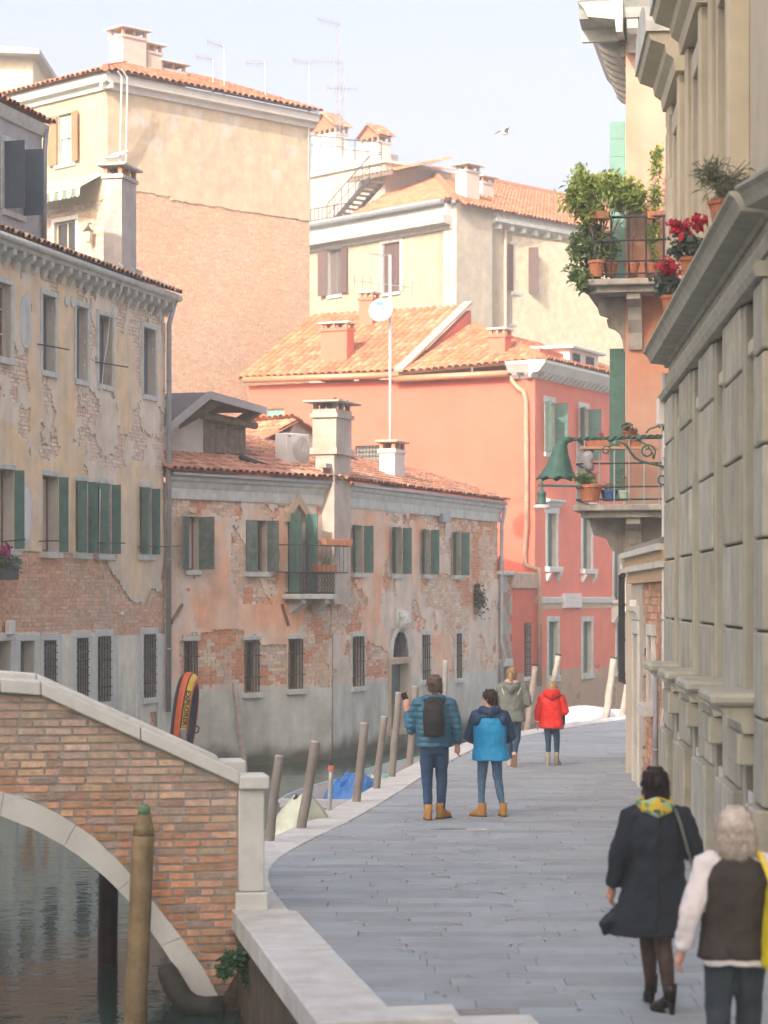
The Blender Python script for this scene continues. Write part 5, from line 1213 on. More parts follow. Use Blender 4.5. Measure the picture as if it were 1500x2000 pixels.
for dv in (-1.5,-.7): q.beam(FT2.at(P0[0],dv,P0[1]), FT2.at(P1[0],dv,P1[1]), .05, .22)
q.build('stair_stringer', M_IRON, terr, ident())
for i in range(11): t_ = (i+.5)/11; u = P0[0]+(P1[0]-P0[0])*t_; z = P0[1]+(P1[1]-P0[1])*t_; MB().box(u-.14,-1.5,z-.02,u+.14,-.7,z+.02).build('stair_tread', M_WOOD, terr, FT2.m)
q = MB()
def rail(pts, h_=.95, step=.5, v=-1.5):
    P_ = [FT2.uz(x,y,v) for x,y in pts]; L_ = [FT2.at(u,v,z) for u,z in P_]; up = Vector((0,0,h_))
    q.tube([p+up for p in L_], .025, 5); q.tube([p+up*.5 for p in L_], .018, 5)
    for a, b in zip(L_[:-1], L_[1:]):
        n = max(1, int((b-a).length/step))
        for i in range(n+1): p = a.lerp(b, i/n); q.tube([p, p+up], .018, 5)
rail([(640,440),(722,348),(745,345)]); rail([(600,455),(690,440)], 1.0, .25, -2.2); rail([(606,300),(670,305)], .8, .7, 0); rail([(668,312),(745,318)], .9, .7, -.2)
q.build('railing', M_IRON, terr, ident())
for (x0,x1,yt) in ((612,655,262),(704,739,278)):
    v = 1.2; u0 = FT2.u(x0,v); chimney(terr, FT2.M(u0,v,zt-.3), FT2.u(x1,v)-u0, .75, FT2.z((x0+x1)/2,yt,v)-zt+.3, mat('terrace_white',(0,0,0)), style='hat', over=.16, vent=.2, capm=M_TERRA)
# flying gull
g2 = thing('flying_seagull', 'white seagull flying in the pale sky above the roofs', 'bird', world=T(*at(986,262,70)) @ Matrix.Rotation(R(20), 4, 'Z') @ Matrix.Scale(.75, 4))
b = gull_body(None); b.build('body', M_WHITE, g2, smooth=True)
for s_ in (-1,1):
    MB().add([(.10,s_*.04,.05),(-.08,s_*.04,.05),(-.06,s_*.32,.22),(.06,s_*.32,.22),(-.20,s_*.66,.10),(-.14,s_*.64,.11),(.10,s_*.04,.035),(-.08,s_*.04,.035),(-.06,s_*.32,.205),(.06,s_*.32,.205)],
             [(0,1,2,3),(3,2,4,5),(9,8,7,6),(0,3,9,6),(1,7,8,2)]).build('wing', mat('gull_grey',(0,0,0)), g2)
# ------------------------------------------------------------------ right bank: rusticated stone palace, brick garden wall, orange house
FS = Fr(3.61, 29.7, math.degrees(math.atan2(-.9985,-.0542))); FS2 = Fr(2.977, 18.0, -81.5); LS = 11.72
M_PAL = mat('palace_stone', (.385,.392,.33), rough=.85, var=.12, sc=3, bump=.3, bsc=16, attr=None, spec=.2, streak=.55, dirt=(.22,.215,.18), dsc=1.4, damt=.4)
M_PALU = mat('palace_render', (.55,.51,.39), rough=.88, var=.09, sc=2, bump=.2, bsc=14, spec=.2, streak=.18, dirt=(.36,.34,.29), dsc=.8, damt=.3)
M_PALO = mat('palace_block', (.4,.4,.33), rough=.85, var=.16, sc=2.2, bump=.4, bsc=20, attr='obj', spec=.2, streak=.6, dirt=(.20,.195,.165), dsc=1.7, damt=.45)
pal = thing('stone_palace', 'grey-beige rusticated stone palace with moulded cornice along the walkway', 'palace', (3.3,24,0))
zc = 5.77                                            # underside of the main cornice
b = MB(); b.box(0,.12,0,LS,6,15); b.build('body', M_PALU, pal, FS.m); b = MB(); b.box(0,.12,0,7,6,15); b.build('body', M_PALU, pal, FS2.m)
# lower wall: rusticated blocks between recessed bays
bays = [(1332,1354),(1374,1398),(1419,1452)]          # recessed window bays, photo columns at mid height
bu = [(FS.u(a), FS.u(c)) for a, c in bays]
bu = [(1.55,2.65),(4.35,5.45),(7.1,8.25),(9.9,11.0)]
edges_ = [0.0]
for a, c in bu: edges_ += [a, c]
edges_.append(LS)
courses = [0.0,1.22,1.9,2.58,3.3,4.02,4.74,5.3]
def block(u0, u1, z0, z1, y=-.08, par=pal, nm='stone_block', m=None, fr=FS):
    o = MB().cbox(u0+.006, y, z0+.011, u1-.006, .13, z1-.011, .014).build(nm, m or M_PALO, par, fr.m); k_ = rnd.uniform(.86,1.12); w_k = rnd.uniform(-.012,.02); o.color = (.40*k_+w_k, .405*k_, .34*k_-w_k, 1); return o
for k in range(0, len(edges_), 2):
    a, c = edges_[k], edges_[k+1]
    for j in range(len(courses)-1):
        z0, z1 = courses[j], courses[j+1]
        if j == 0: block(a, c, .0, z1, -.15, nm='plinth_block')
        elif c-a > 1.35 and j % 2: h_ = (a+c)/2; block(a, h_, z0, z1); block(h_, c, z0, z1)
        else: block(a, c, z0, z1)
MB().box(0,-.02,5.3,LS,.13,zc+.05).build('frieze', M_PAL, pal, FS.m)
MB().extr([(.1,5.3),(-.13,5.3),(-.16,5.36),(-.12,5.42),(.1,5.42)], 0, LS).build('string_moulding', M_PAL, pal, FS.m)
# bays: recessed jamb, ground grating, sill shelf on brackets, tall window above
for i, (a, c) in enumerate(bu):
    MB().cbox(a-.02,-.055,0,a+.2,.13,5.28,.01).build('bay_jamb', M_PAL, pal, FS.m); MB().cbox(c-.2,-.055,0,c+.02,.13,5.28,.01).build('bay_jamb', M_PAL, pal, FS.m)
    MB().box(a+.25,.06,1.1,c-.25,.118,1.5).build('vent_slot', mat('rusty_grate',(.09,.07,.045)), pal, FS.m)
    o = win(pal, FS, a+.22, 2.35, c-.22, 4.85, depth=.1, frame=M_PALU, pane=mat('dull_pane', (.16,.155,.135), rough=.3, var=.15), jamb=0, lintel=.12, sill=0, trim=M_PALU, mull=False)
    MB().cbox(a-.14,-.42,1.98,c+.1,.1,2.08,.03).build('sill_shelf', M_PAL, o, FS.m); MB().extr([(.1,1.76),(-.16,1.76),(-.18,1.84),(-.30,1.90),(-.36,1.975),(.1,1.975)], a-.06, c+.04).build('sill_moulding', M_PAL, o, FS.m)
    MB().cbox(a+.0,-.2,1.5,c-.02,.1,1.755,.015).build('sill_corbel', M_PAL, o, FS.m)
    g = win(pal, FS, a+.24, .34, c-.24, 1.06, depth=.09, frame=M_PAL, pane=mat('rusty_grate', (.14,.105,.055), rough=.9, var=.3, sc=9), jamb=.12, lintel=.18, sill=0, trim=M_STONE, name='cellar_window', mull=False)
# main cornice bending with the wall; the shelf carries flower pots
CP = [(.12,zc-.02),(-.05,zc-.02),(-.07,zc+.02),(-.24,zc+.04),(-.26,zc+.09),(-.29,zc+.14),(-.33,zc+.17),(-.33,zc+.195),(.12,zc+.21)]
MB().extr(CP, -.22, LS-.04, 0, .10).build('cornice', M_PAL, pal, FS.m); MB().extr(CP, .04, 7, -.10, 0).build('cornice', M_PAL, pal, FS2.m)
MB().extr([(.1,zc-.28),(-.05,zc-.28),(-.07,zc-.2),(-.05,zc-.14),(.1,zc-.14)], -.05, LS).build('bed_moulding', M_PAL, pal, FS.m)
# upper floor: quoined end, windows with pediments
zq = zc+.22
for j in range(9): MB().cbox(-.03-.02*(j % 2), -.06, zq+.68*j+.03, .5 if j % 2 else .8, .13, zq+.68*(j+1)-.03, .03).build('quoin', M_PALU, pal, FS.m)
uw = [(.95,2.05),(4.05,5.15),(7.15,8.25)]
for i, (a, c) in enumerate(uw):
    z0, z1 = zq+.15, zq+2.5
    o = win(pal, FS, a, z0, c, z1, depth=.09, frame=M_PALU, pane=mat('dull_pane',(0,0,0)), jamb=.22, lintel=.26, sill=0, trim=M_PALU, mull=True)
    MB().cbox(a-.5,-.08,z0-.1,a-.24,.13,z1+.4,.02).build('pilaster', M_PALU, o, FS.m); MB().cbox(c+.24,-.08,z0-.1,c+.5,.13,z1+.4,.02).build('pilaster', M_PALU, o, FS.m)
    pz = z1+.40; P_ = [(.1,pz),(-.12,pz),(-.14,pz+.14),(-.22,pz+.2),(-.24,pz+.3),(-.40,pz+.36),(-.43,pz+.44),(.1,pz+.46)]
    MB().extr(P_, a-.62, c+.62).build('hood', M_PALU, o, FS.m)
    mid = (a+c)/2; hw = (c-a)/2+.66; pr = [(mid-hw*math.cos(math.pi*k/12), pz+.45+.5*math.sin(math.pi*k/12)) for k in range(13)]
    MB().prism(pr if i != 1 else [pr[0],(mid,pz+.95),pr[-1]], -.46, .1).build('curved_pediment', M_STONE, o, FS.m)
# brick garden wall with coping, continuing the palace line
dW = math.hypot(.27,7.2); FW = Fr(3.88, 36.9, math.degrees(math.atan2(-7.2,-.27)))
gwl = thing('brick_garden_wall', 'orange brick garden wall with stone doorway and layered coping beside the palace', 'wall', (3.75,33,0))
wops = [op(FW,1237,1237,1250,1530), op(FW,1269,1236,1280,1352)]
wops = [(.55,0,1.55,2.28),(3.55,1.35,4.35,2.3)]
facade(gwl, FW, 0, dW, 0, 3.05, wops, lambda u, z: lerp3((.50,.46,.40),(.42,.40,.36),fbm(u*2,z*2,3)), lambda u, z: (u < 2.3+(fbm(u*1.5,z*1.5,5)-.5)*1.6) | (z < .15), cell=.08, reveal=.2, bcol=lambda u, z: lerp3((.52,.28,.18),(.50,.33,.24),fbm(u*2,z*2,9)), singles=300, seed=81, bh=.105, bl=.30)
win(gwl, FW, *wops[0], depth=.16, name='door', frame=M_STONE, pane=M_WOOD, mull=False, sill=0, jamb=.18, lintel=.2, trim=M_STONE)
MB().extr([(0,2.5),(-.03,2.5),(-.05,2.6),(-.10,2.64),(-.10,2.70),(0,2.72)], .3, 1.8).build('door_hood', MT['stained_stone'] if 'stained_stone' in MT else M_STONE, gwl, FW.m)
win(gwl, FW, *wops[1], depth=.1, jamb=.12, lintel=.16, sill=.14, trim=M_STONE, over=.16, sproud=.14)
for (z0,z1,y,m_) in ((3.05,3.22,-.06,mat('coping_brick',(.52,.38,.24),var=.25,sc=14)),(3.22,3.3,-.14,M_STONE),(3.3,3.44,-.10,mat('coping_brick',(0,0,0))),(3.44,3.52,-.18,M_STONE)):
    MB().box(-.15,y,z0,dW-.02,.35,z1).build('coping_course', m_, gwl, FW.m)
MB().extr([(-.14,3.52),(-.10,3.6),(.1,3.66),(.35,3.62),(.35,3.52)], -.15, dW-.02).build('coping_top', mat('dark_coping', (.22,.21,.18), var=.3, sc=6, streak=.3), gwl, FW.m)
MB().box(0,.25,0,dW,.6,3.05).build('core', M_MORTAR, gwl, FW.m)
MB().cbox(1.0,-.1,2.62,1.15,0,2.8,.01).build('house_number', M_WHITE, gwl, FW.m)
pipe(gwl, [FW.at(5.5,-.05,2.0), FW.at(5.5,-.05,.05)], .035, mat('blue_grey_pipe', (.24,.27,.32), rough=.5))
pipe(pal, [FS.at(-.10,-.06,zc-.1), FS.at(-.10,-.06,1.4), FS.at(-.10,-.08,1.3), FS.at(-.10,-.08,.02)], .042, mat('pale_pipe', (.50,.51,.50), rough=.5), 'downpipe')
q = MB()
q.cbox(-.1,-.17,5.0,.12,0,5.35,.02).build('junction_box', M_WHITE, pal, FS.m)
# orange house beyond
FOe = Fr(3.9, 38, -10); FOf = Fr(3.9+.1736*5, 38+.985*5, -100)
M_ORA = mat('orange_plaster', (.62,.36,.18), rough=.92, var=.12, sc=1.3, bump=.3, bsc=10, attr='vert', streak=.15, dirt=(.55,.45,.34), dsc=.9, damt=.35)
ora = thing('orange_house', 'orange plastered house with bracketed eaves and planted balconies over the walkway', 'house', (3.9,38,0))
oc = lambda u, z: np.where((z < 4.1+(fbm(u*2,z*1.3,7)-.5)*1.5)[..., None], lerp3((.42,.40,.36),(.50,.44,.34),fbm(u*2,z*2,5)), lerp3((.57,.265,.165),(.57,.36,.27),(fbm(u*1.1,z*.9,5)-.3)*1.9))
facade(ora, FOe, 0, 6, 0, 12.0, [], oc, None, cell=.12, mat_=M_ORA)
fo_ = [(3.6,8.0,4.6,10.6),(1.4,8.0,2.4,10.6),(3.6,4.4,4.6,6.9),(1.4,4.4,2.4,6.9),(1.6,1.4,2.8,3.3)]
facade(ora, FOf, 0, 5, 0, 12.0, fo_, oc, None, cell=.15, mat_=M_ORA)
for i, p in enumerate(fo_): win(ora, FOf, *p, depth=.15, shut=(None,94) if i in (0,2) else (None,None), lw=.26, smat=MT['pale_green_paint'] if i == 0 else M_GREEN, jamb=.1, lintel=.12, sill=.08, grille=(5,4) if i == 4 else None)
MB().box(.4,.4,0,4.6,6,12).build('body', mat('orange_plain', (.6,.36,.18)), ora, FOf.m)
wg = MB()                                            # projecting basket grille over the lower window
for i in range(6): x = 1.5+.24*i; wg.tube([FOf.at(x,-.05,3.4), FOf.at(x,-.28,3.2), FOf.at(x,-.28,1.4), FOf.at(x,-.05,1.3)], .014, 5)
for z in (1.5,2.1,2.7,3.2): wg.tube([FOf.at(1.5,-.02,z), FOf.at(1.5,-.29,z), FOf.at(2.7,-.29,z), FOf.at(2.7,-.02,z)], .014, 5)
wg.build('basket_grille', M_IRON, ora, ident())
ze = 11.9
EP = [(0,ze-.1),(-.1,ze-.1),(-.12,ze+.1),(-.55,ze+.16),(-.62,ze+.3),(-.72,ze+.42),(-.72,ze+.5),(0,ze+.55)]
MB().extr(EP, -.1, 5.7).build('eaves', M_STONE, ora, FOf.m); MB().extr(EP, -.7, 6).build('eaves', M_STONE, ora, FOe.m)
mo = MB().prism([(0,.3),(0,-.14),(.10,-.16),(.16,-.04),(.30,.0),(.42,.06),(.50,.14),(.52,.3)], -.09, .09).mesh('modillion'); mo.materials.append(M_STONE)
for i in range(9): place(mo, 'modillion', ora, FOf.M(.3+.55*i,0,ze-.14) @ Matrix.Rotation(R(-90),4,'Z'))
for i in range(4): place(mo, 'modillion', ora, FOe.M(.14+.6*i,0,ze-.14) @ Matrix.Rotation(R(-90),4,'Z'))
A = FOe.at(-.8,-.8,ze+.56); B = FOe.at(6,-.8,ze+.56); C = FOe.at(6,4,ze+1.8); D = FOe.at(2.4,4,ze+1.8)
rf = MB().plane(A,B,C,D).build('roof', M_TERRA, ora, T(0,0,-.03)); roof_plane(rf, A, B, C, D, seed=91)
sh_ = leaf_board(.42, 2.5); sh_.build('shutter', mat('pale_green_paint',(0,0,0)), ora, FOe.M(.72,-.05,8.0) )
# corner balconies wrapping the corner: slab, brackets, rails
def corner_balcony(lab, zf, outx, outy, zr_, nbar, seg, M_STONE=mat('stained_stone', (.36,.35,.31), rough=.85, var=.25, sc=4, streak=.5, dirt=(.12,.11,.09), dsc=2.5, damt=.5)):
    o = thing('corner_balcony', lab, 'balcony', world=FOe.M(0,0,zf)); y0 = -outy
    sl_ = MB().slab([(-outx+.12,y0),(1.9,y0),(1.9,0),(0,0),(0,2.6),(-outx,2.6),(-outx,y0+.12)], -.1, 0); mod_bevel(sl_.build('slab', M_STONE, o), .02)
    MB().slab([(-outx+.25,y0+.12),(1.9,y0+.12),(1.9,0),(0,0),(0,2.5),(-outx+.12,2.5),(-outx+.12,y0+.25)], -.2, -.1).build('slab_moulding', M_STONE, o)
    sc_ = [(0,0),(-outx+.2,0),(-outx+.22,-.1),(-outx*.7,-.16),(-outx*.66,-.26),(-outx*.4,-.32),(-outx*.3,-.5),(-outx*.12,-.6),(-.04,-.85),(0,-.9)]
    for y in (.10, 1.9): MB().prism(sc_, y, y+.22).build('scroll_bracket', M_STONE, o, W[o] @ T(0,0,-.205))
    MB().prism([(0,0),(0,-.85),(.06,-.86),(.10,-.6),(.22,-.4),(.26,-.2),(outy*.75,-.1),(outy*.75,0)], -.11, .11).build('scroll_bracket', M_STONE, o, W[o] @ T(.16,0,-.205) @ Matrix.Rotation(R(-90),4,'Z'))
    r_ = MB(); path = [(1.85,y0+.06),(-outx+.18,y0+.06),(-outx+.06,y0+.18),(-outx+.06,2.5)]
    zs_ = [.08,.16+.12,zr_*.62,zr_]
    for z in zs_: r_.tube([(x,y,z) for x,y in path], .016 if z < zr_ else .024, 6)
    r_.build('rail', M_IRON if seg else MT.get('lamp_green') or M_IRON, o)
    bars = [(1.75-i*(1.75+outx-.2)/(nbar-1), y0+.06) for i in range(nbar)]+[(-outx+.06, y0+.3+i*.22) for i in range(10)]
    bm = MB().tube([(0,0,0),(0,0,zr_)], .015, 6).mesh('bar'); bm.materials.append(M_IRON if seg else M_ZINC)
    for (x,y) in bars: place(bm, 'baluster_bar', o, W[o] @ T(x,y,0))
    return o
zU = 2.85+(1165-545)/4600*37.4; zL = 2.85+(1165-985)/4600*37.3
up_b = corner_balcony('upper corner balcony with iron grid rail overgrown by leafy plants', zU, .66, .7, .98, 9, True)
lo_b = corner_balcony('lower corner balcony with pale vertical bars and flowerpots', zL, .80, .75, 1.05, 11, False)
# pots and plants on the balconies
M_LEAFY = leafmat('leaf_sunny', (.13,.24,.05), (.46,.52,.14), .4); M_LEAFG = leafmat('leaf_mid', (.07,.16,.05), (.24,.36,.13), .3); M_LEAFO = leafmat('leaf_olive', (.09,.12,.07), (.22,.26,.17), .2)
def pot(par, r_, h_, m=None, name='pot'):
    return MB().lathe([(r_*.7,0),(r_*.95,h_*.8),(r_*1.08,h_*.82),(r_*1.08,h_),(r_*.9,h_),(r_*.85,h_*.9)], 14).build(name, m or M_TERRA, par, smooth=False)
def shrub(lab, px, py, Y, potr, poth, blobs, leafm, size, cat='potted plant', potm=None, name='potted_shrub', stem=True, group=None, asp=.45):
    b = at(px,py,Y); o = thing(name, lab, cat, b, group=group); pot(o, potr, poth, potm)
    mb = MB(); st = MB()
    for (x,y,rx,ry,n) in blobs:
        c = at(x,y,Y)-b; r3 = (rx/4600*Y, rx/4600*Y*.8, ry/4600*Y); pts = clump_points((c.x,c.y,c.z), r3, n, rnd, 12, .36); scatter_leaves(mb, pts, size, rnd, asp)
        for k in range(4): q = pts[k*7 % len(pts)]; st.tube([(0,0,poth*.9), Vector((c.x*.4,c.y*.5,c.z*.5)), q], [.014,.01,.004], 5)
    mb.build('leaves', leafm, o); st.build('stems', M_WOOD, o); return o
YB = 37.45
shrub('big sunlit shrub at the outer corner of the upper balcony', 1165,541,YB, .13,.26, [(1150,385,46,48,2000),(1195,372,44,36,1500),(1142,350,22,28,380),(1232,388,34,28,620)], M_LEAFY, .11)
shrub('mid green shrub crowding the upper balcony rail', 1192,541,YB+.15, .12,.24, [(1150,465,34,44,1000),(1180,480,28,40,700),(1138,535,32,34,900),(1128,490,16,30,350)], M_LEAFG, .10)
shrub('dense round rosemary bush in the upper balcony trough', 1235,541,YB, .11,.22, [(1238,398,30,22,700)], M_LEAFO, .06, asp=.25)
shrub('climbing vine with yellow leaves against the palace end', 1272,541,YB-.05, .11,.22, [(1284,320,12,40,330),(1280,390,14,40,330),(1276,470,16,42,330),(1282,525,16,20,200)], M_LEAFY, .08)
for i, (x0,x1,y,Y,lab) in enumerate(((1150,1190,428,YB-.1,'terracotta trough on the upper balcony top rail, outer end'),(1262,1292,428,YB-.1,'terracotta trough on the upper balcony top rail, palace end'))):
    a = at(x0,y,Y); c = at(x1,y,Y); o = thing('window_trough', lab, 'planter', a); mod_bevel(MB().prism([(0,.12),(c.x-a.x,.12),(c.x-a.x-.02,0),(.02,0)], -.08, .08).build('trough', M_TERRA, o), .01)
    MB().box(.02,-.07,.1,c.x-a.x-.02,.07,.115).build('soil', mat('soil', (.06,.045,.03)), o)
YL = 37.4
shrub('terracotta bowl of bushy green herbs on the lower balcony corner', 1153,979,YL, .19,.26, [(1142,935,24,14,420)], M_LEAFG, .07)
shrub('blue pot with trailing sprigs on the lower balcony', 1190,979,YL+.1, .14,.18, [(1190,950,14,8,90)], M_LEAFO, .05, potm=mat('blue_pot', (.05,.16,.38), rough=.4, var=.08))
shrub('mint green pot with bare twigs on the lower balcony', 1219,979,YL, .09,.17, [(1216,930,8,26,60)], M_LEAFO, .05, potm=mat('mint_pot', (.40,.55,.45), rough=.5, var=.05))
shrub('prickly cactus in a shallow pot above the lower balcony', 1228,850,YL+.2, .11,.06, [(1230,836,14,12,120)], M_LEAFO, .07, name='potted_cactus', asp=.7)
shrub('small pot of red blooms on the lower balcony rail, left', 1176,868,YL-.02, .06,.1, [(1176,850,5,8,40)], leafmat('petal_red', (.35,.02,.02), (.7,.06,.06)), .04)
tr_ = thing('balcony_shelf', 'painted plank shelf of troughs along the lower balcony rail', 'shelf', at(1132,875,YL)); e = at(1290,875,YL)-at(1132,875,YL)
MB().box(0,-.1,-.02,e.x,.1,.02).build('plank', mat('shelf_orange', (.50,.30,.19), var=.15), tr_)
for x in (.1, .62): MB().prism([(0,.1),(.36,.1),(.34,0),(.02,0)], -.08, .08).build('trough', M_TERRA, tr_, W[tr_] @ T(x,0,.022))
# bundle wrapped in grey plastic at the balcony corner
bg_ = thing('wrapped_bundle', 'grey plastic-wrapped bundle hung at the lower balcony corner', 'bundle', at(1148,900,YL-.05))
mb = MB(); mb.rings([(-.16,.04,0,.04,.04),(-.1,.02,0,.09,.08),(0,0,0,.07,.06),(.06,.02,0,.10,.08),(.12,.0,0,.08,.06),(.15,.02,0,.03,.03)], 14); mb.build('wrap', mat('grey_plastic', (.30,.31,.33), rough=.35, var=.25, sc=9, bump=.8, bsc=9), bg_, smooth=True)
# flowers and an olive sprig on the palace cornice shelf
M_PETR = leafmat('petal_crimson', (.40,.01,.04), (.72,.05,.10), .2)
def cornice_pot(lab, px, py, leaf, flower, n=260, olive=False):
    v = -.3; u, z = FS.uz(px, py, v); z0 = zc+.2; o = thing('cornice_pot', lab, 'flowerpot', FS.at(u,v+.06,z0)); Y = FS.at(u,v,0).y
    pot(o, .11, .2); k = Y/4600
    mb = MB(); scatter_leaves(mb, clump_points((0,0,.32),(.2,.16,.14) if not olive else (.26,.2,.26), n if not olive else 900, rnd, 8), .075 if not olive else .11, rnd, .75 if not olive else .14); mb.build('leaves', leaf, o)
    if flower: mb = MB(); scatter_leaves(mb, clump_points((-.03,-.03,.5),(.2,.16,.10), 170, rnd, 7), .075, rnd, .7); mb.build('flowers', flower, o)
    if olive:
        st = MB()
        for i in range(9): t_ = i*.7; st.tube([(0,0,.2),(.12*math.cos(t_),.1*math.sin(t_),.42),(.24*math.cos(t_),.18*math.sin(t_),.52)], .004, 5)
        st.build('stems', M_WOOD, o)
cornice_pot('red cyclamen pot on the far end of the palace cornice', 1300,628, leafmat('leaf_greyish',(.05,.09,.07),(.17,.22,.18)), M_PETR)
cornice_pot('red cyclamen pot on the palace cornice, second from the far end', 1338,560, leafmat('leaf_greyish',(0,0,0),(0,0,0)), M_PETR)
cornice_pot('olive sprig in terracotta pot on the near cornice bend', 1395,452, M_LEAFO, None, olive=True)
# ornamental green lamp bracket on the palace, with flared flower shade
M_LGRN = mat('lamp_green', (.075,.185,.145), rough=.55, var=.2, sc=8, bump=.2, dirt=(.16,.24,.21), dsc=6, damt=.4, metal=.2)
YP = 29.75; hub = at(1303,850,YP); lamp = thing('lamp_bracket', 'ornate green wrought iron lamp bracket ending in a flared bell shade', 'street lamp', hub)
def lp(px, py, Y=YP): return at(px,py,Y)-hub
tw_ = MB(); P0, P1 = lp(1305,851), lp(1118,858)
for ph in (0, math.pi):
    tw_.tube([P0.lerp(P1, i/48)+Vector((0,.014*math.cos(i*.9+ph),.014*math.sin(i*.9+ph))) for i in range(49)], .013, 6)
tw_.build('twisted_arm', M_LGRN, lamp, smooth=True)
def spiral(c, r0, r1, t0, t1, n=22): return [lp(c[0]+(r0+(r1-r0)*i/n)*math.cos(t0+(t1-t0)*i/n), c[1]+(r0+(r1-r0)*i/n)*math.sin(t0+(t1-t0)*i/n)) for i in range(n+1)]
for pts, r_ in (([lp(*p) for p in ((1303,918),(1296,912),(1284,908),(1268,905),(1252,901),(1240,894),(1232,884),(1226,874),(1218,866),(1208,862))], .016),
                (spiral((1294,936),4,14,math.pi*2.2,-.4*math.pi), .012), ([lp(*p) for p in ((1306,940),(1307,900),(1305,880),(1306,860))], .014),
                (spiral((1265,882),5,16,-2.6*math.pi,.3*math.pi), .011), (spiral((1184,880),3,10,-2.4*math.pi,.1*math.pi), .010), ([lp(*p) for p in ((1262,846),(1268,838),(1280,834),(1286,832))], .011),
                (spiral((1296,834),8,14,.9*math.pi,2.3*math.pi), .011), ([lp(*p) for p in ((1300,846),(1296,838),(1294,828),(1288,822))], .009), ([lp(*p) for p in ((1210,862),(1204,868),(1196,870),(1188,872))], .011), ([lp(*p) for p in ((1246,860),(1258,866),(1266,872),(1274,884),(1278,896))], .010)):
    MB().tube(pts, r_, 7).build('scroll', M_LGRN, lamp, smooth=True)
for (x,y) in ((1248,855),(1193,858),(1300,848)): MB().ball(lp(x,y), .05,.05,.035, 8, 5).build('leaf_knot', M_LGRN, lamp, smooth=True)
bell = MB(); prof = []; n = 26
spine = [(1118,858,.03),(1108,859,.045),(1100,864,.065),(1096,874,.085),(1094,886,.105),(1093,900,.135),(1092,914,.165),(1091,926,.205),(1090,934,.26)]
vs = []; fs = []
for i, (x,y,r_) in enumerate(spine):
    c = lp(x,y); ax = (lp(*spine[min(i+1,len(spine)-1)][:2])-lp(*spine[max(i-1,0)][:2])).normalized(); a1 = Vector((0,1,0)); a2 = ax.cross(a1).normalized()
    if i == len(spine)-1: a2 = Vector((1,0,0))
    for k in range(n):
        t_ = 2*math.pi*k/n; fl2 = 1+.09*math.cos(t_*9)*(i/8); dz = -.022*math.cos(t_*9) if i == 8 else 0; p = c+a1*(r_*fl2*math.cos(t_))+a2*(r_*fl2*math.sin(t_)); vs.append((p.x,p.y,p.z+dz))
for i in range(len(spine)-1):
    for k in range(n): a, b2 = i*n+k, i*n+(k+1) % n; fs.append((a,b2,b2+n,a+n))
bell.add(vs, fs); ob = bell.build('bell_shade', M_LGRN, lamp, smooth=True); sm = ob.modifiers.new('solid','SOLIDIFY'); sm.thickness = .01
MB().lathe([(.03,-.02),(.06,0),(.06,.05),(.03,.07)], 12, tuple(lp(1091,926))).build('lamp_holder', M_IRON, lamp)
MB().cbox(-.06,-.12,-.18,.08,.1,.18,.02).build('fuse_box', M_WHITE, lamp, W[lamp] @ T(.0,0,-.12))
# second street lamp on a thin arm from the orange house
YQ = 37.0; h2 = at(1125,948,YQ); l2 = thing('street_lamp', 'small green street lamp on a thin horizontal arm', 'street lamp', h2); q = at(1058,948,YQ)-h2
MB().tube([(q.x-.05,0,0),(.75,.5,0)], .018, 8).build('arm', M_LGRN, l2)
k = 1/4600*YQ
MB().lathe([(.012,0.09),(.02,.06),(.03,.0),(.02,-.03),(.03,-.08),(.07,-.11),(.07,-.15),(.06,-.17),(.075,-.27),(.10,-.30)], 14, (q.x,0,0)).build('lamp_head', M_LGRN, l2, smooth=True)
MB().lathe([(.10,-.30),(.14,-.34),(.135,-.37),(.02,-.375)], 14, (q.x,0,0)).build('diffuser', mat('lamp_diffuser', (.66,.62,.58), rough=.3, var=.03, bump=0), l2, smooth=True)
# unseen block added behind the camera to throw the walkway into shade
offp = thing('shade_block', 'tall plain block added out of view behind the viewer to shade the walkway', 'shade_block', (-24,-18,WZ))
sa = R(SUN_AZ); sdv = Vector((math.sin(sa), math.cos(sa), 0)); spv = Vector((math.cos(sa), -math.sin(sa), 0)); c0 = Vector((1,30,0))-sdv*45; c0 -= spv*spv.dot(c0)
OF = MB(); OF.slab([tuple((c0+spv*a+sdv*b)[:2]) for a, b in ((-22.5,0),(-22.5,-14),(2,-14),(2,0))][::-1], -1.6, 40); OF.build('wall', mat('off_render', (.45,.33,.26), var=.1), offp, ident())
OF = MB(); OF.slab([tuple((c0+spv*a+sdv*b)[:2]) for a, b in ((-23,.5),(-23,-14.5),(2.5,-14.5),(2.5,.5))][::-1], 40, 40.6); OF.build('block_edge', M_STONE, offp, ident())
# ------------------------------------------------------------------ bridge, mooring poles, boats, raft, weeds
FBr = Fr(-1.06, 21.45, 9.5)
bridge = thing('brick_bridge', 'small arched brick bridge with white stone coping and arch ring over the canal', 'bridge', (-1.2,21.5,WZ))
BW = 2.25; SK = 0.0
FBk = FBr
out_px = [(0,1545),(60,1562),(120,1592),(180,1632),(240,1690),(300,1762),(350,1825),(400,1895),(432,1958)]
in_px = [(0,1592),(70,1620),(140,1660),(200,1707),(250,1757),(300,1826),(345,1892),(388,1958)]
ro = [FBr.uz(*p) for p in out_px]; ri = [FBr.uz(*p) for p in in_px]; uc = FBr.uz(-70,1500)[0]
def both(h): return [(2*uc-u, z) for u, z in h[::-1]]+[(uc, h[0][1]+.03)]+list(h)
RO, RI = both(ro), both(ri)
def interp(P, u):
    for a, b in zip(P[:-1], P[1:]):
        if a[0] <= u <= b[0]: return a[1]+(b[1]-a[1])*(u-a[0])/max(1e-6, b[0]-a[0])
    return P[0][1] if u < P[0][0] else P[-1][1]
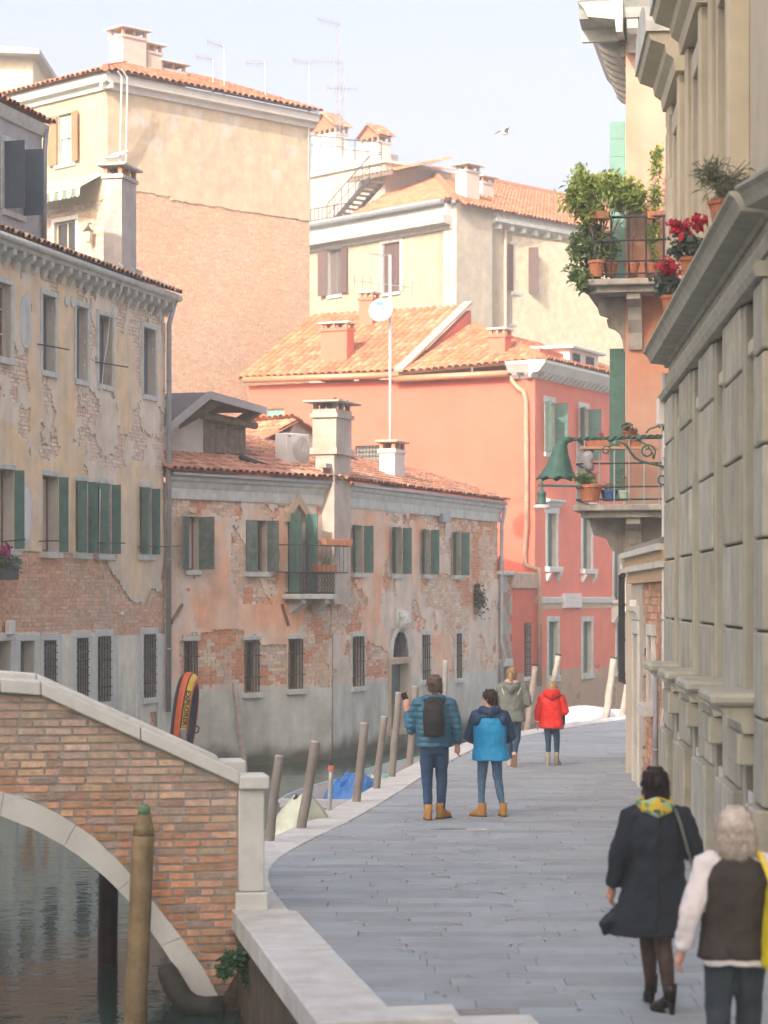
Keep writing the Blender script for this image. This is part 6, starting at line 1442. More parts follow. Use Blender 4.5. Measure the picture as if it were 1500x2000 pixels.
# arch ring in separate voussoirs on both faces
u_a, u_b = RI[0][0], RI[-1][0]; nv = 9
def ring_pt(P, t):                                  # t from 0 to 1 by length
    L_ = [0]
    for a, b in zip(P[:-1], P[1:]): L_.append(L_[-1]+math.hypot(b[0]-a[0], b[1]-a[1]))
    s_ = t*L_[-1]
    for i in range(len(P)-1):
        if L_[i+1] >= s_-1e-9: k = (s_-L_[i])/max(1e-9, L_[i+1]-L_[i]); return (P[i][0]+(P[i+1][0]-P[i][0])*k, P[i][1]+(P[i+1][1]-P[i][1])*k)
    return P[-1]
for face in (0, 1):
    y0, y1 = (-.045, .34) if face == 0 else (BW-.34, BW+.045)
    for k in range(nv):
        t0, t1 = k/nv+.0004, (k+1)/nv-.0004; n = 4
        top = [ring_pt(RO, t0+(t1-t0)*i/n) for i in range(n+1)]; bot = [ring_pt(RI, t0+(t1-t0)*i/n) for i in range(n+1)]
        MB().prism(bot+top[::-1], y0, y1).build('voussoir', M_STONEW, bridge, (FBr, FBk)[face].m)
sf = MB()
for i in range(24):
    p, q = ring_pt(RI, i/24), ring_pt(RI, (i+1)/24); sf.plane((p[0],.34,p[1]+.02),(q[0],.34,q[1]+.02),(q[0]+SK,BW-.34,q[1]+.02),(p[0]+SK,BW-.34,p[1]+.02))
sf.build('vault', M_QUAY, bridge, FBr.m)
# coping line and parapet walls
cop_px = [(0,1352),(80,1358),(466,1532)]; cl = [FBr.uz(x, y) for x, y in cop_px]; u_p = FBr.uz(466,1700)[0]
CL = [(2*uc-u, z) for u, z in cl[::-1]]+cl
def par_poly(top, bot): return bot+top[::-1]
bl = [(2*uc-u_p, -.6)]+[(u, z) for u, z in RO]+[(u_p, -.6)]
M_BMORT = mat('bridge_mortar', (.40,.385,.35), rough=.95, var=.2, sc=9, bump=.6, bsc=40)
for face in (0, 1):
    y = 0.02 if face == 0 else BW-.28; fm_ = (FBr, FBk)[face].m
    p = MB(); pts = sorted(set([round(u, 3) for u, z in RO]+[round(u, 3) for u, z in CL]+[round(2*uc-u_p, 3), round(u_p, 3)]))
    for a, b in zip(pts[:-1], pts[1:]):
        z0a = interp(RO, a) if RO[0][0] <= a <= RO[-1][0] else -1.0; z0b = interp(RO, b) if RO[0][0] <= b <= RO[-1][0] else -1.0
        p.add([(a,y,z0a),(b,y,z0b),(b,y,interp(CL,b)),(a,y,interp(CL,a)),(a,y+.26,z0a),(b,y+.26,z0b),(b,y+.26,interp(CL,b)),(a,y+.26,interp(CL,a))], [(0,1,2,3),(7,6,5,4),(3,2,6,7),(1,5,6,2),(0,3,7,4)])
    pw = p.build('parapet', M_BMORT, bridge, fm_)
    if face == 0:
        cu_ = np.array([c[0] for c in CL]); cz_ = np.array([c[1] for c in CL]); ou_ = np.array([c[0] for c in RO]); oz_ = np.array([c[1] for c in RO])
        def shw(u, z): return (z < np.interp(u, cu_, cz_)-.035) & ((z > np.interp(u, ou_, oz_)+.03) | (u > ou_[-1]+.02)) & (u < u_p-.02)
        def bcl(u, z):
            n = fbm(u*1.6, z*1.6, 5); x, yy = fpx(FBr, u, z); c = lerp3((.56,.27,.14), (.50,.33,.22), np.clip((n-.35)*2.2, 0, 1)); up = np.clip((1560-yy+x*.25)/160, 0, .75)
            old = (np.sin(u*91.7+z*417.3)*43758.5) % 1; c = np.where((old > .82)[..., None], lerp3((.40,.35,.29),(.33,.24,.18),n), c)
            return lerp3(c, (.50,.42,.34), np.clip(up+.12, 0, .8))
        bricks(pw, FBr, max(2*uc-u_p, -6.0), u_p, -.75, 2.2, [], shw, bcl, 300, .0735, .245, .004, .05, 61, gap=.0115)
    # coping stones
    yc = -.07 if face == 0 else BW-.35
    segs = []
    for a, b in zip(CL[:-1], CL[1:]):
        n = max(1, int(round(math.hypot(b[0]-a[0], b[1]-a[1])/1.25)))
        for k in range(n): segs.append(((a[0]+(b[0]-a[0])*k/n, a[1]+(b[1]-a[1])*k/n), (a[0]+(b[0]-a[0])*(k+1)/n, a[1]+(b[1]-a[1])*(k+1)/n)))
    for (a, b) in segs: mod_bevel(MB().prism([(a[0]+.003,a[1]),(b[0]-.003,b[1]),(b[0]-.003,b[1]+.125),(a[0]+.003,a[1]+.125)], yc, yc+.42).build('coping_stone', M_STONEW, bridge, fm_), .014)
    a = CL[-1]; zt = FBr.z(500,1514)
    mod_bevel(MB().cbox(a[0]-.0, yc-.01, zt-.125, .01, yc+.43, zt, .012).build('coping_stone', M_STONEW, bridge, fm_), .01)
    z1 = FBr.z(495,1742)
    MB().cbox(u_p, yc+.05, z1+.004, -.03, yc+.37, zt-.125, .012).build('pier', M_STONEW, bridge, fm_); MB().cbox(u_p-.03, yc+.01, -.02, .0, yc+.41, z1, .014).build('pier_base', M_STONEW, bridge, fm_)
dk = MB(); us_d = [RO[0][0]+(RO[-1][0]-RO[0][0])*i/40 for i in range(41)]
for p, q in zip(us_d[:-1], us_d[1:]):
    lo = (interp(RO, p)+.02, interp(RO, q)+.02); hi = (max(interp(CL, p)-.9, lo[0]+.06), max(interp(CL, q)-.9, lo[1]+.06))
    dk.add([(p,.3,hi[0]),(q,.3,hi[1]),(q,BW-.3,hi[1]),(p,BW-.3,hi[0])], [(0,1,2,3)])
dk.build('deck', M_STONE, bridge, FBr.m)
mod = MB().slab([(-6.9,18),(-6.9,25),(-12,27),(-12,16)], -1.6, .0); mod.build('far_landing', M_QUAY, bridge, ident())
ab = MB(); ab.prism([(ri[-1][0],-1.8),(u_p+.02,-1.8),(u_p+.02,-.5),(ro[-1][0],ro[-1][1]+.02),(ri[-1][0],ri[-1][1]+.01)], .0, BW); ab.build('abutment', M_QUAY, bridge, FBr.m)
# mooring posts
def post(lab, base, top, Y, r0, r1, m, z_end=-2.3, cap=None, name='mooring_post', knots=True, grp=None):
    b = at(*base, Y); t_ = at(*top, Y); d = (t_-b); b0 = b+d*((z_end-b.z)/d.z); o = thing(name, lab, 'post', (b0.x,b0.y,b0.z), group=grp); n = 14
    pts = [Vector((0,0,0)).lerp(t_-b0, i/n)+(Vector((rnd.uniform(-.008,.008), 0, 0)) if knots and 0 < i < n else Vector((0,0,0))) for i in range(n+1)]
    MB().tube(pts, [r0+(r1-r0)*i/n*(1) for i in range(n+1)], 12).build('shaft', m, o, smooth=True); e = t_-b0; ax = e.normalized()
    if cap == 'flat': MB().tube([e-ax*.01, e+ax*.012], [r1*1.02, r1*.9], 12).build('cap', mat('pole_cap', (.40,.40,.39), var=.1), o)
    if cap == 'point': MB().tube([e-ax*.003, e+ax*.07, e+ax*.19], [r1, r1*.92, r1*.60], 12).build('shoulder', m, o, smooth=True); MB().tube([e+ax*.185, e+ax*.25, e+ax*.27], [r1*.61, r1*.50, r1*.3], 12).build('painted_tip', mat('tip_green', (.13,.25,.14), var=.2), o, smooth=True)
    if cap == 'ring': MB().tube([e-ax*.03, e+ax*.01], [r1*1.06, r1*1.06], 12).build('band', M_IRON, o)
    return o
M_POLE = mat('grey_pole', (.23,.222,.205), rough=.75, var=.2, sc=6, bump=.25, streak=.35, dirt=(.15,.13,.11))
M_POST = mat('yellowed_post', (.25,.195,.11), rough=.85, var=.3, sc=5, bump=.5, bsc=18, streak=.55, dirt=(.10,.08,.045), dsc=4, damt=.5)
M_DPOST = mat('wet_black_post', (.035,.024,.018), rough=.5, var=.3, sc=6, bump=.4)
M_OLDP = mat('bleached_pole', (.42,.39,.34), rough=.85, var=.2, sc=7, bump=.4, bsc=25, streak=.4, dirt=(.27,.25,.21))
post('yellowed timber mooring post with green painted tip before the bridge arch', (264,1990), (280,1632), 20.6, .104, .096, M_POST, cap='point')
post('black wet mooring post standing under the bridge arch', (209,1890), (213,1640), 23.95, .105, .10, M_DPOST, cap='flat')
G = 'grey poles along the quay edge'
for (lab, b, t_, Y, r_) in (('grey quay pole nearest the bridge pier', (527,1632), (546,1477), 27.4, .065), ('grey leaning pole standing beside the pale plastic bag', (590,1612), (616,1449), 28.9, .075), ('grey leaning pole beside the blue tarpaulin', (697,1562), (712,1413), 32.6, .073),
        ('grey pole second right of the blue tarpaulin', (735,1538), (751,1400), 34.9, .065), ('tall grey pole just left of the man in quilted jacket', (765,1518), (779,1353), 37.1, .068), ('grey pole right behind the quilted jacket', (800,1492), (812,1341), 39.9, .070)):
    post(lab, b, t_, Y, r_*.86, r_*.82, M_POLE, cap='flat', grp=G)
post('dark pole across the canal above the man\'s head', (866,1400), (870,1291), 57.5, .075, .07, M_POLE, cap='flat', knots=False)
post('thin weathered pole leaning against the low house plinth', (476,1500), (458,1333), 51.3, .085, .065, M_OLDP, cap='flat')
G2 = 'bleached poles by the red house'
for (lab, b, t_, Y, r_) in (('banded bleached pole right of the woman in grey parka', (1029,1425), (1046,1298), 51.2, .075), ('bent bleached pole behind the girl in red', (1066,1418), (1091,1278), 52.3, .075), ('thick bleached pole beside the white covered boat', (1183,1404), (1199,1284), 56.0, .10), ('bleached pole partly behind the brick garden wall', (1216,1400), (1233,1285), 57.5, .09)):
    post(lab, b, t_, Y, r_, r_*.8, M_OLDP, cap='ring', grp=G2)
post('thin galvanised pole with orange cap between the boats', (642,1596), (647,1504), 31.3, .032, .030, M_ZINC, z_end=-1.6, knots=False, name='thin_pole')
e = at(647,1503,31.3); MB().tube([(0,0,-.02),(0,0,.05)], .045, 10).build('pole_cap', mat('orange_cap', (.50,.17,.11), var=.05), None, T(*e), label='faded orange cap on the thin galvanised pole', category='cap')
# boats
def boat(lab, c, yaw, L_, B_, zg, hullm, rimm, bench=3, slats=True, name='moored_boat', cover=None):
    o = thing(name, lab, 'boat', world=T(c[0],c[1],WZ) @ Matrix.Rotation(yaw, 4, 'Z')); H_ = zg-WZ; n = 12; hull = MB(); vs = []; fs = []; rim = []; rim2 = []
    for i in range(n+1):
        t = i/n; y = -L_/2+L_*t; wd = B_/2*(1 if t < .55 else math.cos((t-.55)/.45*math.pi/2*.96))*(.86+.14*min(1, t*4)); rise = .22*max(0, t-.6)**1.5*2
        pr = [(0,-.12),(wd*.55,-.10),(wd*.82,.05),(wd,H_+rise)]; pr = [(-x,z) for x,z in pr[::-1]]+pr[1:]
        inn = [(x*.93, z+(.03 if abs(x) < wd*.99 else 0)) for x, z in pr]
        vs += [(x,y,z) for x,z in pr]; rim.append((pr[-1][0],y,pr[-1][1])); rim2.append((pr[0][0],y,pr[0][1]))
    m = 7
    for i in range(n):
        for k in range(m-1): a = i*m+k; fs.append((a,a+1,a+1+m,a+m))
    fs.append(tuple(range(m))); hull.add(vs, fs); h = hull.build('hull', hullm, o, smooth=False); sm = h.modifiers.new('s','SOLIDIFY'); sm.thickness = .035; sm.offset = 1
    g = MB(); g.tube(rim, .035, 6); g.build('gunwale', rimm, o, smooth=True); g = MB(); g.tube(rim2, .035, 6); g.build('gunwale', rimm, o, smooth=True)
    MB().cbox(-B_*.42,-L_/2-.05,H_-.10,B_*.42,-L_/2+.05,H_+.05,.015).build('transom', rimm, o)
    for i in range(bench): y = -L_/2+L_*(.2+.2*i); MB().cbox(-B_*.43,y-.13,H_*.58,B_*.43,y+.13,H_*.58+.04,.01).build('thwart', rimm, o)
    if slats:
        for i in range(7): y = -L_/2+.12+.16*i; MB().box(-B_*.4,y,.10,B_*.4,y+.11,.13).build('floor_slat', mat('slat_grey', (.46,.47,.47), var=.1), o)
    return o
M_HULL = mat('white_hull', (.60,.61,.62), rough=.4, var=.08, sc=3, dirt=(.40,.40,.38)); M_HULLG = mat('grey_hull', (.42,.46,.50), rough=.45, var=.1, sc=3); M_RIM = mat('boat_rim', (.34,.37,.41), rough=.5, var=.1); M_TURQ = mat('turquoise_rim', (.16,.42,.38), rough=.5, var=.1)
b1 = at(646,1552,37.0); y1 = math.atan2(-.19, 1)
boat('small white boat carrying a crumpled blue tarpaulin', (-.62,38.9), R(-10), 4.4, 1.5, -.36, M_HULL, M_RIM)
boat('grey open boat with slatted floor nearest the bridge', (-1.15,32.6), R(-8), 4.6, 1.4, -.50, M_HULLG, M_RIM)
boat('white boat with turquoise rim moored ahead of the tarpaulin boat', (.62,44.2), R(-14), 4.6, 1.5, -.36, M_HULL, M_TURQ)
tp = thing('blue_tarpaulin', 'crumpled blue tarpaulin heaped in the white boat', 'tarpaulin', (-.45,38.3,-.62))
mb = MB(); n = 26; vs = []; fs = []
for i in range(n+1):
    for j in range(n+1):
        x = (i/n-.5)*1.15; y = (j/n-.5)*1.7; r_ = math.hypot(x/.58, y/.85); h = max(0, 1-r_**2)**.6*.62; f = float(fbm(x*3.2+4, y*3.2, 5))*1.0+abs(float(fbm(x*6+y*3, y*2-x*4, 8))-.5)*.9
        vs.append((x, y, h*(.55+f*.7)))
for i in range(n):
    for j in range(n): a = i*(n+1)+j; fs.append((a,a+n+1,a+n+2,a+1))
mb.add(vs, fs); mb.build('sheet', mat('tarp_blue', (.035,.15,.42), rough=.35, var=.2, sc=5, bump=.5, bsc=10), tp)
sb = thing('plastic_sack', 'translucent pale green plastic sack in the grey boat', 'sack', (-1.12,30.2,-.66))
mb = MB(); vs = []; fs = []; n, m_ = 22, 12
for i in range(m_+1):
    t = i/m_; rr_ = .46*math.sin(math.pi*min(1, .12+t*.80))**.7*(1-.35*t); z = .95*t
    for k in range(n): a = 2*math.pi*k/n; w2 = 1+.16*math.sin(a*5+t*3)+.10*math.sin(a*9-t*5); vs.append((rr_*w2*math.cos(a)+.08*t, rr_*w2*math.sin(a), z+.04*math.sin(a*3)))
for i in range(m_):
    for k in range(n): a, b = i*n+k, i*n+(k+1) % n; fs.append((a,b,b+n,a+n))
mb.add(vs, fs); mb.build('film', mat('sack_film', (.50,.58,.46), rough=.25, var=.15, sc=6, bump=.8, bsc=8, spec=.6), sb, smooth=True)
MB().tube([(.08,0,.72),(.12,.03,.86),(.2,.02,.92)], [.05,.03,.07], 8).build('knot', MT['sack_film'], sb, smooth=True)
for (lab, px, py, Y, rx, rz_) in (('white covered boat beyond the girl in red', 1158,1412,58.5,.75,.42), ('smaller white fender boat right of the thick pole', 1206,1404,60.0,.6,.24), ('tiny white dinghy tip beside the red house water', 1131,1415,57.0,.30,.16)):
    c = at(px,py,Y); o = thing('covered_boat', lab, 'boat', world=T(c.x-.3,Y,WZ) @ Matrix.Rotation(R(-24), 4, 'Z')); zz = c.z-WZ
    MB().rings([(-.05,0,0,rx*.5,.9),(.2,0,0,rx*.85,1.5),(zz-.1,0,0,rx,1.7)], 16, 2.4).build('hull', M_HULL, o, smooth=True)
    MB().rings([(zz-.1,0,0,rx*1.02,1.72),(zz+rz_*.5,0,0,rx*.9,1.5),(zz+rz_*.85,0,0,rx*.6,1.0),(zz+rz_,0,0,rx*.2,.4)], 16, 2.4).build('cover', mat('white_cover', (.70,.71,.73), rough=.4, var=.05, bump=.2), o, smooth=True)
# inflatable raft leaning upright by the ochre house, on a small landing stage
ls = thing('landing_stage', 'small timber landing stage in the water at the house corner', 'landing stage', (-4.15,47.5,WZ))
for i in range(6): MB().cbox(-.65,-.6+.2*i,.34,.65,-.42+.2*i,.38,.006).build('deck_plank', M_WOOD, ls)
for x in (-.55,.55):
    for y in (-.5,.5): MB().tube([(x,y,-1.4),(x,y,.34)], .06, 8).build('pile', M_WOOD, ls)
raft = thing('inflatable_raft', 'black orange and yellow inflatable raft stood on end beside the house corner', 'raft', world=T(-4.13,47.5,-.515) @ Matrix.Rotation(R(78), 4, 'Z') @ Matrix.Rotation(R(7), 4, 'X'))
RT, RWd, RL = .175, .30, 1.86
cen = []
for k in range(40):
    s_ = k/40*4
    a = 2*math.pi*k/40; x = RWd*math.cos(a); z = RL/2+ (RL/2-RT)*math.copysign(abs(math.sin(a))**.75, math.sin(a)); cen.append(Vector((x,0,z)))
M_RB = mat('raft_black', (.025,.032,.04), rough=.35, var=.1, bump=.15); M_RO = mat('raft_orange', (.72,.13,.03), rough=.4, var=.05, bump=.1); M_RY = mat('raft_yellow', (.75,.50,.03), rough=.4, var=.05, bump=.1)
rb = MB(); n = 36; vs = []; fs = []; mi = []
for i, c in enumerate(cen):
    t = (cen[(i+1) % 40]-cen[i-1]).normalized(); o1_ = t.cross(Vector((0,1,0))).normalized()
    if o1_.dot(c-Vector((0,0,RL/2))) < 0: o1_ = -o1_
    for k in range(n): a = 2*math.pi*k/n; vs.append(c+o1_*(RT*math.cos(a))+Vector((0,-1,0))*(RT*math.sin(a)))
def rmat(k): d = 360*(k+.5)/n; d = (d+20) % 360; return 1 if 5 <= d < 40 else 0 if 40 <= d < 50 else 2 if 50 <= d < 90 else 1 if 90 <= d < 125 else 0
for i in range(40):
    for k in range(n):
        j = (i+1) % 40; fs.append((i*n+k, j*n+k, j*n+(k+1) % n, i*n+(k+1) % n)); mi.append(rmat(k))
rb.add(vs, fs); rb.mi = mi; rb.build('tube', [M_RB, M_RO, M_RY], raft, smooth=True)
MB().prism([(c.x*.9, RL/2+(c.z-RL/2)*.92) for c in cen], .02, .05).build('floor', M_RB, raft)
ta = R(49); nn_ = V3 = Vector((-math.cos(ta), -math.sin(ta), 0)); xt = Vector((0,0,-1)); yt = nn_.cross(xt)
def on_tube(z): c = Vector((-RWd,0,z))+nn_*(RT+.004); return W[raft] @ Matrix(((xt.x,yt.x,nn_.x,c.x),(xt.y,yt.y,nn_.y,c.y),(xt.z,yt.z,nn_.z,c.z),(0,0,0,1)))
text(raft, 'EXPLORER', .15, on_tube(1.17), M_RB, sx=1.0, bold=.003, shear=.12)
text(raft, '200', .10, on_tube(.72), M_RB, sx=1.0)
for s_ in (-1,1): MB().tube([(s_*(RWd),-RT,.62),(s_*RWd,-RT-.06,.66),(s_*RWd,-RT-.06,.74),(s_*RWd,-RT,.78)], .018, 7).build('oarlock', M_RB, raft)
post('short grey post behind the raft', (360,1470), (357,1424), 47.0, .075, .07, M_POLE, cap='flat', knots=False)
# black rubber fender under the arch foot
fd = thing('rubber_fender', 'mossy black bent rubber fender under the bridge springing', 'fender', at(350,1950,21.2)); b = at(350,1950,21.2)
MB().tube([at(x,y,21.15)-b for x,y in ((322,1885),(328,1900),(340,1925),(356,1950),(376,1964),(402,1968),(436,1966))], [.07,.095,.105,.105,.105,.10,.10], 12).build('tube', mat('mossy_rubber', (.045,.05,.042), rough=.7, var=.3, sc=5, dirt=(.10,.12,.06), dsc=4, damt=.5), fd, smooth=True)
wd = thing('quay_weeds', 'green weeds sprouting from the quay wall below the bridge pier', 'plant', at(460,1880,20.6)); b = at(460,1880,20.6); mb = MB(); st = MB()
for (x,y,rx,ry,n) in ((455,1875,28,20,420),(490,1905,20,22,320),(438,1895,20,16,240),(478,1860,20,14,200)):
    c = at(x,y,20.5)-b; pts = clump_points(c, (rx/4600*20.5, .12, ry/4600*20.5), n, rnd, 9, .4); scatter_leaves(mb, pts, .05, rnd, .6)
    for k in range(5): st.tube([(.12,.2,.02), Vector(c)*.5+Vector((.05,.08,0)), pts[k*11 % n]], [.01,.007,.003], 5)
mb.build('leaves', leafmat('weed_green', (.02,.075,.035), (.07,.20,.09), .2), wd); st.build('stems', M_WOOD, wd)
# ------------------------------------------------------------------ people
M_SKIN = mat('skin', (.52,.30,.215), rough=.55, var=.08, sc=9, bump=.08, bsc=60)
M_SKIN2 = mat('skin_pale', (.56,.35,.265), rough=.55, var=.08, sc=9, bump=.08, bsc=60)
M_DENIM = mat('dark_denim', (.022,.065,.14), rough=.85, var=.3, sc=7, bump=.3, bsc=60, dirt=(.05,.09,.15), dsc=3, damt=.35)
M_DENIML = mat('blue_denim', (.075,.16,.27), rough=.85, var=.25, sc=7, bump=.3, bsc=60, dirt=(.14,.20,.27), dsc=3, damt=.4)
M_BOOT = mat('tan_boot', (.40,.215,.06), rough=.7, var=.15, sc=10, bump=.2); M_SOLE = mat('boot_sole', (.12,.07,.04), rough=.8)
M_GREYB = mat('grey_boot', (.36,.33,.29), rough=.8, var=.15, sc=10)
tex = bpy.data.textures.new('cloth_folds', 'CLOUDS'); tex.noise_scale = .11; tex.noise_depth = 2
def soft(o, vox=.012, it=6, folds=0.0, fac=.5):
    m = o.modifiers.new('remesh', 'REMESH'); m.mode = 'VOXEL'; m.voxel_size = vox; m.use_smooth_shade = True
    s_ = o.modifiers.new('smooth', 'SMOOTH'); s_.iterations = it; s_.factor = fac
    if folds: d = o.modifiers.new('folds', 'DISPLACE'); d.texture = tex; d.strength = folds; d.mid_level = .5; d.texture_coords = 'LOCAL'
    return o
def V(*a): return Vector(a)
def hand(mb, wrist, d, side, curl=.5, s_=1.0, spread=.0):
    """palm with four unequal bent fingers and a thumb leaving its side; d = direction of the hand, side = thumb side"""
    d = d.normalized(); sd = (side-d*side.dot(d)).normalized(); nm = d.cross(sd).normalized()
    p = wrist; mb.tube([p-d*.02*s_, p+d*.03*s_, p+d*.075*s_, p+d*.095*s_], [.026*s_,.034*s_,.040*s_,.030*s_], 10, flat=.55)
    for i, (l_, off) in enumerate(((.070,.030),(.080,.010),(.075,-.010),(.058,-.028))):
        b = p+d*.085*s_+sd*off*s_; a1 = (d*math.cos(curl*.5)+nm*math.sin(curl*.5)); a2 = (d*math.cos(curl*1.4)+nm*math.sin(curl*1.4)); a3 = (d*math.cos(curl*2.2)+nm*math.sin(curl*2.2))
        q1 = b+a1*l_*.45*s_; q2 = q1+a2*l_*.32*s_; q3 = q2+a3*l_*.25*s_; mb.tube([b-d*.02*s_, b, q1, q2, q3], [.0095*s_,.0098*s_,.0092*s_,.0085*s_,.0070*s_], 8)
    b = p+d*.025*s_+sd*.030*s_; q1 = b+(d*.6+sd*.75).normalized()*.035*s_; q2 = q1+(d*.9+sd*.25+nm*.25).normalized()*.032*s_; mb.tube([b-sd*.02*s_, b, q1, q2], [.014*s_,.013*s_,.011*s_,.009*s_], 8)
def limb(mb, pts, rad, n=10):
    P_ = []; r_ = []
    for i in range(len(pts)-1):
        for k in range(5): t = k/5; P_.append(pts[i].lerp(pts[i+1], t)); r_.append(rad[i]+(rad[i+1]-rad[i])*t)
    P_.append(pts[-1]); r_.append(rad[-1]); mb.tube(P_, r_, n)
def person(label, loc, yaw, H_, J, head_yaw=0.0, head_tilt=0.0, skin=None, bulk=1.0):
    """one continuous body; J gives elbow, wrist, knee and ankle of each side for a 1.75 m figure facing +y"""
    s_ = H_/1.75; o = thing('person', label, 'person', loc, yaw); J = {k: V(*v)*s_ for k, v in J.items()}
    b = MB(); z = lambda a: a*s_
    b.rings([(z(.86),0,0,z(.155)*bulk,z(.115)),(z(.95),0,0,z(.165)*bulk,z(.12)),(z(1.08),0,0,z(.14)*bulk,z(.10)),(z(1.22),0,0,z(.155)*bulk,z(.11)),(z(1.34),0,-.01*s_,z(.17)*bulk,z(.11)),(z(1.42),0,-.01*s_,z(.15)*bulk,z(.085)),(z(1.47),0,-.005*s_,z(.08),z(.065))], 16)
    hc = V(0,.02,1.63)*s_; b.tube([V(0,-.01,1.43)*s_, V(0,.0,1.54)*s_], [z(.062),z(.055)], 12)
    HM = T(*hc) @ Matrix.Rotation(head_yaw, 4, 'Z') @ Matrix.Rotation(head_tilt, 4, 'X') @ Matrix.Scale(s_, 4); b.M = HM
    b.rings([(-.115,0,.045,.030,.03),(-.10,0,.035,.048,.055),(-.06,0,.015,.064,.080),(-.02,0,.0,.072,.092),(.03,0,-.006,.077,.098),(.07,0,-.008,.070,.090),(.10,0,-.008,.048,.062),(.118,0,-.008,.015,.02)], 16)
    b.ball((0,.102,-.022),.013,.020,.018,8,5); b.ball((0,.094,-.002),.010,.014,.022,8,5); b.ball((0,.085,-.066),.024,.012,.008,8,5); b.ball((0,.078,-.098),.022,.016,.014,8,5)
    for q in (-1,1): b.ball((q*.078,-.006,-.012),.010,.020,.030,8,6); b.ball((q*.034,.086,.022),.022,.010,.007,8,5)
    b.M = None
    for q, L in ((-1,'L'),(1,'R')):
        sh_ = V(q*.175*bulk,-.01,1.41)*s_; limb(b, [V(q*.06,0,1.40)*s_, sh_, J['e'+L], J['w'+L]], [z(.07),z(.055),z(.042),z(.027)]); dv = J['w'+L]-J['e'+L]
        hv = J.get('h'+L, J['w'+L]+dv)-J['w'+L]; hand(b, J['w'+L], hv, J['t'+L] if 't'+L in J else V(0,1,0), .55, s_*1.05)
        hp = V(q*.085,0,.90)*s_; limb(b, [V(q*.05,0,.96)*s_, hp, J['k'+L], J['a'+L]], [z(.085),z(.078),z(.046),z(.036)])
        ft = J['f'+L] if 'f'+L in J else V(0,.15,-.05)*s_; b.tube([J['a'+L], J['a'+L]+ft*.4, J['a'+L]+ft], [z(.04),z(.042),z(.03)], 8)
    soft(b.build('body', skin or M_SKIN, o, smooth=True), .0075, 3)
    eye = mat('eye_dark', (.03,.025,.02), rough=.2, bump=0)
    for q in (-1,1): MB().ball((q*.032,.088,.006),.009,.007,.007,8,6).build('eye', eye, o, W[o] @ HM, smooth=True)
    return o, J, s_, HM
def hair(o, HM, m, style='short', n=260, seed=1):
    rr = random.Random(seed); b = MB(); b.M = None
    if style == 'short': R_ = [(-.085,0,-.045,.055,.050),(-.05,0,-.030,.078,.075),(-.01,0,-.016,.086,.092),(.04,0,-.008,.089,.108),(.085,0,-.006,.080,.098),(.118,0,-.006,.052,.066),(.132,0,-.006,.016,.02)]
    elif style == 'bob': R_ = [(-.155,0,-.045,.070,.055),(-.13,0,-.042,.100,.085),(-.08,0,-.034,.112,.102),(-.02,0,-.022,.112,.112),(.04,0,-.014,.106,.116),(.09,0,-.01,.088,.100),(.125,0,-.008,.056,.066),(.142,0,-.008,.016,.02)]
    else: R_ = [(-.10,0,-.055,.060,.050),(-.06,0,-.036,.082,.080),(-.01,0,-.016,.086,.094),(.04,0,-.010,.088,.106),(.085,0,-.008,.078,.096),(.116,0,-.008,.05,.062),(.128,0,-.008,.016,.02)]
    b.rings(R_, 18); h = b.build('hair', m, o, W[o] @ HM, smooth=True); st = MB()
    top = R_[-1][0]
    for i in range(n):
        k = rr.randrange(1, len(R_)-1); (z, cx, cy, rx, ry) = R_[k]; a = rr.uniform(math.pi*.92, math.pi*2.08) if z < .02 else rr.uniform(0, 2*math.pi); z += rr.uniform(-.02,.02)
        p = V(cx+rx*1.0*math.cos(a), cy+ry*1.0*math.sin(a), z); out_ = V(math.cos(a), math.sin(a), 0); L_ = rr.uniform(.03,.06)*(1.7 if style == 'bob' else 1); fn = .62 if n > 600 else 1; sp_r = .03 if style == 'bob' and n > 600 else .014
        st.tube([p-out_*.008, p+out_*.006+V(0,0,-L_*.4), p+out_*rr.uniform(-.004,sp_r)+V(rr.uniform(-.018,.018),0,-L_)], [.0045*fn,.004*fn,.001], 4)
    st.build('hair_locks', m, h, None, smooth=True, kind='stuff')
    if style == 'tail':
        t = MB(); t.tube([(0,-.10,.03),(.01,-.135,-.01),(.02,-.14,-.07),(.025,-.125,-.13),(.02,-.115,-.19)], [.02,.034,.036,.028,.008], 10)
        for i in range(24): x = rr.uniform(-.03,.03); t.tube([(x*.4,-.12,.0),(x+.015,-.16,-.06),(x+.03,-.135,-.15-rr.uniform(0,.06))], [.005,.006,.002], 5)
        t.build('ponytail', m, h, None, smooth=True)
    return h
def sleeves(b, J, s_, r0, r1, r2, bulk=1.0, cut=1.0):
    for q, L in ((-1,'L'),(1,'R')):
        sh_ = V(q*.180*bulk,-.01,1.415)*s_; limb(b, [V(q*.07,0,1.40)*s_, sh_, J['e'+L], J['e'+L].lerp(J['w'+L], cut)], [.085*s_,r0*s_,r1*s_,r2*s_])
def trousers(o, J, s_, m, wide=1.0, top=.98, cuff=.05):
    b = MB(); z = lambda a: a*s_
    b.rings([(z(.80),0,0,z(.155),z(.125)),(z(.88),0,-.005,z(.175),z(.14)),(z(.95),0,0,z(.17),z(.135)),(z(top),0,0,z(.155),z(.12))], 16)
    for q, L in ((-1,'L'),(1,'R')):
        hp = V(q*.085,0,.88)*s_; e = J['k'+L].lerp(J['a'+L], .93); limb(b, [V(q*.06,0,.93)*s_, hp, J['k'+L], e], [z(.10),z(.100)*wide,z(.070)*wide,z(cuff)*wide])
    return soft(b.build('trousers', m, o, smooth=True), .011, 4, .02)
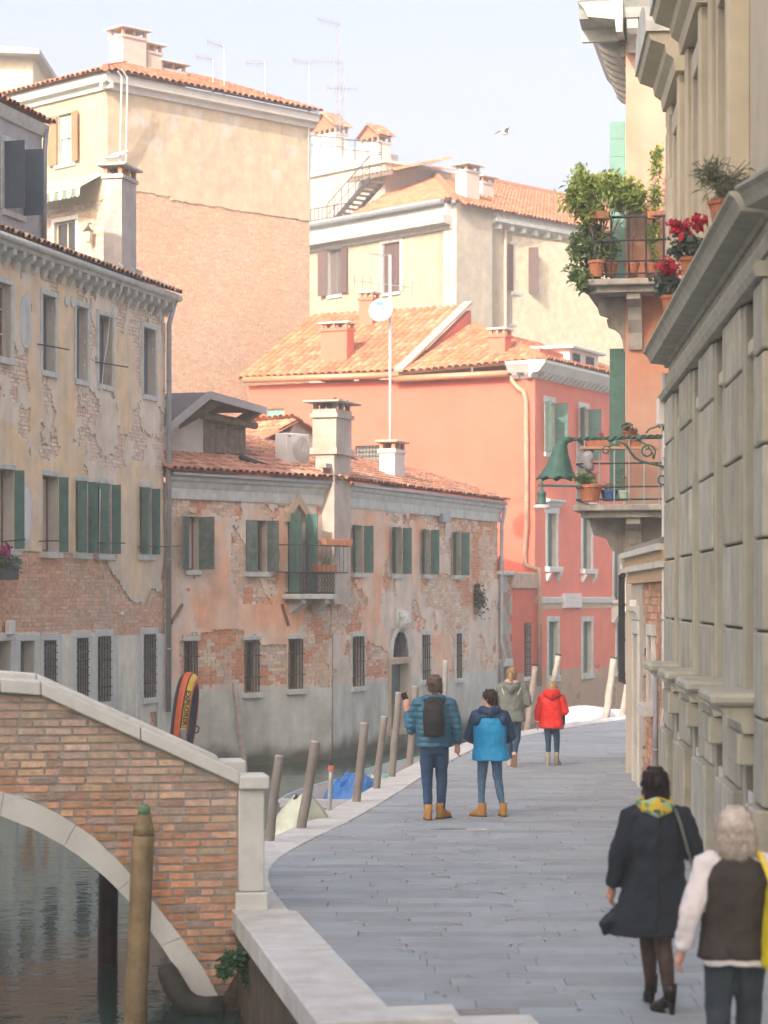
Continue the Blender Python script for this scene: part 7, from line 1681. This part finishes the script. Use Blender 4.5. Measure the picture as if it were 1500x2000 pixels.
def shoes(o, J, s_, m, sole, yaws=(0,0), pitch=(0,0), ankle=.12, L_=.28):
    for i, L in enumerate(('L','R')):
        a = J['a'+L]; M_ = W[o] @ T(a.x, a.y, a.z-.075*s_) @ Matrix.Rotation(yaws[i], 4, 'Z') @ Matrix.Rotation(pitch[i], 4, 'X') @ Matrix.Scale(s_, 4)
        b = MB(); h = L_/2
        b.rings([(.0,0,.06,.042,h),(.03,0,.06,.046,h*1.0),(.06,0,.045,.045,h*.84),(.09,0,.0,.046,.078),(.09+ankle*.4,0,-.012,.048,.058),(.09+ankle*.75,0,-.014,.052,.056)], 14, 2.6)
        sh_ = b.build('shoe', m, o, M_, smooth=True); MB().rings([(-.018,0,.06,.046,h*1.04),(.004,0,.06,.048,h*1.05)], 14, 2.6).build('sole', sole, sh_)
def torso_shell(b, s_, hem, flare=(.20,.15), chest=(.205,.145), bulk=1.0, cy=0.0, hx=0.0):
    z = lambda a: a*s_
    b.rings([(z(hem),hx,cy,z(flare[0]),z(flare[1])),(z(hem+.08),hx*.6,cy*.6,z(flare[0]*.98),z(flare[1]*.98)),(z((hem+1.15)/2),0,0,z(chest[0]*.97),z(chest[1])),(z(1.18),0,-.005,z(chest[0]*.98),z(chest[1])),(z(1.32),0,-.01,z(chest[0]),z(chest[1]*.95)),(z(1.415),0,-.01,z(chest[0]*.82),z(chest[1]*.75)),(z(1.47),0,-.005,z(.095),z(.09)),(z(1.50),0,0,z(.08),z(.08))], 18, 2.3)
def quilt(name, c, bands=26.0):
    m = mat(name, c, rough=.42, var=.15, sc=6, bump=0, spec=.4); nt = m.node_tree; tc = nt.nodes.new('ShaderNodeTexCoord'); sx = nt.nodes.new('ShaderNodeSeparateXYZ'); nt.links.new(tc.outputs['Object'], sx.inputs[0])
    nz = nt.nodes.new('ShaderNodeTexNoise'); nz.inputs['Scale'].default_value = 9; nt.links.new(tc.outputs['Object'], nz.inputs['Vector'])
    a = nt.nodes.new('ShaderNodeMath'); a.operation = 'MULTIPLY_ADD'; a.inputs[1].default_value = bands*math.pi/2; nt.links.new(sx.outputs[2], a.inputs[0]); nt.links.new(nz.outputs[0], a.inputs[2])
    s_ = nt.nodes.new('ShaderNodeMath'); s_.operation = 'SINE'; nt.links.new(a.outputs[0], s_.inputs[0]); ab = nt.nodes.new('ShaderNodeMath'); ab.operation = 'ABSOLUTE'; nt.links.new(s_.outputs[0], ab.inputs[0])
    bp = nt.nodes.new('ShaderNodeBump'); bp.inputs['Strength'].default_value = .55; bp.inputs['Distance'].default_value = .018; nt.links.new(ab.outputs[0], bp.inputs['Height']); nt.links.new(bp.outputs[0], nt.nodes['Principled BSDF'].inputs['Normal']); return m
def wp(p, yaw, px, py, Y):                           # photo pixel at depth Y -> person-local point
    q = at(px,py,Y)-Vector(p); return Matrix.Rotation(-yaw, 3, 'Z') @ q
# ---- man in quilted jacket with backpack, raising a phone
P1 = Vector((.64,30.1,0)); H1 = 1.84; k = 1.75/H1
J = {'eL':(-.285,.06,1.08),'wL':(-.325,.24,1.31),'hL':(-.335,.26,1.40),'tL':(1,0,0),'eR':(.285,-.05,1.12),'wR':(.285,.02,.90),'tR':(-.3,1,0),'kL':(-.085,.04,.49),'aL':(-.07,-.06,.085),'kR':(.095,.10,.50),'aR':(.085,.10,.09)}
o, J, s_, HM = person('man in blue quilted jacket and jeans walking away with phone raised', P1, 0, H1, J, head_yaw=R(28))
hair(o, HM, mat('hair_greybrown', (.10,.075,.055), rough=.6, var=.4, sc=20), 'short', 200, 2)
trousers(o, J, s_, M_DENIM, 1.02); shoes(o, J, s_, M_BOOT, M_SOLE, (R(8),R(-38)), (0,0))
b = MB(); torso_shell(b, s_, .88, (.222,.165), (.225,.165), 1.05); sleeves(b, J, s_, .085, .070, .050, 1.1, .92)
soft(b.build('jacket', quilt('quilted_blue', (.022,.12,.20)), o, smooth=True), .012, 4, .036)
b = MB(); b.tube([V(-.10,.02,1.47)*s_,V(-.09,-.09,1.47)*s_,V(0,-.12,1.46)*s_,V(.09,-.09,1.47)*s_,V(.10,.02,1.47)*s_], [.045,.06,.065,.06,.045], 12); soft(b.build('hood', quilt('quilted_blue',(0,0,0)) if False else MT['quilted_blue'], o, smooth=True), .012, 5)
bpk = thing('backpack', 'smooth black backpack worn by the man in the quilted jacket', 'backpack', P1); M_BP = mat('backpack_black', (.014,.018,.020), rough=.6, var=.15, sc=8, bump=.15, bsc=50)
b = MB(); b.rings([(1.02*s_,-.01,-.20*s_,.09,.05),(1.04*s_,-.01,-.21*s_,.125,.075),(1.2*s_,-.01,-.225*s_,.142,.085),(1.36*s_,-.01,-.215*s_,.135,.075),(1.46*s_,-.01,-.195*s_,.105,.055),(1.50*s_,-.01,-.18*s_,.06,.03)], 18, 2.8); soft(b.build('shell', M_BP, bpk, smooth=True), .010, 3)
b = MB(); b.tube([V(-.125,-.275,1.02)*s_,V(-.13,-.285,1.25)*s_,V(-.10,-.265,1.42)*s_,V(0,-.245,1.475)*s_,V(.09,-.265,1.42)*s_,V(.12,-.285,1.25)*s_,V(.115,-.275,1.02)*s_], .006, 6); b.build('zip_seam', M_IRON, bpk, smooth=True)
for q in (-1,1): MB().tube([V(q*.10,-.17,1.44)*s_,V(q*.115,-.06,1.505)*s_,V(q*.13,.08,1.47)*s_,V(q*.14,.16,1.3)*s_], .022, 8, flat=.4).build('strap', M_BP, bpk, smooth=True)
ph = thing('phone', 'dark phone held up in the left hand of the man', 'phone', world=T(*(P1+J['wL']+V(-.005,.075,.09)*s_)) @ Matrix.Rotation(R(-18),4,'Y')); MB().cbox(-.037,-.005,-.01,.037,.005,.14,.004).build('case', mat('phone_black', (.012,.012,.014), rough=.25, bump=0), ph)
# ---- boy in two-tone blue jacket
P2 = Vector((1.37,30.5,0)); H2 = 1.64
J = {'eL':(-.31,.01,1.10),'wL':(-.19,.18,1.02),'tL':(0,0,1),'eR':(.31,.01,1.10),'wR':(.19,.18,1.02),'tR':(0,0,1),'kL':(-.11,.05,.50),'aL':(-.115,.0,.085),'kR':(.115,.06,.50),'aR':(.19,.02,.085)}
o, J, s_, HM = person('boy in two-tone blue anorak looking left as he walks', P2, 0, H2, J, head_yaw=R(62), skin=M_SKIN2)
hair(o, HM, mat('hair_dark', (.022,.016,.012), rough=.5, var=.3, sc=20), 'short', 220, 3)
trousers(o, J, s_, M_DENIML, .90, cuff=.047); shoes(o, J, s_, M_BOOT, M_SOLE, (R(52),R(12)))
b = MB(); torso_shell(b, s_, .78, (.262,.19), (.240,.176), cy=-.01, hx=.015); soft(b.build('jacket_body', mat('anorak_blue', (.012,.30,.62), rough=.5, var=.08, sc=5, bump=.1), o, smooth=True), .012, 5, .022)
b = MB(); z = lambda a: a*s_
b.rings([(z(1.37),0,-.005,z(.228),z(.162)),(z(1.385),0,-.01,z(.232),z(.166)),(z(1.425),0,-.01,z(.185),z(.125)),(z(1.49),0,-.005,z(.105),z(.10))], 18, 2.3); sleeves(b, J, s_, .076, .064, .052, 1.1, .95)
for q in (-1,1): b.ball((q*.175*s_,-.06*s_,1.34*s_), .085*s_, .115*s_, .10*s_)
M_NAVY2 = mat('anorak_navy', (.010,.045,.105), rough=.55, var=.12, sc=5, bump=.1)
soft(b.build('jacket_yoke', M_NAVY2, o, smooth=True), .012, 5, .015)
b = MB(); b.tube([V(-.11,.04,1.48)*s_,V(-.10,-.07,1.47)*s_,V(0,-.13,1.43)*s_,V(.10,-.07,1.47)*s_,V(.11,.04,1.48)*s_], [.05,.065,.075,.065,.05], 12); soft(b.build('hood', M_NAVY2, o, smooth=True), .012, 5)
# ---- woman in grey parka
P3 = Vector((2.14,39.4,0)); H3 = 1.66
J = {'eL':(-.29,-.03,1.13),'wL':(-.16,.20,1.10),'tL':(0,0,1),'eR':(.29,-.02,1.12),'wR':(.17,.20,1.10),'tR':(0,0,1),'kL':(-.06,.14,.52),'aL':(-.05,.12,.085),'kR':(.09,.03,.50),'aR':(.06,-.22,.24),'fR':(0,.06,-.14)}
o, J, s_, HM = person('woman in grey-green parka with pink scarf and ponytail', P3, R(-8), H3, J, head_yaw=R(-10), skin=M_SKIN2)
hair(o, HM, mat('hair_blonde', (.33,.235,.12), rough=.5, var=.3, sc=20), 'tail', 160, 4)
trousers(o, J, s_, M_DENIM, .92); shoes(o, J, s_, mat('white_trainer', (.58,.52,.46), rough=.7), mat('gum_sole', (.34,.22,.13)), (0,0), (0,R(-58)), ankle=.05)
b = MB(); torso_shell(b, s_, .80, (.245,.185), (.225,.165)); sleeves(b, J, s_, .086, .076, .058, 1.1, .95); M_PARKA = mat('parka_grey', (.155,.185,.165), rough=.75, var=.12, sc=6, bump=.15)
soft(b.build('parka', M_PARKA, o, smooth=True), .012, 4, .036)
b = MB(); b.tube([V(-.12,.0,1.46)*s_,V(-.09,-.12,1.44)*s_,V(0,-.17,1.37)*s_,V(.09,-.12,1.44)*s_,V(.12,.0,1.46)*s_], [.05,.06,.085,.06,.05], 12); soft(b.build('hood', M_PARKA, o, smooth=True), .012, 5)
for q in (-1,1): MB().tube([V(q*.17,-.155,1.40)*s_, V(q*.12,-.185,1.28)*s_], .006, 5).build('reflective_piping', M_WHITE, o)
b = MB(); b.tube([V(.09*math.cos(t),.09*math.sin(t)-.005,1.50+.012*math.sin(t*2))*s_ for t in [i*math.pi/8 for i in range(17)]], .042, 10); soft(b.build('scarf', mat('pink_scarf', (.58,.36,.38), rough=.9, var=.2, sc=15), o, smooth=True), .012, 3)
# ---- girl in red jacket
P4 = Vector((2.82,39.6,0)); H4 = 1.42
J = {'eL':(-.285,-.02,1.10),'wL':(-.30,.05,.88),'tL':(0,1,0),'eR':(.30,-.04,1.13),'wR':(.19,.18,1.06),'tR':(0,0,1),'kL':(-.07,.02,.49),'aL':(-.075,-.10,.10),'kR':(.10,.10,.50),'aR':(.10,.12,.085)}
o, J, s_, HM = person('girl in bright red hooded jacket and jeans walking away', P4, R(-6), H4, J, head_yaw=R(15), skin=M_SKIN2)
hair(o, HM, mat('hair_fair', (.30,.24,.14), rough=.5, var=.3, sc=20), 'bob', 160, 5)
trousers(o, J, s_, M_DENIM, .92); shoes(o, J, s_, M_GREYB, mat('pale_sole', (.42,.38,.33)), (R(6),R(-20)), (0,0), ankle=.24)
b = MB(); torso_shell(b, s_, .78, (.245,.18), (.225,.165)); sleeves(b, J, s_, .088, .076, .060, 1.1, .95); M_REDJ = mat('jacket_red', (.68,.020,.012), rough=.5, var=.08, sc=6, bump=.12)
soft(b.build('jacket', M_REDJ, o, smooth=True), .011, 4, .034)
b = MB(); b.tube([V(-.13,.02,1.50)*s_,V(-.11,-.10,1.52)*s_,V(0,-.16,1.47)*s_,V(.11,-.10,1.52)*s_,V(.13,.02,1.50)*s_], [.05,.07,.095,.07,.05], 12); soft(b.build('hood', M_REDJ, o, smooth=True), .011, 5)
MB().tube([J['wL'].lerp(J['eL'], .2)+V(0,0,.0), J['wL'].lerp(J['eL'], .3)], .064*s_, 10).build('reflective_cuff', M_WHITE, o)
pu = thing('pouch', 'small black pouch with pale trim under the girl\'s right arm', 'bag', P4+V(.20,.02,1.02)*s_); b = MB(); b.rings([(-.20,0,0,.03,.03),(-.12,0,0,.06,.05),(.0,0,0,.07,.06),(.10,0,0,.05,.05)], 12); b.build('body', mat('pouch_black', (.015,.015,.016), rough=.6), pu, smooth=True)
MB().ball((.0,-.02,-.17),.05,.045,.045).build('trim', mat('pouch_trim', (.45,.36,.16)), pu, smooth=True)
# ---- woman in dark coat, nearest the wall
P5 = Vector((1.86,16.15,0)); H5 = 1.67
J = {'eL':(-.27,-.03,1.14),'wL':(-.30,.06,.90),'tL':(.3,1,0),'eR':(.285,-.02,1.16),'wR':(.20,.20,1.14),'tR':(0,0,1),'kL':(-.03,.16,.53),'aL':(.02,.28,.15),'kR':(.055,-.02,.50),'aR':(.085,-.08,.135)}
M_TIGHT = mat('sheer_tights', (.055,.035,.028), rough=.5, var=.3, sc=12, bump=.05)
o, J, s_, HM = person('short-haired woman in dark coat, patterned scarf and heeled boots', P5, R(4), H5, J, head_yaw=R(10), skin=M_SKIN)
hair(o, HM, mat('hair_black', (.016,.012,.010), rough=.45, var=.4, sc=20), 'short', 1100, 6)
b = MB()
for L in 'LR': limb(b, [V((-1 if L == 'L' else 1)*.085,0,.88)*s_, J['k'+L], J['k'+L].lerp(J['a'+L], .35)+V(0,-.015,0), J['a'+L]], [.096*s_,.062*s_,.062*s_,.042*s_])
soft(b.build('tights', M_TIGHT, o, smooth=True), .009, 4)
M_BLKB = mat('black_leather', (.010,.010,.011), rough=.3, var=.2, bump=.1)
for L, ry in (('L',0),('R',R(28))):
    a = J['a'+L]; M_ = W[o] @ T(a.x,a.y,a.z-.135*s_) @ Matrix.Rotation(ry,4,'Z'); b = MB()
    vs = [(.0,.12,.025,.034,.05),(.0,.05,.055,.036,.05)]
    b.tube([(0,.19,.022),(0,.13,.034),(0,.06,.062),(0,0,.095)], [.018,.036,.040,.042], 12); b.tube([(0,-.005,.085),(0,-.012,.14),(0,-.012,.21)], [.045,.046,.050], 12); sh_ = b.build('boot', M_BLKB, o, M_, smooth=True)
    MB().tube([(0,-.03,.08),(0,-.035,.0)], [.026,.016], 10).build('heel', M_BLKB, sh_); MB().rings([(.0,0,.12,.032,.075),(.012,0,.12,.034,.078)], 12).build('sole', M_BLKB, sh_)
b = MB(); b.rings([(z_*s_, cx, cy, rx*s_, ry*s_) for (z_,cx,cy,rx,ry) in ((.56,-.05,-.01,.285,.20),(.62,-.04,-.01,.285,.205),(.78,-.015,0,.255,.19),(.95,0,0,.225,.17),(1.10,0,0,.205,.155),(1.24,0,-.005,.215,.16),(1.34,0,-.01,.215,.15),(1.425,0,-.01,.165,.115),(1.475,0,-.005,.10,.09))], 20, 2.2)
for t in range(4): b.tube([V(-.22-.03*t,-.04+.03*t,.80-.04*t)*s_, V(-.31-.02*t,-.05+.03*t,.68-.02*t)*s_, V(-.40+.015*t,-.06+.03*t,.64-.03*t)*s_], [.05,.035,.014], 8)
sleeves(b, J, s_, .080, .072, .060, 1.06, .95)
soft(b.build('coat', mat('coat_navy_black', (.012,.020,.030), rough=.8, var=.25, sc=5, bump=.25, bsc=70), o, smooth=True), .011, 4, .036)
MB().tube([V(.0,-.158,1.40)*s_,V(0,-.168,1.25)*s_,V(0,-.160,1.10)*s_,V(-.004,-.175,.95)*s_,V(-.012,-.198,.78)*s_,V(-.03,-.212,.60)*s_], .004, 5).build('back_seam', mat('seam_dark', (.006,.009,.012), bump=0), o, smooth=True)
b = MB(); b.tube([V(.095*math.cos(t),.09*math.sin(t)-.01,1.495+.015*math.sin(t*3))*s_ for t in [i*math.pi/10 for i in range(21)]], .045, 10); b.tube([V(-.11,-.07,1.475)*s_,V(0,-.115,1.45)*s_,V(.11,-.07,1.475)*s_], [.03,.05,.03], 10)
msc, nts, bs = nodes('scarf_print'); vo = nts.nodes.new('ShaderNodeTexVoronoi'); vo.inputs['Scale'].default_value = 22; cr_ = nts.nodes.new('ShaderNodeValToRGB'); tcn = nts.nodes.new('ShaderNodeTexCoord'); nts.links.new(tcn.outputs['Object'], vo.inputs['Vector']); sp_ = nts.nodes.new('ShaderNodeSeparateColor'); nts.links.new(vo.outputs['Color'], sp_.inputs[0]); nts.links.new(sp_.outputs[0], cr_.inputs[0])
cr_.color_ramp.interpolation = 'CONSTANT'; cr_.color_ramp.elements[0].color = (.12,.26,.15,1); cr_.color_ramp.elements[1].position = .8; cr_.color_ramp.elements[1].color = (.55,.38,.02,1)
for p_, c_ in ((.3,(.30,.45,.30,1)),(.55,(.05,.10,.06,1)),(.68,(.50,.42,.05,1))): e_ = cr_.color_ramp.elements.new(p_); e_.color = c_
nts.links.new(cr_.outputs[0], bs.inputs['Base Color']); bs.inputs['Roughness'].default_value = .8
soft(b.build('scarf', msc, o, smooth=True), .010, 3, .012)
hbg = thing('handbag', 'dark shoulder bag carried by the woman in the dark coat', 'bag', P5+V(.26,.06,.86)*s_); mod_bevel(MB().cbox(-.06,-.13,-.20,.06,.15,.06,.02).build('body', mat('bag_brown', (.045,.032,.018), rough=.5, var=.2), hbg), .02)
MB().tube([V(.13,-.11,1.47)*s_-V(.26,.06,.86)*s_, V(.165,-.165,1.36)*s_-V(.26,.06,.86)*s_, V(.20,-.185,1.22)*s_-V(.26,.06,.86)*s_, V(.255,-.12,1.05)*s_-V(.26,.06,.86)*s_, V(0,-.05,.06)], .014, 8, flat=.5).build('strap', mat('strap_grey', (.10,.12,.12), rough=.5), hbg, smooth=True)
# ---- white-haired woman in dark waistcoat with yellow bag
P6 = Vector((2.03,13.6,0)); H6 = 1.62
J = {'eL':(-.285,-.06,1.12),'wL':(-.335,.0,.885),'tL':(.4,1,0),'eR':(.30,-.02,1.13),'wR':(.26,.14,.98),'tR':(0,1,0),'kL':(-.10,.06,.50),'aL':(-.09,.04,.085),'kR':(.10,.10,.50),'aR':(.10,.16,.09)}
o, J, s_, HM = person('white-haired woman in dark waistcoat and white shirt seen from behind', P6, R(2), H6, J, head_yaw=R(-8), skin=M_SKIN)
hair(o, HM, mat('hair_white', (.50,.46,.41), rough=.5, var=.22, sc=24), 'bob', 1500, 7)
trousers(o, J, s_, mat('grey_trousers', (.030,.045,.055), rough=.85, var=.25, sc=6, bump=.2, bsc=60), 1.18, cuff=.062); shoes(o, J, s_, M_BLKB, M_SOLE, (0,0), (0,0), ankle=.05)
b = MB(); torso_shell(b, s_, .79, (.218,.168), (.205,.16), 1.0); sleeves(b, J, s_, .088, .074, .052, 1.06, .96)
for L in 'LR': b.ball(J['w'+L].lerp(J['e'+L], .12), .062*s_, .058*s_, .05*s_)
soft(b.build('shirt', mat('white_shirt', (.66,.65,.66), rough=.8, var=.06, sc=6, bump=.2), o, smooth=True), .010, 3, .036)
b = MB(); torso_shell(b, s_, .83, (.236,.182), (.226,.174), 1.0); soft(b.build('waistcoat', mat('waistcoat', (.040,.036,.032), rough=.9, var=.25, sc=6, bump=.25, bsc=60), o, smooth=True), .010, 3, .03)
yb = thing('yellow_tote', 'bright yellow tote bag on the white-haired woman\'s shoulder', 'bag', P6+V(.225,-.17,1.0)*s_); b = MB()
b.rings([(-.20,0,0,.07,.15),(-.16,0,0,.085,.17),(.05,0,0,.075,.17),(.26,0,.0,.05,.165),(.28,0,0,.045,.16)], 18, 3.2); soft(b.build('sack', mat('tote_yellow', (.72,.60,.015), rough=.5, var=.1, sc=5, bump=.3, bsc=12), yb, smooth=True), .010, 3, .02)
for y in (-.10,.08): MB().tube([V(-.02,y,.20), V(-.05,y-.0,.32), V(-.08,.06+y*.4,.44), V(-.09,.18,.46)], .016, 8, flat=.45).build('strap', mat('tote_strap', (.66,.52,.05), rough=.6), yb, smooth=True)
# ------------------------------------------------------------------ bright winter haze over the whole place
hz = MB().box(-155,-85,-3.7,155,195,41.5); hm, hn, hb_ = nodes('haze_air'); hn.nodes.remove(hb_)
pvn = hn.nodes.new('ShaderNodeVolumePrincipled'); pvn.inputs['Color'].default_value = (.97,.98,1,1); pvn.inputs['Density'].default_value = .0019; pvn.inputs['Anisotropy'].default_value = .0
hn.links.new(pvn.outputs[0], hn.nodes['Material Output'].inputs['Volume'])
hz.build('haze', hm, None, None, kind='stuff', label='pale winter haze filling the air over the canal')
